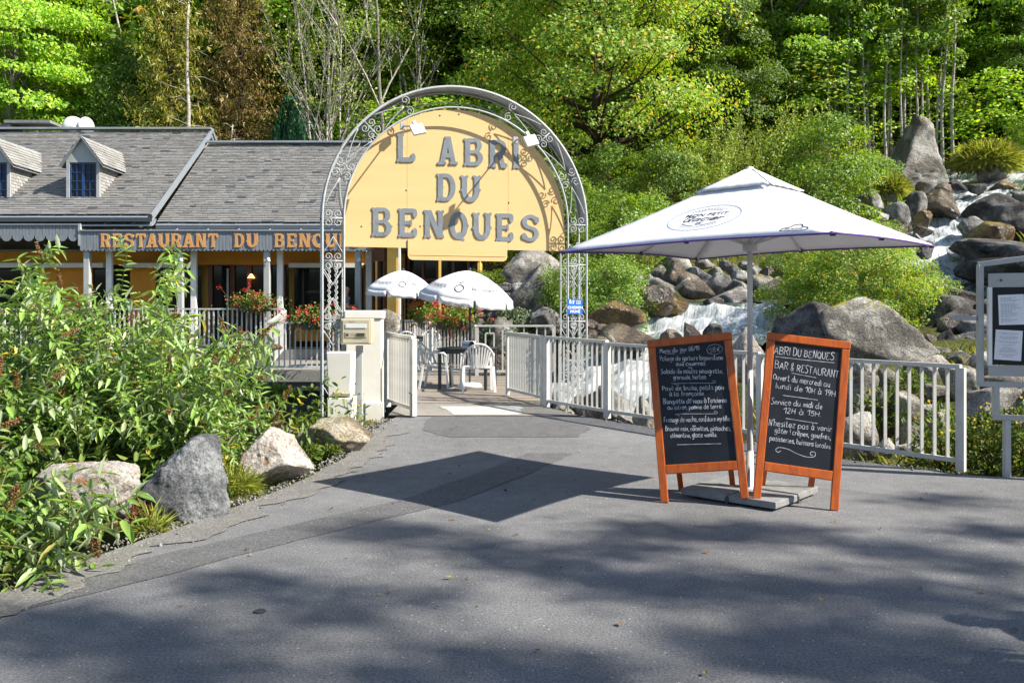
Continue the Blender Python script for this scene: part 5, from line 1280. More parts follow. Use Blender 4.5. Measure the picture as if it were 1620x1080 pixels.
def umbrella(label, c, ztop, r, tiltx, tilty, spin):
    t = thing('round_parasol', label, 'parasol', c, 0, 'round white parasols on the terrace')
    H = ztop - c[2]; prof = [(0, 0), (.2, -.03), (.4, -.10), (.6, -.19), (.8, -.31), (1, -.46)]
    T = Matrix.Rotation(tiltx, 3, 'X') @ Matrix.Rotation(tilty, 3, 'Y'); C = Vector(c) + Vector((0, 0, H))
    def pt(a, f, off=0):
        k = (a - spin) / 45.0; fr_ = k - math.floor(k); sag = 1 - .055 * math.sin(math.pi * fr_) * f
        z = np.interp(f, [p[0] for p in prof], [p[1] for p in prof]) * r / .85 - .02 * math.sin(math.pi * fr_) * f
        return C + T @ Vector(((f * r * sag + off * .35) * math.cos(R(a)), (f * r * sag + off * .35) * math.sin(R(a)), z + off))
    na, nf = 64, 8; m = MB()
    for i in range(nf + 1):
        for j in range(na): m.v.append(tuple(pt(spin + 360 * j / na, max(.02, i / nf))))
    for i in range(nf):
        for j in range(na): m.f.append((i * na + j, (i + 1) * na + j, (i + 1) * na + (j + 1) % na, i * na + (j + 1) % na))
    can = m.build('canopy', M['canopy'], t, True)
    sd = can.modifiers.new('solid', 'SOLIDIFY'); sd.thickness = .003
    for g in range(8):
        v = MB()
        for j in range(9):
            a = spin + g * 45 + 1.5 + 42 * j / 8; p = pt(a, 1.0, .001); wv = .012 * math.sin(j * 2.1 + g)
            dn = .13 - .035 * abs(math.sin(math.pi * j / 8 * 2)) * .3
            o2 = Vector((math.cos(R(a)), math.sin(R(a)), 0))
            v.v.append(tuple(p)); v.v.append(tuple(p + o2 * (.015 + wv) + Vector((0, 0, -dn))))
        for j in range(8): v.f.append((2 * j, 2 * j + 1, 2 * j + 3, 2 * j + 2))
        vo = v.build('valance', M['canopy'], t, True); sd = vo.modifiers.new('solid', 'SOLIDIFY'); sd.thickness = .003
        ac = spin + g * 45 + 22.5
        if math.sin(R(ac)) > .55: continue
        if g % 2 == 0:
            text_part('MÖVENPICK', lambda x, y, z: pt(ac + x * 57.3 / (.78 * r), .80 - y / r, .008), M['ink_grey'], can, 'lettering', .105, .0012, .0, .04)
        else:
            e = MB(); nn = (pt(ac, .7) - pt(ac, .9)).cross(pt(ac + 5, .8) - pt(ac - 5, .8)).normalized()
            if nn.z < 0: nn = -nn
            ribbon(e, [pt(ac + 7 * math.cos(R(q)), .76 + .085 * math.sin(R(q)), .008) for q in range(0, 361, 24)], nn, .018)
            ribbon(e, [pt(ac - 4, .64, .008), pt(ac, .61, .008), pt(ac + 4, .58, .008)], nn, .016)
            e.build('emblem', M['ink'], can)
        rb = MB(); rb.bar(pt(spin + g * 45, .04) - Vector((0, 0, .02)), pt(spin + g * 45, .98) - Vector((0, 0, .015)), .008, .008); rb.build('rib', M['dark_metal'], t)
    MB().tube([Vector(c), C], .019, 10).build('pole', M['dark_metal'], t, True)
    b = MB(); b.lathe([(0, .05), (.025, .04), (.03, 0), (0, 0)], tuple(C), 10); b.build('finial', M['dark_metal'], t, True)
    b = MB(); b.lathe([(0, .08), (.05, .08), (.2, .06), (.24, .0), (0, 0)], tuple(c), 18); b.build('foot', M['white_plastic'], t, True)
umbrella('round white parasol over the nearer terrace table', (-.77, 15.55, rise(15.5) + .02), 2.33, .87, R(5), R(7), 12)
umbrella('round white parasol half hidden behind the nearer round parasol', (-2.50, 19.6, .33), 2.55, .86, R(3), R(4), 30)

# ------------------------------------------------------------------ notice case at the right edge
nc = thing('notice_case', 'grey tube-framed notice case with pinned menus at the right edge', 'notice board', (4.6, 8.0, 0))
NL = Vector((4.415, 8.05, 0)); NU = Vector((.93, -.37, 0)).normalized(); NN = Vector((-.37, -.93, 0)).normalized()
def nfr(u, z, w=0.0): return NL + NU * u + NN * w + Vector((0, 0, z))
gp = M['grey_paint']
def ntube(a, b, w=.05): return MB().bar(nfr(*a), nfr(*b), w, w, up=(0, 0, 1) if abs(a[1] - b[1]) < .3 else (0, 1, 0)).build('frame_tube', gp, nc, bevel=.004)
ntube((0, .865), (0, 1.985)); ntube((-.02, 1.985), (1.65, 2.20)); ntube((1.62, .865), (1.62, 2.2)); ntube((-.025, .862), (1.65, .862))
ntube((.13, .84), (.13, .57)); ntube((.105, .555), (1.52, .555)); ntube((1.5, .84), (1.5, .57))
ntube((.22, .53), (.22, -.05), .055); ntube((1.42, .53), (1.42, -.05), .055); ntube((-.26, 1.48), (-.03, 1.48), .04)
MB().bar(nfr(.07, 1.835), nfr(1.55, 1.835), .05, .13).build('case_head', gp, nc); MB().bar(nfr(.07, .99), nfr(1.55, .99), .05, .10).build('case_foot', gp, nc)
MB().bar(nfr(.09, 1.41), nfr(1.53, 1.41), .04, .73).build('case_back', M['blackboard'], nc)
MB().bar(nfr(.075, 1.04, .03), nfr(.075, 1.77, .03), .035, .03, up=(0, 1, 0)).build('case_edge', M['white_paint'], nc)
mb = MB(); mb.box(nfr(.17, 1.835, .028), (.018, .01, .018)); mb.build('lock', M['dark_metal'], nc)
def paper(u0, z0, u1, z1, rot, heavy):
    p = MB(); um, zm = (u0 + u1) / 2, (z0 + z1) / 2
    def pf(a, b, c): 
        x, y = a - um, b - zm; return nfr(um + x * math.cos(rot) - y * math.sin(rot), zm + x * math.sin(rot) + y * math.cos(rot), c)
    p.prism([(u0, z0), (u1, z0), (u1, z1), (u0, z1)], pf, .0225, .024); sh = p.build('paper', M['paper'], nc)
    n = MB(); rr = random.Random(int(u0 * 100 + z0 * 10)); z = z1 - .03; wd = u1 - u0
    while z > z0 + .02:
        k = rr.uniform(.35, .8) * wd; c = um if heavy else u0 + .02 + k / 2
        x = c - k / 2
        while x < c + k / 2 - .006:
            w = rr.uniform(.008, .025); n.prism([(x, z), (min(x + w, c + k / 2), z), (min(x + w, c + k / 2), z + .0035), (x, z + .0035)], pf, .0243, .0246); x += w + .006
        z -= rr.choice((.011, .011, .011, .022))
    n.build('print', M['ink_grey'], sh)
paper(.15, 1.42, .36, 1.70, R(2), False); paper(.12, 1.09, .34, 1.37, R(-3), True); paper(.385, 1.41, .60, 1.69, R(-1), False); paper(.37, 1.08, .58, 1.365, R(-2), True); paper(.63, 1.41, .84, 1.69, R(2), True); paper(.62, 1.08, .83, 1.36, R(1), False); paper(.9, 1.2, 1.2, 1.62, R(1), True)

# ------------------------------------------------------------------ the man on the porch
def skin_body(name, joints, edges, radii, mt, parent, sub=2):
    me = bpy.data.meshes.new(name); me.from_pydata([tuple(j) for j in joints], edges, []); me.update(); me.materials.append(mt)
    o = link(name, me, parent); m = o.modifiers.new('skin', 'SKIN'); m.use_smooth_shade = True
    for i, sv in enumerate(me.skin_vertices[0].data):
        r = radii[i]; sv.radius = r if hasattr(r, '__len__') else (r, r); sv.use_root = (i == 0)
    s = o.modifiers.new('sub', 'SUBSURF'); s.levels = sub; s.render_levels = sub; return o
skin = mat('skin', (.56, .30, .20), (.48, .24, .16), 8, .5, .3)
shirt = mat('shirt', (.16, .18, .20), (.12, .135, .15), 12, .85, .1); vest = mat('vest', (.50, .55, .03), (.42, .46, .02), 9, .8, .1); trou = mat('trousers', (.05, .055, .07), (.035, .04, .05), 9, .85, .1)
hair = mat('grey_hair', (.45, .43, .41), (.32, .31, .30), 40, .8, .1, .6, 80); shoe = mat('shoe', (.03, .025, .02), (.02, .018, .016), 8, .5, .3)
man = thing('person', 'balding person in grey shirt and yellow-green vest standing on the porch', 'person', (-4.50, 23.02, .60), R(20))
# faces +X; hips at .92, shoulders at 1.43, head centre about 1.62; arms folded
J = [(0, 0, .95), (.0, 0, 1.12), (.005, 0, 1.30), (0, 0, 1.42), (.015, 0, 1.50), (.03, 0, 1.56), (.035, 0, 1.64), (.02, 0, 1.70),
     (0, .10, .90), (.01, .105, .50), (-.01, .11, .08), (.14, .12, .035), (0, -.10, .90), (.01, -.105, .50), (-.01, -.11, .08), (.14, -.12, .035),
     (0, .17, 1.40), (.03, .24, 1.16), (.22, .10, 1.17), (.26, -.02, 1.19), (0, -.17, 1.40), (.03, -.24, 1.14), (.24, -.10, 1.14), (.28, .04, 1.16), (.118, 0, 1.615), (.085, 0, 1.55)]
E = [(0, 1), (1, 2), (2, 3), (3, 4), (4, 5), (5, 6), (6, 7), (0, 8), (8, 9), (9, 10), (10, 11), (0, 12), (12, 13), (13, 14), (14, 15), (3, 16), (16, 17), (17, 18), (18, 19), (3, 20), (20, 21), (21, 22), (22, 23), (6, 24), (5, 25)]
RA = [(.12, .15), (.11, .145), (.115, .165), (.085, .14), .055, .068, (.088, .075), (.07, .06), .085, .058, .042, (.035, .045), .085, .058, .042, (.035, .045), .062, .046, .036, .028, .062, .046, .036, .028, .018, .035]
skin_body('body', J, E, RA, skin, man)
skin_body('shirt', [(0, 0, .96), (0, 0, 1.12), (.005, 0, 1.30), (0, 0, 1.43), (0, .17, 1.40), (.02, .225, 1.24), (0, -.17, 1.40), (.02, -.225, 1.22)], [(0, 1), (1, 2), (2, 3), (3, 4), (4, 5), (3, 6), (6, 7)], [(.135, .17), (.13, .165), (.135, .185), (.09, .15), .078, .066, .078, .066], shirt, man)
skin_body('vest', [(0, 0, 1.0), (.0, 0, 1.12), (.005, 0, 1.26)], [(0, 1), (1, 2)], [(.15, .135), (.148, .14), (.145, .12)], vest, man)
skin_body('trousers', [(0, 0, .98), (0, 0, .90), (0, .10, .86), (.01, .105, .5), (-.01, .11, .12), (0, -.10, .86), (.01, -.105, .5), (-.01, -.11, .12)], [(0, 1), (1, 2), (2, 3), (3, 4), (1, 5), (5, 6), (6, 7)], [(.14, .165), (.13, .155), .10, .075, .065, .10, .075, .065], trou, man)
for sy in (-1, 1): skin_body('shoe', [(-.05, sy * .11, .05), (.06, sy * .115, .045), (.17, sy * .12, .035)], [(0, 1), (1, 2)], [.05, .052, .04], shoe, man)
skin_body('hair', [(-.025, 0, 1.585), (-.035, 0, 1.63), (-.02, 0, 1.665)], [(0, 1), (1, 2)], [(.055, .07), (.06, .08), (.045, .06)], hair, man)
for sy in (-1, 1):
    skin_body('ear', [(.02, sy * .078, 1.60), (.02, sy * .085, 1.645)], [(0, 1)], [.012, .014], skin, man, 1)
    q = MB(); q.lathe([(0, .012), (.010, .006), (.012, 0), (.010, -.006), (0, -.012)], (.112, sy * .032, 1.645), 8); q.build('eye', M['ink'], man, True, world_coords=False)
q = MB(); q.box((.112, 0, 1.572), (.012, .05, .008)); q.build('mouth', mat('lips', (.35, .12, .10)), man, world_coords=False)
def make_hand(c, sg):
    pts = [Vector(c), Vector(c) + Vector((.045, sg * .05, .0))]
    skin_body('hand', pts, [(0, 1)], [(.02, .036), (.018, .034)], skin, man, 1)
    for k in range(4):
        b0 = pts[1] + Vector((0, 0, .03 - .02 * k)); L = (.055, .065, .06, .045)[k]
        skin_body('finger', [b0, b0 + Vector((.015, sg * L * .55, 0)), b0 + Vector((-.005, sg * L, -.005))], [(0, 1), (1, 2)], [.009, .0085, .0075], skin, man, 1)
    skin_body('thumb', [pts[0] + Vector((.01, 0, .03)), pts[0] + Vector((.03, sg * .02, .06)), pts[0] + Vector((.035, sg * .05, .065))], [(0, 1), (1, 2)], [.011, .010, .008], skin, man, 1)
make_hand((.26, -.02, 1.19), -1); make_hand((.28, .04, 1.16), 1)

# ------------------------------------------------------------------ boulders
def ico(sub):
    bm = bmesh.new(); bmesh.ops.create_icosphere(bm, subdivisions=sub, radius=1.0)
    v = np.array([tuple(x.co) for x in bm.verts]); f = [tuple(q.index for q in p.verts) for p in bm.faces]; bm.free(); return v, f
ICO = {k: ico(k) for k in (3, 4, 5)}
def rock_mesh(name, seed, mt, sub=4, planes=16, rough=.05, k=14.0, bias=None, shape=None):
    """a block cut by random planes, edges worn round, skin roughened"""
    r = np.random.default_rng(seed); d, f = ICO[sub]
    n = r.normal(size=(planes, 3)); n /= np.linalg.norm(n, axis=1, keepdims=True)
    off = r.uniform(.62, .98, planes)
    if bias is not None:
        bn = np.array([b[:3] for b in bias], float); bn /= np.linalg.norm(bn, axis=1, keepdims=True)
        n = np.vstack([n, bn]); off = np.concatenate([off, [b[3] for b in bias]])
    dn = d @ n.T
    rad = off[None] / np.maximum(dn, 1e-3)
    rad = np.minimum(rad, 3.0)
    w = np.exp(-k * rad); rr = (rad * w).sum(1) / w.sum(1)
    rr = np.minimum(rr, rad.min(1) * 1.08)
    s0 = Vector((seed * 3.7, seed * 1.3, 0))
    ns = np.array([mnoise.fractal(Vector(p) * 2.1 + s0, .75, 2.1, 6) for p in d]) * rough + np.array([abs(mnoise.noise(Vector(p) * 3.3 + s0 * 2)) for p in d]) * rough * .7
    v = d * (rr + ns)[:, None]
    if shape is not None: v = shape(v)
    me = bpy.data.meshes.new(name); me.from_pydata([tuple(x) for x in v], [], f); me.update(); me.shade_smooth(); me.materials.append(mt)
    return me
RK = ('rock_grey', 'rock_pale', 'rock_lichen', 'rock_wet', 'rock_gold', 'rock_dark', 'rock_rust')
ROCKS = {}
def rock_proto(kind, i):
    if (kind, i) not in ROCKS: ROCKS[(kind, i)] = rock_mesh('boulder', 10 + i * 7 + RK.index(kind) * 31, M[kind], 4 if i < 4 else 3)
    return ROCKS[(kind, i)]
rk_rand = random.Random(21)
def boulder(label, x0, y0, x1, y1, d, kind, group=None, dep=1.0, roll=0, name='boulder', sink=.12, cat='boulder'):
    """photo box at distance d -> one boulder of that width and height"""
    p = W((x0 + x1) / 2, (y0 + y1) / 2, d); w = (x1 - x0) / FPX * d / 2; h = (y1 - y0) / FPX * d / 2
    o = link(name, rock_proto(kind, rk_rand.randrange(6))); o.location = (p.x, p.y + w * .4 * dep, p.z - h * sink)
    o.scale = (w * 1.18, max(.6 * h, w * dep) * 1.05, h * (1.18 + sink)); o.rotation_euler = (rk_rand.uniform(-.15, .15), R(roll) + rk_rand.uniform(-.12, .12), rk_rand.choice((0, 3.14)) + rk_rand.uniform(-.5, .5))
    return tag(o, label, cat, group)
# roadside boulders on the left, each shaped for itself
def hero(label, x0, y0, x1, y1, d, kind, seed, bias, dep=1.0, planes=10, rough=.05, shape=None, k=16):
    p = W((x0 + x1) / 2, (y0 + y1) / 2, d); w = (x1 - x0) / FPX * d / 2; h = (y1 - y0) / FPX * d / 2
    me = rock_mesh('boulder', seed, M[kind], 5, planes, rough, k, bias, shape)
    co = np.array([v.co[:] for v in me.vertices]); lo, hi = co.min(0), co.max(0); c = (lo + hi) / 2; s = (hi - lo) / 2
    co = (co - c) / s * np.array([w, w * dep, h])
    me.vertices.foreach_set('co', co.astype(np.float32).ravel()); me.update()
    o = link('boulder', me); o.location = (p.x, d + w * dep * .5, p.z); return tag(o, label, 'boulder')
def cone(v):
    zz = np.clip(v[:, 2] / np.abs(v[:, 2]).max(), -1, 1); s = np.interp(zz, [-1, -.5, 0, .5, .85, 1], [.95, 1.0, .86, .64, .48, .34]) / np.sqrt(np.maximum(.03, 1 - zz ** 2 * .97)); s = np.minimum(s, 1.6)
    v = v.copy(); v[:, 2] = np.where(zz > .88, v[:, 2] * (.88 + (zz - .88) * .4) / np.maximum(zz, .01), v[:, 2]); v[:, 0] = v[:, 0] * s + .22 * (zz + 1); v[:, 1] *= s; return v
def wedge(v):
    v = v.copy(); z = np.maximum(v[:, 2], -.45); k = np.interp(z, [-.45, .2, 1], [1.15, 1.0, .75]); v[:, 0] = v[:, 0] * k + .10 * z; v[:, 1] *= k; v[:, 2] = z; return v
def squat(v):
    v = v.copy(); t = v[:, 2].max() * .80; v[:, 2] = np.where(v[:, 2] > t, t + (v[:, 2] - t) * .25, v[:, 2]); v[:, 2] = np.maximum(v[:, 2], -.5); return v
hero('rust-stained cream boulder half behind leaves at the road edge', 36, 734, 208, 838, 6.1, 'rock_rust', 3, [(0, -.3, 1, .7), (1, 0, .5, .8), (-1, 0, .3, .8)], .7)
hero('pointed blue-grey boulder at the road edge with crimson plants at its foot', 186, 694, 382, 818, 6.4, 'rock_bluegrey', 8, [(-.62, -.2, .75, .50), (.82, -.1, .45, .60), (0, -.9, .45, .55), (.35, -.85, .3, .58), (-.35, -.7, .6, .58)], .75, 5, .07, squat)
hero('rounded white boulder with rusty streaks beside the tall roadside shrub', 382, 678, 486, 772, 7.55, 'rock_rust', 14, [(.8, -.2, .55, .62), (-.7, -.2, .7, .75), (0, -1, .2, .6)], .9)
hero('pale boulder lying under the leaves behind the rusty white boulder', 384, 676, 440, 720, 8.6, 'rock_rust', 15, [(0, 0, 1, .6)], .9)
hero('long low lichen-covered boulder at the foot of the letter box', 455, 664, 584, 728, 9.35, 'rock_tan', 19, [(0, -.2, 1, .55), (.8, 0, .7, .7), (-.8, 0, .6, .7)], .7)
boulder('small white stone at the foot of the block pier', 448, 680, 474, 696, 10.3, 'rock_pale')
# great stones in the slope
hero('tall pointed standing stone towering over the upper cascade', 1412, 184, 1521, 303, 33, 'rock_pale', 27, [(.9, -.3, .2, .8), (0, -1, .1, .8)], .8, 8, .06, cone)
hero('huge rounded grey boulder with yellow lichen right of the opening hours board', 1290, 468, 1494, 592, 14.3, 'rock_lichen', 31, [(0, -.4, 1, .75), (.7, 0, .7, .78), (0, -1, .3, .7)], .8, 8, .05)
hero('dark shaded boulder wedged under the bush left of the huge rounded boulder', 1236, 476, 1352, 566, 15.0, 'rock_dark', 37, [(0, -.5, 1, .8)], .8, 10, .05)
# stones behind the nearer round parasol
boulder('great lichen-grey rock directly below the right end of the sign', 800, 396, 890, 448, 21.5, 'rock_lichen', sink=.2)
boulder('great lichen-grey rock standing below the sign rock by the arch leg', 806, 428, 882, 514, 20.4, 'rock_lichen', sink=.2)
boulder('dark grey rounded boulder against the arch leg behind the deck railing', 842, 487, 892, 530, 18.6, 'rock_grey')
boulder('leaning pale stone slab behind the square-bracket railing', 776, 506, 798, 552, 18.6, 'rock_lichen', roll=-14, dep=.5)
boulder('brown stone low behind the square-bracket railing', 776, 560, 805, 600, 18.2, 'rock_wet')
boulder('pale boulder glowing between the pillar and the far table', 600, 496, 632, 528, 20.8, 'rock_pale', sink=.4, dep=.6)
boulder('pale stone beneath the right end of the deck railing', 802, 575, 842, 612, 18.0, 'rock_pale')
# river boulders: photo box, distance, kind, label (None: part of a cluster)
big = [(936, 478, 1020, 524, 17.4, 'rock_gold', 'wet golden-brown boulder at the left foot of the main cascade'),
 (1014, 453, 1071, 497, 19.3, 'rock_wet', 'tall brown boulder at the left shoulder of the main cascade'),
 (985, 458, 1018, 486, 20.2, 'rock_grey', 'grey boulder left of the tall brown boulder above the cascade'),
 (950, 512, 1010, 552, 15.4, 'rock_wet', 'dark brown boulder standing in the pool just behind the fence'),
 (935, 535, 972, 556, 15.0, 'rock_wet', 'flat reddish stone at the left of the pool behind the fence'),
 (1116, 512, 1141, 535, 17.3, 'rock_dark', 'small black rock in the middle of the white water'),
 (1118, 471, 1146, 488, 19.4, 'rock_dark', 'small black rock on the crest of the main cascade'),
 (1046, 520, 1080, 545, 16.0, 'rock_wet', 'brown stone just above the left corner of the menu board'),
 (1086, 522, 1114, 545, 15.8, 'rock_wet', 'brown stone just above the middle of the menu board'),
 (1158, 536, 1216, 600, 13.2, 'rock_rust', 'orange-stained boulder between the two blackboards'),
 (1196, 474, 1236, 492, 19.6, 'rock_gold', 'mossy stone at the right end of the cascade crest'),
 (1038, 474, 1092, 496, 19.2, 'rock_gold', 'mossy water-washed slab at the left end of the cascade crest'),
 (932, 618, 1004, 676, 12.7, 'rock_grey', 'large grey rock behind the fence bars left of the menu board'),
 (1000, 632, 1036, 684, 12.2, 'rock_pale', 'pale rock behind the fence touching the menu board'),
 (1043, 404, 1098, 434, 23.6, 'rock_lichen', 'pale flat ledge with moss at the top of the stone pile'),
 (1546, 304, 1604, 352, 29, 'rock_dark', 'large dark boulder splitting the upper cascade'),
 (1466, 300, 1508, 336, 29.5, 'rock_wet', 'wet rounded boulder left of the upper cascade, below the standing stone'),
 (1526, 342, 1566, 378, 27.2, 'rock_grey', 'pale-topped boulder in the middle of the upper cascade'),
 (1448, 332, 1478, 358, 28.2, 'rock_gold', 'yellow mossy boulder beside the upper white water'),
 (1436, 299, 1468, 344, 29, 'rock_grey', 'upright grey boulder below the left foot of the standing stone'),
 (1404, 318, 1442, 354, 28.2, 'rock_grey', 'squat grey boulder at the bush below the standing stone'),
 (1365, 301, 1398, 333, 29, 'rock_grey', 'round grey boulder at the top edge of the parasol'),
 (1554, 259, 1596, 291, 34, 'rock_grey', 'grey boulder under the overhanging grass tuft'),
 (1588, 226, 1622, 271, 36, 'rock_pale', 'pale angular boulder right of the grass tuft'),
 (1570, 285, 1616, 320, 32, 'rock_gold', 'flat golden mossy slab at the head of the upper cascade'),

 (1548, 350, 1606, 388, 26, 'rock_gold', 'brownish boulder right of the pale-topped cascade boulder'),
 (1570, 314, 1650, 375, 28, 'rock_dark', 'big dark boulder at the right edge above the notice case'),
 (1524, 376, 1650, 410, 24.6, 'rock_dark', 'broad dark rock shelf above the notice case'),
 (1456, 382, 1480, 406, 25, 'rock_dark', 'dark stone at the right tip of the parasol'),
 (1540, 404, 1640, 450, 22.5, 'rock_dark', 'dark boulder behind the top tube of the notice case'),
 (1456, 472, 1546, 538, 17.6, 'rock_dark', 'dark wet boulder right of the huge rounded boulder'),
 (1478, 452, 1546, 482, 20, 'rock_dark', 'dark ledge under the lower waterfall'),
 (1486, 526, 1520, 576, 15.2, 'rock_dark', 'dark stone below the arm of the notice case'),
 (1516, 536, 1556, 580, 15.0, 'rock_dark', 'dark stone behind the left tube of the notice case'),
 (1500, 574, 1556, 628, 11.6, 'rock_pale', 'pale cracked boulder beside the fence end post'),
 (1522, 612, 1620, 662, 10.6, 'rock_pale', 'broad pale boulder behind the notice case foot'),
 (1560, 590, 1640, 624, 11.6, 'rock_pale', 'pale gravelly rock right under the notice case'),
 (1436, 570, 1512, 614, 12.6, 'rock_pale', 'wide pale boulder under the huge rounded boulder'),
 (1340, 592, 1390, 662, 10.9, 'rock_pale', 'cream boulder just right of the opening hours board'),
 (1376, 618, 1432, 690, 10.1, 'rock_grey', 'grey boulder with a dark cleft behind the right-hand fence'),
 (1420, 618, 1468, 694, 9.9, 'rock_pale', 'tall pale boulder behind the right-hand fence'),
 (1334, 664, 1390, 722, 9.6, 'rock_pale', 'low cream boulder at the bottom of the right-hand fence'),
 (1464, 640, 1506, 690, 10.2, 'rock_pale', 'pale boulder half hidden by yellow flowers behind the fence'),
 (1196, 560, 1232, 640, 12.0, 'rock_pale', 'pale boulder seen through the fence between pole and board')]
big += [(1500, 486, 1552, 522, 17.0, 'rock_dark', 'dark angular stone behind the arm of the notice case'), (1546, 470, 1606, 520, 17.5, 'rock_dark', 'dark boulder behind the upper papers of the notice case'), (1600, 490, 1660, 540, 16.5, 'rock_dark', 'dark boulder at the right edge behind the notice case'),
 (1552, 520, 1612, 566, 15.0, 'rock_grey', 'grey boulder behind the lower papers of the notice case'), (1470, 548, 1512, 584, 14.0, 'rock_grey', 'grey stone squeezed between the huge rounded boulder and the fence end'), (1506, 556, 1548, 590, 13.4, 'rock_grey', 'grey stone just left of the notice case bottom corner'), (1540, 560, 1590, 600, 12.8, 'rock_pale', 'pale stone behind the bottom tube of the notice case'), (1590, 556, 1650, 596, 13.2, 'rock_grey', 'grey boulder at the right edge under the papers'), (1612, 620, 1670, 664, 10.4, 'rock_pale', 'pale boulder cut by the right edge below the notice case'),
 (1488, 500, 1530, 530, 16.2, 'rock_wet', 'wet brown stone in the dark pool left of the notice case'), (1530, 500, 1572, 538, 15.8, 'rock_grey', 'grey stone in the dark pool behind the notice case tube'), (1460, 530, 1492, 556, 15.4, 'rock_wet', 'brown stone against the right flank of the huge rounded boulder'), (1576, 530, 1630, 572, 14.6, 'rock_grey', 'round grey boulder under the notice case papers at the right edge'), (1620, 540, 1680, 590, 14.0, 'rock_dark', 'dark stone cut by the right edge beside the papers'), (1056, 556, 1110, 620, 13.0, 'rock_wet', 'brown boulder behind the fence hidden mostly by the menu board')]
for x0, y0, x1, y1, d, kind, lab in big: boulder(lab, x0, y0, x1, y1, d, kind)
for b in [(1045, 426, 1079, 454, 22), (1033, 420, 1056, 440, 22.6), (1077, 443, 1132, 469, 20.8), (1123, 431, 1160, 466, 21.2), (1099, 432, 1128, 456, 21.8), (1122, 423, 1144, 440, 22.4), (1160, 427, 1183, 447, 22.2), (1150, 418, 1170, 434, 23), (1139, 411, 1158, 426, 23.4),
          (1091, 423, 1112, 443, 22.4), (1008, 441, 1058, 464, 21), (1155, 443, 1184, 465, 21), (1140, 458, 1186, 480, 20), (1208, 420, 1224, 436, 22.5), (1190, 436, 1216, 462, 21.2), (1215, 440, 1250, 472, 20), (1064, 408, 1088, 426, 24), (1100, 410, 1124, 424, 24), (1170, 412, 1192, 426, 23.6), (990, 430, 1018, 450, 22), (1020, 436, 1040, 452, 22), (1186, 420, 1204, 436, 22.6)]:
    boulder('grey-brown boulder in the loose pile above the main cascade', *b, random.choice(('rock_grey', 'rock_grey', 'rock_wet', 'rock_lichen')), 'boulders piled above the cascade')
for b in [(924, 505, 944, 522, 16.8), (940, 512, 960, 530, 16.4), (926, 520, 946, 534, 16.2), (912, 500, 928, 514, 17.2), (958, 500, 974, 512, 17.4)]:
    boulder({924: 'small reddish stone in the middle of the huddle between arch leg and pool', 940: 'largest reddish stone of the huddle between arch leg and pool', 926: 'lowest reddish stone of the huddle between arch leg and pool', 912: 'leftmost reddish stone of the huddle between arch leg and pool', 958: 'rightmost reddish stone of the huddle between arch leg and pool'}[b[0]], *b, 'rock_wet', 'reddish stones by the arch leg')
for b in [(1424, 288, 1446, 304, 31), (1448, 286, 1474, 305, 31), (1506, 284, 1524, 300, 32), (1484, 289, 1504, 302, 31.5), (1535, 290, 1560, 304, 31.5), (1600, 300, 1625, 320, 31), (1400, 300, 1420, 316, 30), (1380, 334, 1406, 350, 28), (1350, 316, 1368, 330, 29), (1420, 350, 1446, 368, 27), (1446, 356, 1470, 374, 26.6), (1440, 372, 1458, 386, 26)]:
    boulder('small grey stone among the rubble round the upper cascade', *b, random.choice(('rock_grey', 'rock_wet', 'rock_dark')), 'rubble round the upper cascade')
for b in [(1350, 570, 1384, 596, 12.4), (1390, 582, 1424, 612, 11.6), (1462, 606, 1492, 632, 11.0), (1392, 696, 1420, 720, 9.3), (1430, 700, 1460, 722, 9.2), (1480, 690, 1510, 716, 9.4), (1550, 640, 1580, 664, 10), (1596, 660, 1640, 690, 9.6), (1046, 640, 1080, 690, 11.6), (1090, 650, 1130, 690, 11.2), (1140, 640, 1166, 680, 11.2), (880, 640, 910, 664, 13.2), (906, 628, 934, 654, 13.2)]:
    boulder('small pale stone on the bank right behind the road fence', *b, 'rock_pale', 'pale stones behind the road fence')
# old stone wall behind the nearer parasol
sw = thing('stone_wall', 'grey rubble wall with a brick-on-edge cap behind the nearer round parasol', 'wall', (-.3, 20.6, .3))
MB().box((-.30, 20.75, 1.2), (1.15, .3, 1.85)).build('core', M['slab'], sw)
rr = random.Random(4); stm = [rock_mesh('stone', 60 + i, M['rock_grey'], 3, 14, .04) for i in range(4)]
z = .4
while z < 2.1:
    x = -.84; hh = rr.uniform(.14, .22)
    while x < .22:
        w = rr.uniform(.16, .34); o = link('stone', rr.choice(stm), sw); o.location = (x + w / 2 + .3, 20.6 - 20.6, z + hh / 2 - .3); o.scale = (w * .62, .09, hh * .64); o.rotation_euler = (0, rr.uniform(-.08, .08), 0); x += w
    z += hh
for i in range(15): o = MB(); o.box((-.83 + i * .078, 20.72, 2.2), (.062, .36, .16), 0); o.build('cap_brick', M['rock_grey'], sw, bevel=.008)

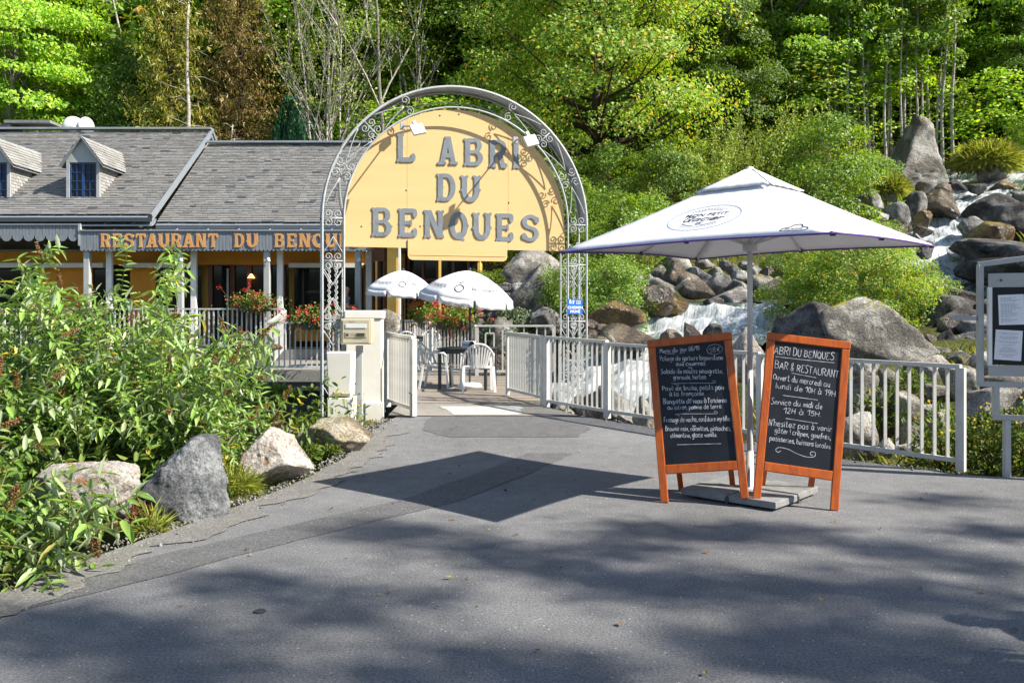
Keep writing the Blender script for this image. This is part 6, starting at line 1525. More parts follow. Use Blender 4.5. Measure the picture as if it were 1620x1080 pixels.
# ------------------------------------------------------------------ leaves
def unit(a): return a / np.maximum(np.linalg.norm(a, axis=-1, keepdims=True), 1e-9)
def leaf_quads(pos, axis, nrm, L, Wd):
    """rhombic leaves (N,4,3)"""
    axis = unit(axis); side = unit(np.cross(nrm, axis)); nn = np.cross(axis, side)
    L = np.asarray(L)[..., None]; Wd = np.asarray(Wd)[..., None]
    m = pos + axis * L * .45 + nn * L * .06
    return np.stack([pos, m + side * Wd * .5, pos + axis * L - nn * L * .08, m - side * Wd * .5], 1)
def long_leaf(pos, axis, nrm, L, Wd):
    """folded lance leaves: 5 points, 4 faces"""
    axis = unit(axis); side = unit(np.cross(nrm, axis)); nn = np.cross(axis, side)
    L = np.asarray(L)[..., None]; Wd = np.asarray(Wd)[..., None]
    a = pos + axis * L * .24; b = pos + axis * L * .62; lift = nn * Wd * .24
    V = np.stack([pos, a + side * Wd * .46 + lift, b + side * Wd * .42 + lift * .8 - nn * L * .03, pos + axis * L - nn * L * .12, b - side * Wd * .42 + lift * .8 - nn * L * .03, a - side * Wd * .46 + lift], 1)
    return V
LF = np.array([[0, 3, 2, 1], [0, 5, 4, 3]])
def long_mesh(name, V, mt):
    n = len(V); f = (np.arange(n)[:, None, None] * 6 + LF[None]).reshape(-1, 4)
    return fast_mesh(name, V.reshape(-1, 3), f, mt)
def crown_data(seed, H, z0, rx, ncl, per, leaf, flat=.45, prof=None, droop=.15, cl=.27, upn=.55, wid=.62, outw=.8):
    r = np.random.default_rng(seed)
    u = r.uniform(0, 1, ncl) ** .85
    prof = prof or (lambda u: np.sin(np.pi * (.14 + .84 * u)) ** .7)
    ang = r.uniform(0, 2 * np.pi, ncl); rad = rx * prof(u) * np.sqrt(r.uniform(.18, 1, ncl)) * r.uniform(.8, 1.12, ncl)
    C = np.stack([rad * np.cos(ang), rad * np.sin(ang), z0 + (H - z0) * u], -1)
    cr = rx * cl * r.uniform(.55, 1.25, ncl)
    k = np.repeat(np.arange(ncl), (per * (cr / cr.mean()) ** 1.5).astype(int)); N = len(k)
    g = r.normal(size=(N, 3)); g /= np.maximum(1, np.linalg.norm(g, axis=1, keepdims=True) / 1.5)
    P = C[k] + g * cr[k][:, None] * np.array([.62, .62, .62 * flat])
    out = np.stack([np.cos(ang[k]), np.sin(ang[k]), np.zeros(N)], -1)
    P[:, 2] -= droop * ((P[:, :2] - C[k][:, :2]) * out[:, :2]).sum(1)
    nr = unit(np.array([0, 0, upn]) + out * outw + r.normal(size=(N, 3)) * .5)
    ax = unit(out * .6 + r.normal(size=(N, 3)) * .7 - np.array([0, 0, .25])); ax = unit(ax - nr * (ax * nr).sum(1, keepdims=True))
    L = leaf * r.uniform(.7, 1.35, N)
    return leaf_quads(P, ax, nr, L, L * wid), C, cr
def limbs(C, H, z0, tr, seed, keep=1.0, lean=(0, 0), n=5, wob=None):
    r = random.Random(seed); mb = MB(); wob = min(.12, tr * .5) if wob is None else wob
    top = Vector((lean[0] * H, lean[1] * H, H * .93)); pts = []; rr = []
    for i in range(11):
        f = i / 10; pts.append(Vector((top.x * f + wob * math.sin(i * 1.3 + seed), top.y * f + wob * math.cos(i * 1.7 + seed), top.z * f))); rr.append(tr * (1 - .88 * f) + (.35 * tr if i == 0 else 0))
    mb.tube(pts, rr, 8); br = MB()
    for c in C:
        if r.random() > keep: continue
        c = Vector(c); zb = max(z0 * .6, min(H * .85, c.z - math.hypot(c.x, c.y) * r.uniform(.35, .75))); f = zb / (H * .93)
        b = Vector((top.x * f, top.y * f, zb)); m = b.lerp(c, .5) + Vector((0, 0, -.06 * (c - b).length)) + Vector((r.uniform(-.15, .15), r.uniform(-.15, .15), 0))
        R0 = tr * (1 - .85 * f) * .38; br.tube([b, m, c], [R0, R0 * .6, R0 * .2], 4, False)
    return mb, br
class Proto: pass
def make_tree(kind, seed, H, z0, rx, ncl, per, leaf, lm, bm_, tr, keep=.8, **kw):
    p = Proto(); V, C, cr = crown_data(seed, H, z0, rx, ncl, per, leaf, **kw)
    p.V = V; p.crown = fast_mesh('crown', V, None, M[lm]); t, b = limbs(C, H, z0, tr, seed, keep); p.trunk = t.mesh('trunk', M[bm_], True); p.limbs = b.mesh('limbs', M[bm_], True); p.H = H
    return p
PR = {}
PR['beech1'] = make_tree('beech', 1, 14, 1.2, 4.6, 160, 330, .145, 'leaf_beech', 'bark_grey', .22, flat=.28)
PR['beech2'] = make_tree('beech', 2, 12, .6, 4.2, 140, 320, .14, 'leaf_beech', 'bark_grey', .20, flat=.26)
PR['maple1'] = make_tree('maple', 3, 13, 2.0, 4.5, 170, 320, .13, 'leaf_maple', 'bark_dark', .24, flat=.5)
PR['maple2'] = make_tree('maple', 4, 11, 1.0, 4.0, 130, 320, .13, 'leaf_maple', 'bark_dark', .20, flat=.5)
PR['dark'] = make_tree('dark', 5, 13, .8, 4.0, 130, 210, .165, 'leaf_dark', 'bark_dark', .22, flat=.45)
PR['hazel'] = make_tree('hazel', 6, 4.2, .1, 2.3, 80, 150, .11, 'leaf_hazel', 'bark_grey', .05, flat=.6, upn=.6, prof=lambda u: np.sin(np.pi * (.22 + .7 * u)) ** .6, cl=.24)
PR['bush'] = make_tree('bush', 7, 2.6, .05, 1.7, 80, 160, .075, 'leaf_hazel', 'bark_grey', .04, flat=.7, upn=.6, prof=lambda u: np.sin(np.pi * (.3 + .6 * u)) ** .5, cl=.22)
PR['bush2'] = make_tree('bush', 17, 2.6, .05, 1.7, 80, 190, .065, 'leaf_maple', 'bark_grey', .04, flat=.7, upn=.6, prof=lambda u: np.sin(np.pi * (.3 + .6 * u)) ** .5, cl=.22)
PR['sapling'] = make_tree('sapling', 8, 12, 5.0, 1.15, 46, 46, .15, 'leaf_hazel', 'bark_pale', .075, keep=.9, flat=.5, cl=.36)
PR['sapling2'] = make_tree('sapling', 9, 11, 3.5, 1.0, 42, 40, .15, 'leaf_beech', 'bark_pale', .06, keep=.9, flat=.5, cl=.36)
def willow():
    r = np.random.default_rng(12); p = Proto(); V = []; st = MB()
    for i in range(60):
        a = r.uniform(0, 6.28); sp = r.uniform(.1, 1); h = r.uniform(2.2, 4.4) * (1.1 - .45 * sp); b = np.array([.7 * sp * np.cos(a), .7 * sp * np.sin(a), 0]); dx = np.array([np.cos(a), np.sin(a), 0]) * sp * 1.5
        pts = [b + dx * t ** 1.6 + np.array([0, 0, h * t]) for t in np.linspace(0, 1, 5)]
        st.tube([Vector(q) for q in pts], [.016, .013, .010, .006, .003], 4, False)
        n = 190; t = r.uniform(.12, 1.0, n); P = b + dx * (t ** 1.6)[:, None] + np.stack([0 * t, 0 * t, h * t], -1) + r.normal(size=(n, 3)) * .10
        ax = unit(r.normal(size=(n, 3)) * .7 + np.array([0, 0, .5])); nr = unit(r.normal(size=(n, 3)) + np.array([0, 0, .5])); L = r.uniform(.08, .15, n)
        V.append(leaf_quads(P, ax, nr, L, L * .42))
    p.V = np.concatenate(V); p.crown = fast_mesh('crown', p.V, None, M['leaf_willow']); p.trunk = st.mesh('stems', M['twig_dry'], True); p.limbs = None; p.H = 4.2; return p
PR['willow'] = willow()
def larch(seed, mt, H=17, rx=3.2, dens=1.0):
    r = np.random.default_rng(seed); p = Proto(); V = []; br = MB(); tk = MB()
    tk.tube([Vector((.08 * math.sin(i), .06 * math.cos(i * 1.4), H * i / 10)) for i in range(11)], [.2 * (1 - .9 * i / 10) for i in range(11)], 7)
    nb = int(150 * dens)
    for i in range(nb):
        z = H * (.08 + .9 * (i / nb)); a = i * 2.4 + r.uniform(-.3, .3); L = rx * (1 - .75 * (z / H)) * r.uniform(.6, 1.15)
        d = np.array([np.cos(a), np.sin(a), 0]); pts = [np.array([0, 0, z]) + d * L * t + np.array([0, 0, -.35 * L * t + .25 * L * t * t]) for t in np.linspace(0, 1, 5)]
        br.tube([Vector(q) for q in pts], [.035, .028, .02, .012, .005], 4, False)
        n = int(230 * L / rx); t = r.uniform(.15, 1, n); P = np.array([0, 0, z]) + d * (L * t)[:, None] + np.stack([0 * t, 0 * t, -.35 * L * t + .25 * L * t * t], -1)
        P += r.normal(size=(n, 3)) * np.array([.13, .13, .10]); P[:, 2] -= r.exponential(.16, n)
        ax = unit(r.normal(size=(n, 3)) * .5 + np.array([0, 0, -.7])); nr = unit(r.normal(size=(n, 3))); Ln = r.uniform(.14, .34, n)
        V.append(leaf_quads(P, ax, nr, Ln, Ln * .20))
    p.V = np.concatenate(V); p.crown = fast_mesh('crown', p.V, None, M[mt]); p.trunk = tk.mesh('trunk', M['bark_dark'], True); p.limbs = br.mesh('limbs', M['bark_dark'], True); p.H = H; return p
PR['larch'] = larch(31, 'needle_larch'); PR['larch2'] = larch(32, 'needle_green', 16, 2.8, .8)
def bare(seed, H=12, n0=4, green=900):
    r = random.Random(seed); p = Proto(); tk = MB(); br = MB(); tips = []
    def grow(b, d, L, rad, lev):
        pts = [b]; cur = Vector(b); dd = Vector(d)
        for i in range(4):
            dd = (dd + Vector((r.uniform(-.16, .16), r.uniform(-.16, .16), r.uniform(-.05, .12)))).normalized(); cur = cur + dd * L / 4; pts.append(cur.copy())
        (tk if lev == 0 else br).tube(pts, [rad * (1 - .16 * i) for i in range(5)], 6 if lev == 0 else 3, False)
        tips.append(cur.copy())
        if lev < 3:
            for k in range(6 if lev == 0 else 4):
                f = r.uniform(.3, 1); i = min(3, int(f * 4)); q = pts[i].lerp(pts[i + 1], f * 4 - i if f < 1 else 1)
                a = r.uniform(0, 6.28); side = Vector((math.cos(a), math.sin(a), r.uniform(.3, 1.3))) * r.uniform(.45, .9); grow(q, (dd * .9 + side).normalized(), L * r.uniform(.3, .55), rad * .45, lev + 1)
    for k in range(n0):
        a = k * 2.4; grow(Vector((.25 * math.cos(a), .25 * math.sin(a), 0)) * (0 if n0 == 1 else 1), Vector((.14 * math.cos(a), .14 * math.sin(a), 1)).normalized(), H * r.uniform(.7, 1), .12 if n0 == 1 else .07, 0)
    g = np.random.default_rng(seed); T = np.array([tuple(t) for t in tips]); k = g.integers(0, len(T), green); P = T[k] + g.normal(size=(green, 3)) * .3; L = g.uniform(.08, .16, green)
    p.V = leaf_quads(P, unit(g.normal(size=(green, 3))), unit(g.normal(size=(green, 3)) + np.array([0, 0, .8])), L, L * .6)
    p.crown = fast_mesh('crown', p.V, None, M['leaf_willow']); p.trunk = tk.mesh('trunk', M['bark_pale'] if n0 > 1 else M['bark_grey'], True); p.limbs = br.mesh('limbs', M['bark_pale'], True); p.H = H; return p
PR['bare1'] = bare(41, 12, 6, 5200); PR['bare2'] = bare(44, 15, 1, 900); PR['bare3'] = bare(47, 11, 3, 2600)
def juniper():
    r = np.random.default_rng(51); n = 16000; p = Proto(); u = r.uniform(0, 1, n); a = r.uniform(0, 6.28, n); lob = 1 + .22 * np.sin(a * 4 + 1) + .12 * np.sin(a * 7 + u * 5)
    rad = .78 * np.sin(np.pi * (.16 + .80 * u)) ** .8 * lob * np.sqrt(r.uniform(.5, 1, n)); P = np.stack([rad * np.cos(a), rad * np.sin(a), 3.6 * u * (1 + .05 * np.sin(a * 4 + 1))], -1)
    ax = unit(np.stack([np.cos(a) * .35, np.sin(a) * .35, np.ones(n)], -1) + r.normal(size=(n, 3)) * .25); nr = unit(np.stack([np.cos(a), np.sin(a), 0 * a], -1) + r.normal(size=(n, 3)) * .4); L = r.uniform(.14, .26, n)
    p.V = leaf_quads(P, ax, nr, L, L * .2); p.crown = fast_mesh('crown', p.V, None, M['leaf_juniper']); t = MB(); t.tube([(0, 0, 0), (0, 0, 3)], [.08, .02], 6); p.trunk = t.mesh('trunk', M['bark_dark']); p.limbs = None; p.H = 3.6; return p
PR['juniper'] = juniper()
tr_rand = random.Random(77)
def plant(kind, label, x, y, s=1.0, cat='tree', group=None, name='tree', z=None, rz=None, sx=1.0, lean=0, crown=True):
    p = PR[kind]; z = tz(x, y) - .1 if z is None else z
    t = thing(name, label, cat, (x, y, z), tr_rand.uniform(0, 6.28) if rz is None else rz, group); t.scale = (s * sx, s * sx, s); t.rotation_euler = (R(lean), 0, t.rotation_euler.z)
    link('trunk' if cat == 'tree' else 'stems', p.trunk, t)
    if p.limbs: link('limbs', p.limbs, t)
    if crown: link('crown' if cat == 'tree' else 'foliage', p.crown, t)
    return t
def at(x, d): return (x - 810) / FPX * d, d
# trees, from left to right as the photo shows them
TR = [('beech1', 'bright green beech at the far left behind the dormers', 20, 37, 1.05), ('beech2', 'layered green beech above the chimney', 118, 41, 1.15), ('beech1', 'tall beech rising behind the left roof ridge', 200, 49, 1.25),
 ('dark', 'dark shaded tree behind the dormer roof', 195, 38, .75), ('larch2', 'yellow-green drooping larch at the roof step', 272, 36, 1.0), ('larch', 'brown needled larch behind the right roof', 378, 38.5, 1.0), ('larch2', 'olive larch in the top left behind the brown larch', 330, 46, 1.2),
 ('beech2', 'green beech glimpsed between larch and bare trees', 452, 47, 1.2), ('bare1', 'multi-stemmed nearly bare tree left of the arch', 515, 37, 1.0), ('bare2', 'tall single pale trunk just left of the arch top', 614, 38, 1.05), ('bare3', 'thin bare tree behind the arch top', 664, 40, 1.1),
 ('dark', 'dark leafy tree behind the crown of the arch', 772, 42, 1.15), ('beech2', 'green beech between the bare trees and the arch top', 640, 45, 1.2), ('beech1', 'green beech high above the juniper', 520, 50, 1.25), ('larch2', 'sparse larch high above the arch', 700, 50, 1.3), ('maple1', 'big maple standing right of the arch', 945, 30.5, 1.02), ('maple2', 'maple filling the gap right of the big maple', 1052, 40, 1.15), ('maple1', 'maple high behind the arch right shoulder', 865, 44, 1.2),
 ('beech1', 'broad beech above the parasol peak', 1140, 43, 1.1), ('beech2', 'bright beech left of the slim pale trunks', 1235, 40, 1.1), ('beech1', 'tall beech at the top behind the parasol', 1190, 54, 1.3), ('beech2', 'beech behind the slim pale trunks', 1380, 47, 1.2),
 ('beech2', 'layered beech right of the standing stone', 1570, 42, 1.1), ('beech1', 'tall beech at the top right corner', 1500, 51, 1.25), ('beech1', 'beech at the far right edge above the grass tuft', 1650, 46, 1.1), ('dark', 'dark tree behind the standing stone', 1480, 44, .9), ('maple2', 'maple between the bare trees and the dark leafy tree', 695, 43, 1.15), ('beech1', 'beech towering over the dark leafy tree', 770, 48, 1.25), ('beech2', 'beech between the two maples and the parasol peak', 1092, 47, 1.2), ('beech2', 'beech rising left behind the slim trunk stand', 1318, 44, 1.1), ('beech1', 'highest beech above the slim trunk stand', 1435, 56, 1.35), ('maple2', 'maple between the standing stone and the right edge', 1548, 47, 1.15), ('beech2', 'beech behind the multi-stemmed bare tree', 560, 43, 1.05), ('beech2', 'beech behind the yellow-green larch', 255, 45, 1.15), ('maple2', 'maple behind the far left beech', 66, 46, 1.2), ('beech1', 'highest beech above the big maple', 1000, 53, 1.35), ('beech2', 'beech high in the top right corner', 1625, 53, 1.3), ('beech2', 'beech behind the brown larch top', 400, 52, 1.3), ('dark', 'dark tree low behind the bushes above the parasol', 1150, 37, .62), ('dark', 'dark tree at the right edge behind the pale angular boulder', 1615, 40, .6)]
for kind, lab, x, d, s in TR: X_, Y_ = at(x, d); plant(kind, lab, X_, Y_, s)
def pole_tree(label, x, d, H, r, mt, lean=0.0):
    X_, Y_ = at(x, d); z = tz(X_, Y_) - .2; t = thing('tree', label, 'tree', (X_, Y_, z)); m = MB()
    m.tube([Vector((lean * H * i / 8 + .05 * math.sin(i * 1.7), 0, H * i / 8)) for i in range(9)], [r * (1 - .6 * i / 8) for i in range(9)], 8); m.build('trunk', mt, t, True, world_coords=False)
    b = MB(); rr = random.Random(int(x)); V = []
    for i in range(26):
        f = rr.uniform(.25, 1); a = rr.uniform(0, 6.28); L = rr.uniform(.5, 1.6); p0 = Vector((lean * H * f, 0, H * f)); b.tube([p0, p0 + Vector((math.cos(a) * L * .5, math.sin(a) * L * .5, .1)), p0 + Vector((math.cos(a) * L, math.sin(a) * L, rr.uniform(-.2, .4)))], [.02, .012, .004], 4, False)
    b.build('limbs', mt, t, True, world_coords=False); return t
pole_tree('white-barked birch trunk behind the right roof ridge', 297, 35.5, 12, .13, M['bark_pale']); pole_tree('thin pale trunk leaning in front of the brown larch', 356, 36, 6, .05, M['bark_pale'], .06); pole_tree('second thin pale trunk beside the brown larch', 362, 36.3, 6.5, .05, M['bark_pale'], .02)
pole_tree('leaning white birch stem in the top left foliage', 268, 39, 14, .09, M['bark_pale'], -.22)
X_, Y_ = at(468, 38); plant('juniper', 'blue-green columnar juniper behind the right roof', X_, Y_, 1.75, sx=.85)
X_, Y_ = at(425, 34); plant('bush', 'green bush with yellowing leaves left of the juniper', X_, Y_, .9, 'bush', name='bush')
ORD = ['leftmost', 'second from the left', 'third from the left', 'fourth from the left', 'fifth from the left', 'sixth from the left', 'seventh from the left', 'eighth from the left', 'ninth from the left', 'ninth from the right', 'eighth from the right', 'seventh from the right', 'sixth from the right', 'fifth from the right', 'fourth from the right', 'third from the right', 'second from the right', 'rightmost']
for i, x in enumerate([1313, 1320, 1327, 1341, 1352, 1358, 1369, 1374, 1381, 1399, 1404, 1411, 1424, 1431, 1440, 1450, 1462, 1472]):
    X_, Y_ = at(x, 37.2 + .9 * (i % 3)); plant('sapling' if i % 2 else 'sapling2', 'slim pale trunk, %s in the dense stand left of the standing stone' % ORD[i], X_, Y_, tr_rand.uniform(.9, 1.2), group='slim pale trunks left of the standing stone', name='slender_tree', lean=tr_rand.uniform(-2, 2))
for lab, x, s in (('slim pale trunk leaning right just above the standing stone', 1488, 1.15), ('slim pale trunk nearest the right, behind the standing stone tip', 1506, 1.2), ('short slim trunk right behind the standing stone shoulder', 1478, .95)):
    X_, Y_ = at(x, 37.5); plant('sapling', lab, X_, Y_, s, name='slender_tree', lean=3)
# bushes
BU = [('hazel', 'hazel bush at the foot of the big maple', 962, 28.5, .75), ('hazel', 'hazel bush right behind the arch right shoulder', 905, 30, .7), ('hazel', 'light green hazel above the left wing of the parasol', 1048, 27.5, .7), ('willow', 'upright willow bush behind the parasol peak', 1185, 29, .95), ('willow', 'tall willow bush right of the parasol peak', 1262, 30, 1.1),
 ('hazel', 'rounded green bush above the right wing of the parasol', 1308, 28.5, .92), ('willow', 'dry-stemmed willow bush left of the parasol peak', 1120, 28, .9), ('hazel', 'low hazel beneath the slim pale trunks', 1372, 31.5, .6), ('bush2', 'golden-green bush overhanging the huge rounded boulder', 1352, 17.4, .82), ('bush2', 'golden-green bush under the right tip of the parasol', 1420, 18.2, .62), ('bush2', 'olive bush over the dark shaded boulder', 1282, 18.0, .62), ('bush', 'small bush below the yellow mossy boulder', 1428, 24, .42),
 ('bush', 'yellow-green bush right of the arch leg', 950, 19.4, .72), ('bush', 'small green bush above the golden-brown boulder', 905, 20.5, .6), ('bush', 'leafy bush left of the stone pile under the parasol', 985, 23.6, .95), ('bush', 'green bush under the sign left of the lichen rocks', 770, 23.4, .6), ('hazel', 'green hazel beyond the lichen rocks', 860, 26.5, .8), ('bush', 'green bush in front of the roof chimney', 150, 33.6, 1.2), ('bush', 'leafy bush beside the chimney cap', 195, 33.8, 1.0), ('bush', 'bush by the upper cascade on the left bank', 1396, 27, .5), ('bush', 'bush under the parasol between stone pile and pole', 1222, 24.0, .42),
 ('hazel', 'low hazel behind the arch left of the big maple', 830, 31, .9), ('hazel', 'green bush at the tree line behind the right roof', 560, 34, .8), ('bush', 'grassy bush right of the grass tuft', 1640, 36, 1.0)]
for kind, lab, x, d, s in BU:
    X_, Y_ = at(x, d); z = tz(X_, Y_)
    if d < 18: z = max(z, .95)
    plant(kind, lab, X_, Y_, s, 'bush', name='bush', z=z - .05)
gb = Proto(); V, C, _ = crown_data(61, .95, .05, .62, 40, 130, .05, .8, upn=.5); gb.V = V; gb.crown = fast_mesh('foliage', V, None, M['leaf_bush_grey']); t_, b_ = limbs(C, .9, .05, .02, 3); gb.trunk = t_.mesh('stems', M['stem']); gb.limbs = None; PR['greybush'] = gb
X_, Y_ = at(805, 19.2); plant('greybush', 'grey-green bush between the stone wall and the deck railing', X_, Y_, 1.3, 'bush', name='bush', z=.35)
X_, Y_ = at(1560, 9.2)
# wooded slope behind: leaves of many trees massed together
def massed_wood():
    r = np.random.default_rng(88); out = {'leaf_beech': [], 'leaf_maple': []}
    for i in range(52):
        x = r.uniform(-46, 52); y = r.uniform(46, 92) if i > 12 else r.uniform(44, 52); k, mt = [('beech1', 'leaf_beech'), ('beech2', 'leaf_beech'), ('beech1', 'leaf_beech'), ('maple1', 'leaf_maple')][i % 4]
        V = PR[k].V; V = V[r.random(len(V)) < 7500 / len(V)]; c = V[:, :1]; V = c + (V - c) * 2.3
        a = r.uniform(0, 6.28); s = r.uniform(1.1, 1.7); m = np.array([[np.cos(a), -np.sin(a), 0], [np.sin(a), np.cos(a), 0], [0, 0, 1]]) * s
        out[mt].append(V @ m.T + np.array([x, y, tz(x, y) - .5]))
    for i in range(84):     # understorey that closes the gaps between trunks
        x = -27 + 66 * (i / 84) + r.uniform(-1, 1); y = r.uniform(40, 54) if i % 2 else r.uniform(37.5, 44); k = ('beech2', 'maple2', 'beech1')[i % 3]; V = PR[k].V; V = V[r.random(len(V)) < 2600 / len(V)]; c = V[:, :1]; V = c + (V - c) * 2.1
        m = np.diag([.75, .75, .42]) * r.uniform(.7, 1.2); out['leaf_maple' if k == 'maple2' else 'leaf_beech'].append(V @ m.T + np.array([x, y, tz(x, y) - .3]))
    root = thing('hillside_wood', 'far green wood massed on the slope behind the trees', 'wood', (0, 70, 0)); root['kind'] = 'stuff'
    for k, L in out.items(): o = link('foliage', fast_mesh('foliage', np.concatenate(L) - np.array([0, 70, 0]), None, M[k]), root); o['kind'] = 'stuff'
massed_wood()

# ------------------------------------------------------------------ buddleia and roadside plants
leaf_one = None
def buddleia(label, x, y, z, H, spread, nst, seed, dirbias=(0, 0), leafL=.132, nleaf=36, spikes=.75):
    global leaf_one
    r = np.random.default_rng(seed); rr = random.Random(seed); st = MB(); P = []; A = []; Nn = []; SP = []
    t = thing('buddleia', label, 'shrub', (x, y, z), 0)
    def shoot(b, d, L, rad, lev):
        pts = [b]; cur = b.copy(); dd = d.copy(); n = 9
        for i in range(n):
            f = i / n; dd = dd + np.array([0, 0, -.055 - .05 * f * spread]) + r.normal(size=3) * .04; dd /= np.linalg.norm(dd); cur = cur + dd * L / n; pts.append(cur.copy())
        st.tube([Vector(q) for q in pts], [rad * (1 - .8 * i / n) for i in range(n + 1)], 4, False)
        pa = np.array(pts); m = int(L / (.046 if lev else .052)); ph = r.uniform(0, 3.14)
        for i in range(m):
            f = (i + .5) / m
            if lev == 0 and f < .18: continue
            k = min(n - 1, int(f * n)); q = pa[k] + (pa[k + 1] - pa[k]) * (f * n - k); tdir = unit(pa[k + 1] - pa[k])
            a = ph + i * 1.57; e1 = unit(np.cross(tdir, np.array([.3, .9, .1]))); e2 = np.cross(tdir, e1)
            for s in (1, -1):
                sd = (e1 * math.cos(a) + e2 * math.sin(a)) * s; ax = unit(sd + tdir * .45 + np.array([0, 0, -.35 + .2 * r.random()]) + r.normal(size=3) * .15); P.append(q); A.append(ax); Nn.append(unit(np.array([0, 0, 1.]) + sd * .3 + r.normal(size=3) * .25))
            if lev == 0 and f > .3 and rr.random() < .28: shoot(q, unit(tdir * .7 + (e1 * math.cos(a) + e2 * math.sin(a)) * .9), rr.uniform(.22, .55) * (1.15 - f * .5), rad * .4, 1)
        if rr.random() < spikes * (1 if lev == 0 else .35): SP.append((pts[-1], unit(pa[-1] - pa[-2]), rr.uniform(.10, .24) * (1 if lev == 0 else .7)))
    for i in range(nst):
        a = r.uniform(0, 6.28); s = spread * r.uniform(.15, 1.0); d = unit(np.array([math.cos(a) * s + dirbias[0], math.sin(a) * s + dirbias[1], 1.0])); b = np.array([.16 * math.cos(a), .16 * math.sin(a), 0]) * r.uniform(.3, 1.6)
        shoot(b, d, H * r.uniform(.62, 1.12), .014, 0)
    P = np.array(P); A = np.array(A); Nn = np.array(Nn); L = leafL * r.uniform(.55, 1.3, len(P)); Wd = L * r.uniform(.22, .33, len(P))
    st_o = st.build('stems', M['stem'], t, True, world_coords=False)
    # leaves nearest the viewer are leaves of their own
    wp = P + np.array([x, y, z]); near = np.argsort(np.linalg.norm(wp - np.array([0, 0, 1.5]), axis=1) - .5 * r.random(len(P)))[:nleaf]
    if leaf_one is None:
        leaf_one = long_mesh('leaf', long_leaf(np.zeros((1, 3)), np.array([[1., 0, 0]]), np.array([[0, 0, 1.]]), np.array([1.0]), np.array([.30])), M['leaf_buddleia'])
    for i in near:
        ax = Vector(A[i]); sd = Vector(Nn[i]).cross(ax).normalized(); nn = ax.cross(sd); o = link('leaf', leaf_one, t)
        o.matrix_local = Matrix.Translation(Vector(P[i])) @ Matrix((ax, sd, nn)).transposed().to_4x4() @ Matrix.Scale(L[i], 4)
    keep = np.ones(len(P), bool); keep[near] = False
    f_o = link('foliage', long_mesh('foliage', long_leaf(P[keep], A[keep], Nn[keep], L[keep], Wd[keep]), M['leaf_buddleia']), t); f_o['kind'] = 'stuff'
    for p0, d0, Ls in SP[:26]:
        n = int(Ls * 1500); u = r.uniform(0, 1, n); a = r.uniform(0, 6.28, n); e1 = unit(np.cross(d0, [.2, .9, .3])); e2 = np.cross(d0, e1); rad = .022 * (1 - .8 * u) + .003
        Q = np.array(p0) + np.outer(u * Ls, d0) + (np.outer(np.cos(a) * rad, e1) + np.outer(np.sin(a) * rad, e2)); l = r.uniform(.010, .018, n)
        o = link('flower_spike', fast_mesh('flower_spike', leaf_quads(Q, unit(r.normal(size=(n, 3)) + d0), unit(r.normal(size=(n, 3))), l, l * .8), None, M['dead_flower']), t)
    return t
buddleia('tall buddleia at the left edge reaching the fascia boards', -5.05, 8.6, -.55, 2.45, .36, 20, 1)
buddleia('tall buddleia with brown spikes before the restaurant lettering', -4.2, 8.9, -.5, 2.55, .38, 24, 2)
buddleia('buddleia in the middle of the thicket below the porch posts', -3.85, 8.5, -.4, 2.05, .42, 26, 3)
buddleia('buddleia at the right end of the thicket hanging towards the block pier', -3.85, 9.5, -.55, 1.75, .5, 24, 4, (.06, 0))
buddleia('buddleia at the left edge behind the rust-stained boulder', -4.45, 7.7, -.4, 2.0, .45, 24, 5, (0, .1))
buddleia('buddleia leaning over the pointed blue-grey boulder', -3.35, 8.05, -.3, 1.7, .45, 24, 6, (0, .1))
buddleia('young buddleia trailing over the rusty white boulder', -2.62, 8.25, -.1, .8, .6, 12, 7, (.05, -.05), .11, 30, .2)
buddleia('low buddleia sprawling onto the road in the bottom left corner', -3.2, 4.95, -.1, .85, .95, 20, 8, (.08, -.12), .12, 50, .15)
buddleia('buddleia filling the far left behind the other shrubs', -6.3, 9.6, -.8, 2.35, .45, 22, 9, nleaf=10)
buddleia('low buddleia in front of the rust-stained boulder at the left edge', -3.95, 5.75, -.15, 1.15, .6, 14, 10, (-.1, -.1), .12, 40, .15)
def undergrowth():
    r = np.random.default_rng(5); n = 26000; x = r.uniform(-7.5, -1.9, n); y = r.uniform(4.2, 11.6, n)
    ok = x < np.interp(y, *XL) - .12 - .25 * r.random(n) - np.where((y > 5.6) & (y < 8.6), .7, 0); x, y = x[ok], y[ok]; h = r.exponential(.20, len(x)).clip(0, .8); zz = terrain(x, y) + h
    P = np.stack([x, y, zz], -1); L = r.uniform(.05, .12, len(x)); ax = unit(r.normal(size=P.shape) + np.array([.1, -.1, .2])); nr = unit(r.normal(size=P.shape) * .6 + np.array([0, -.2, 1]))
    o = link('undergrowth', long_mesh('undergrowth', long_leaf(P, ax, nr, L, L * .42), M['leaf_under'])); tag(o, 'low green undergrowth filling the ground below the buddleia', 'undergrowth', kind='stuff')
undergrowth()
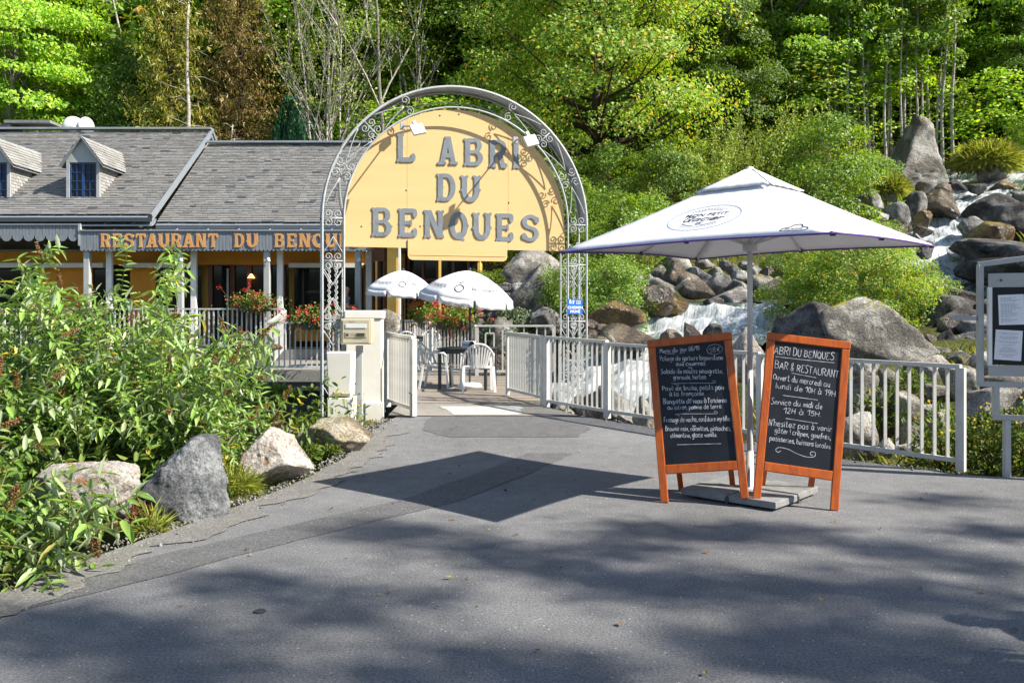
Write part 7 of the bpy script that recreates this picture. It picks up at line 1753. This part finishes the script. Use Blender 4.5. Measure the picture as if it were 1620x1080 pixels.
def blades(name, label, pts, mt, Lr=(.12, .35), lean=.5, w=.012, cat='grass', kind='stuff', seed=1):
    r = np.random.default_rng(seed); P = np.asarray(pts); n = len(P); L = r.uniform(*Lr, n); a = r.uniform(0, 6.28, n); ax = unit(np.stack([np.cos(a) * lean, np.sin(a) * lean, np.ones(n)], -1)); sd = np.stack([-np.sin(a), np.cos(a), 0 * a], -1)
    m = P + ax * L[:, None] * .55; tip = P + ax * L[:, None] + np.stack([np.cos(a), np.sin(a), -.5 + 0 * a], -1) * (L * .25 * lean)[:, None]
    V = np.stack([P - sd * w / 2, P + sd * w / 2, m + sd * w * .4, tip, m - sd * w * .4], 1)
    f = (np.arange(n)[:, None] * 5 + np.arange(5)[None])
    o = link(name, fast_mesh(name, V.reshape(-1, 3), f, mt)); return tag(o, label, cat, kind=kind)
r_ = np.random.default_rng(17)
def bank_pts(n, x0, x1, y0, y1, thr=-.1):
    x = r_.uniform(x0, x1, n); y = r_.uniform(y0, y1, n); z = terrain(x, y); dr = np.hypot(x[:, None] - RD[None, :, 0], y[:, None] - RD[None, :, 1]); j = dr.argmin(1); ok = dr.min(1) > RD[j, 3] * 1.3
    nz = np.array([mnoise.noise(Vector((a * .55, b * .55, 2))) for a, b in zip(x, y)]); ok &= nz > thr; ok &= ~((x > -2.7) & (x < 1.0) & (y < 18)); return np.stack([x, y, z - .08], -1)[ok]
blades('bank_grass', 'tufts of yellow-green grass on the banks of the stream', bank_pts(30000, .8, 20, 17, 40), M['grass'], (.15, .5), .5, .02)
blades('near_grass', 'dry grass between the pale stones behind the road fence', bank_pts(7000, 2.2, 8, 8.6, 14.5, -.05), M['grass'], (.08, .28), .5, .009)
def small_plant(label, x, y, d, w, h, n, mt, leaf, name='small_plant', cat='plant', fl=None, flm=None, stems=True, wr=.45):
    c = W(x, y, d); r = np.random.default_rng(int(x * 7 + y)); t = thing(name, label, cat, c); q = unit(r.normal(size=(n, 3))); q[:, 2] = np.abs(q[:, 2]); P = q * np.array([w / FPX * d / 2, w / FPX * d / 2.4, h / FPX * d]) * r.uniform(.1, 1, (n, 1)) ** .45
    L = leaf * r.uniform(.6, 1.3, n); ax = unit(q + r.normal(size=(n, 3)) * .6); nr = unit(r.normal(size=(n, 3)) * .6 + np.array([0, -.3, 1])); f = link('foliage', long_mesh('foliage', long_leaf(P, ax, nr, L, L * wr), M[mt]), t); f['kind'] = 'stuff'
    if stems:
        s = MB(); [s.tube([Vector((0, 0, -.05)), Vector(P[i]) * .5, Vector(P[i])], [.006, .005, .002], 3, False) for i in range(0, min(n, 60))]; s.build('stems', M['stem'], t, world_coords=False)
    if fl:
        F = q[:fl] * np.array([w / FPX * d / 2, w / FPX * d / 2.4, h / FPX * d]) * 1.05; per = 9; k = np.repeat(np.arange(fl), per); a = np.tile(np.arange(per) / per * 6.28, fl); Lf = np.full(len(k), flm[1]); ax = unit(np.stack([np.cos(a), -.35 + 0 * a, np.sin(a)], -1) + r.normal(size=(len(k), 3)) * .2)
        o = link('flowers', fast_mesh('flowers', leaf_quads(F[k], ax, unit(np.stack([0 * a, -np.ones_like(a), .5 + 0 * a], -1)), Lf, Lf * .5), None, M[flm[0]]), t); o['kind'] = 'stuff'
    return t
gt = dict(name='grass_tuft', cat='grass', stems=False)
small_plant('yellow-green grass tuft overhanging the stones right of the standing stone', 1562, 262, 33.8, 90, 26, 6500, 'grass_bright', .5, wr=.035, **gt)
small_plant('grass tuft at the foot of the standing stone on the left', 1410, 304, 30, 44, 20, 2200, 'grass_bright', .34, wr=.035, **gt)
small_plant('grass clump hugging the rusty white boulder at the road edge', 372, 776, 7.2, 60, 26, 620, 'grass_bright', .14, wr=.045, **gt)
small_plant('dry grass clump below the rust-stained boulder', 240, 846, 6.0, 34, 24, 140, 'grass_bright', .16, wr=.05, **gt)
small_plant('crimson-leaved herb clump at the foot of the blue-grey boulder', 222, 820, 6.2, 52, 26, 340, 'leaf_red', .03)
small_plant('little green weed in front of the blue-grey boulder', 291, 806, 6.3, 20, 12, 90, 'leaf_under', .03)
small_plant('weed clump between the rusty white boulder and the long low boulder', 488, 724, 8.9, 40, 26, 300, 'leaf_under', .05)
small_plant('green weeds along the front of the long low boulder', 520, 716, 9.1, 44, 12, 220, 'leaf_under', .04)
small_plant('leafy clump with yellow flowers at the fence end post', 1492, 742, 8.75, 110, 110, 900, 'leaf_under', .06, fl=16, flm=('yellow_petal', .018))
small_plant('leafy clump with yellow flowers under the notice case', 1566, 746, 8.5, 110, 104, 1000, 'leaf_under', .06, fl=26, flm=('yellow_petal', .018))
small_plant('leafy clump with yellow flowers at the right edge of the photo', 1625, 752, 8.4, 90, 120, 800, 'leaf_under', .06, fl=22, flm=('yellow_petal', .018))
small_plant('green creeper climbing behind the right-hand fence bars', 1395, 672, 10.0, 90, 60, 420, 'leaf_under', .07)
small_plant('green weeds on the bank at the fence by the huge boulder', 1440, 620, 11.2, 70, 40, 300, 'leaf_under', .06)
small_plant('tall thin yellow-flowered weed before the letter box post', 556, 672, 10.9, 60, 60, 36, 'leaf_under', .03, fl=4, flm=('yellow_petal', .02))
small_plant('mossy weeds at the foot of the white pillar', 590, 672, 11.8, 40, 8, 240, 'grass', .03)
small_plant('ferns hanging in the dark below the terrace corner', 438, 640, 14.0, 80, 30, 400, 'leaf_dark', .12)
# geranium boxes
def planter(label, c, w, rz, seed):
    t = thing('flower_box', label, 'flower box', c, rz, 'red geranium boxes'); r = np.random.default_rng(seed)
    m = MB(); m.box((0, 0, .08), (w, .2, .16)); m.build('box', M['dark_metal'], t, bevel=.01, world_coords=False)
    n = 1700; P = r.normal(size=(n, 3)) * np.array([w * .34, .13, .12]) + np.array([0, -.05, .24]); L = r.uniform(.03, .065, n); f = link('foliage', fast_mesh('foliage', leaf_quads(P, unit(r.normal(size=(n, 3))), unit(r.normal(size=(n, 3)) * .6 + np.array([0, -.3, 1])), L, L * .9), None, M['leaf_geranium']), t); f['kind'] = 'stuff'
    k = int(48 * w); C = r.normal(size=(k, 3)) * np.array([w * .42, .15, .16]) + np.array([0, -.10, .30]); q = np.repeat(np.arange(k), 26); Q = C[q] + r.normal(size=(len(q), 3)) * .024; l = r.uniform(.018, .032, len(q))
    o = link('flowers', fast_mesh('flowers', leaf_quads(Q, unit(r.normal(size=Q.shape)), unit(r.normal(size=Q.shape) + np.array([0, -.6, .6])), l, l * .8), None, M['red_petal']), t); o['kind'] = 'stuff'
    s = MB(); [s.tube([Vector((C[i][0] * .7, 0, .14)), Vector(C[i])], .004, 3, False) for i in range(0, k, 2)]; s.build('stems', M['stem'], t, world_coords=False)
planter('red geraniums on the long porch railing by the porch post', (-6.85, 22.72, 1.62), .85, 0, 1)
planter('red geraniums behind the left leg of the arch', (-4.02, 18.02, 1.22), .8, R(0), 2)
planter('red geraniums behind the nearer round parasol, farther back', (-2.0, 19.55, 1.35), .8, R(-70), 3)
planter('red geraniums on the angled railing under the nearer round parasol', (-1.2, 17.95, 1.22), .9, R(-42), 4)
# gravel along the edges of the asphalt
n = 3600; yy = r_.uniform(3.2, 11.8, n); left = r_.random(n) < .7; xx = np.where(left, np.interp(yy, *XL) + np.abs(r_.normal(0, .16, n)) - .14, np.interp(np.maximum(yy, 8.05), *XR) - np.abs(r_.normal(0, .12, n)) + .1)
ok = left | (yy > 8.05); xx, yy = xx[ok], yy[ok]; zz = np.maximum(0, (yy - 9) * .03) + .004; n = len(xx)
d0 = np.array([[1, 0, 0], [0, 1, 0], [-1, 0, 0], [0, -1, 0], [0, 0, 1], [0, 0, -1]], float); ff = np.array([[0, 1, 4], [1, 2, 4], [2, 3, 4], [3, 0, 4], [1, 0, 5], [2, 1, 5], [3, 2, 5], [0, 3, 5]])
s = .003 + r_.exponential(.0045, n).clip(0, .016); V = np.stack([xx, yy, zz], -1)[:, None] + d0[None] * (s[:, None] * 1)[..., None] * r_.uniform(.6, 1.2, (n, 6, 1))
gm = island_mat('gravel', [(0, (.13, .125, .12)), (1, (.30, .285, .26))], .9)
o = link('gravel', fast_mesh('gravel', V.reshape(-1, 3), (np.arange(n)[:, None, None] * 6 + ff[None]).reshape(-1, 3), gm)); tag(o, 'loose grey grit along the edges of the asphalt', 'gravel', kind='stuff')
# driftwood stick on the stones
b = MB(); b.tube([W(1068, 458, 20.4), W(1080, 448, 20.3), W(1091, 440, 20.2)], [.05, .045, .03], 6); dw = b.build('driftwood', M['bark_pale'], None, True); tag(dw, 'bleached driftwood stick lying across the boulders above the cascade', 'driftwood')

# fallen leaves on the asphalt
n = 130; x = r_.uniform(-2.8, 5.5, n); y = r_.uniform(3.3, 11.5, n); ok = (x > np.interp(y, *XL) + .1) & (x < np.interp(y, *XR) - .1); x, y = x[ok], y[ok]; n = len(x); L = r_.uniform(.02, .045, n)
P = np.stack([x, y, np.maximum(0, (y - 9) * .03) + .012], -1); ax = unit(np.stack([r_.normal(size=n), r_.normal(size=n), r_.normal(size=n) * .15], -1)); nr = unit(r_.normal(size=(n, 3)) * .25 + np.array([0, 0, 1]))
o = link('fallen_leaves', long_mesh('fallen_leaves', long_leaf(P, ax, nr, L, L * .55), leaf_mat('dry_leaf', [(0, (.16, .08, .03)), (.6, (.28, .16, .05)), (1, (.36, .28, .08))], .1))); tag(o, 'dry fallen leaves scattered over the asphalt', 'leaves', kind='stuff')
# two people beyond the right edge whose shadows reach into the picture
for lab, gx_, gy_, hh, rz in (('person in grey shirt beyond the right edge, casting the nearer shadow', 1.92, 3.60, 1.42, 100), ('person in grey shirt beyond the right edge, casting the farther shadow', 2.50, 4.12, 1.42, 140)):
    p2 = copy_tree(man); p2.location = (gx_ + SUN.x / SUN.z * hh, gy_ + SUN.y / SUN.z * hh, 0); p2.rotation_euler = (0, 0, R(rz)); p2['label'] = lab
# ------------------------------------------------------------------ trees beside and behind the viewpoint, whose shade falls into view
def shade_tree(label, x, y, H, z0, rx, seed, ncl=34, per=130, leaf=.30):
    V, C, _ = crown_data(seed, H, z0, rx, ncl, per, leaf, .35, cl=.26); t = thing('tree', label, 'tree', (x, y, tz(x, y)))
    tk, br = limbs(C, H, z0, .25, seed); tk.build('trunk', M['bark_dark'], t, True, world_coords=False); br.build('limbs', M['bark_dark'], t, True, world_coords=False); link('crown', fast_mesh('crown', V, None, M['leaf_maple']), t)
SHX, SHY = SUN.x / SUN.z, SUN.y / SUN.z
def over(gx, gy, h): return gx + SHX * h, gy + SHY * h
BL_ = [(625, 842, 200, 1), (760, 866, 190, 1), (400, 925, 230, 1), (525, 968, 200, 1), (175, 1000, 330, 1.4), (300, 1060, 300, 1.2), (650, 940, 120, .7), (775, 1045, 170, 1), (1060, 838, 240, 1), (1215, 838, 200, .9), (985, 868, 180, .9), (860, 893, 220, .9),
       (1000, 925, 230, 1), (1160, 928, 260, 1.1), (1320, 925, 220, 1), (1440, 945, 200, 1), (1565, 960, 180, 1.1), (1160, 1020, 200, 1), (1310, 1045, 260, 1.4), (1485, 792, 180, .7), (1585, 842, 180, .8), (1410, 868, 200, .8), (840, 1068, 150, .9), (1500, 1040, 260, 1.6), (60, 985, 200, 1), (1300, 985, 200, .9), (1560, 900, 160, .7), (640, 1075, 220, 1), (950, 1075, 200, .9)]
trunks = [(14.5, -8.5), (11.0, -9.5), (18.5, -7.0), (8.5, -12.0)]
shades = ['tall roadside tree behind the viewpoint, the middle one', 'roadside tree behind the viewpoint, second from the bridge side', 'roadside tree behind the viewpoint, farthest to the right', 'roadside tree behind the viewpoint, farthest to the left']
rs_ = np.random.default_rng(9); cl_of = {k: [] for k in range(4)}
for i, (px_, py_, wpx, dens) in enumerate(BL_):
    dg_ = 1.5 * FPX / (py_ - HOR); gx_ = (px_ - 810) / FPX * dg_; h_ = float(rs_.uniform(11.5, 16)); X_, Y_ = over(gx_, dg_, h_)
    k = int(np.argmin([math.hypot(X_ - a, Y_ - b) for a, b in trunks])); cl_of[k].append((X_, Y_, h_, wpx / FPX * dg_ * .5, dens))
for k, (tx, ty) in enumerate(trunks):
    if not cl_of[k]: continue
    t = thing('tree', shades[k], 'tree', (tx, ty, 0)); V = []; C = []
    for X_, Y_, h_, rad, dens in cl_of[k]:
        n = int(230 * dens * rad / .5); q = rs_.normal(size=(n, 3)) * np.array([rad * .62, .17 * dens ** .5, .10]); P = q + np.array([X_ - tx, Y_ - ty, h_]); C.append((X_ - tx, Y_ - ty, h_))
        L = rs_.uniform(.08, .16, n); V.append(leaf_quads(P, unit(rs_.normal(size=(n, 3))), unit(rs_.normal(size=(n, 3)) * .5 + np.array(SUN)), L, L * .7))
    tk, br = limbs(np.array(C), 15.5, 8, .25, 400 + k); tk.build('trunk', M['bark_dark'], t, True, world_coords=False); br.build('limbs', M['bark_dark'], t, True, world_coords=False); link('crown', fast_mesh('crown', np.concatenate(V), None, M['leaf_maple']), t)
X_, Y_ = over(12.6, 22.4, 9); shade_tree('tall tree beyond the right edge shading the lower waterfall', X_, Y_, 12.5, 6.5, 2.2, 300, 34, 120)
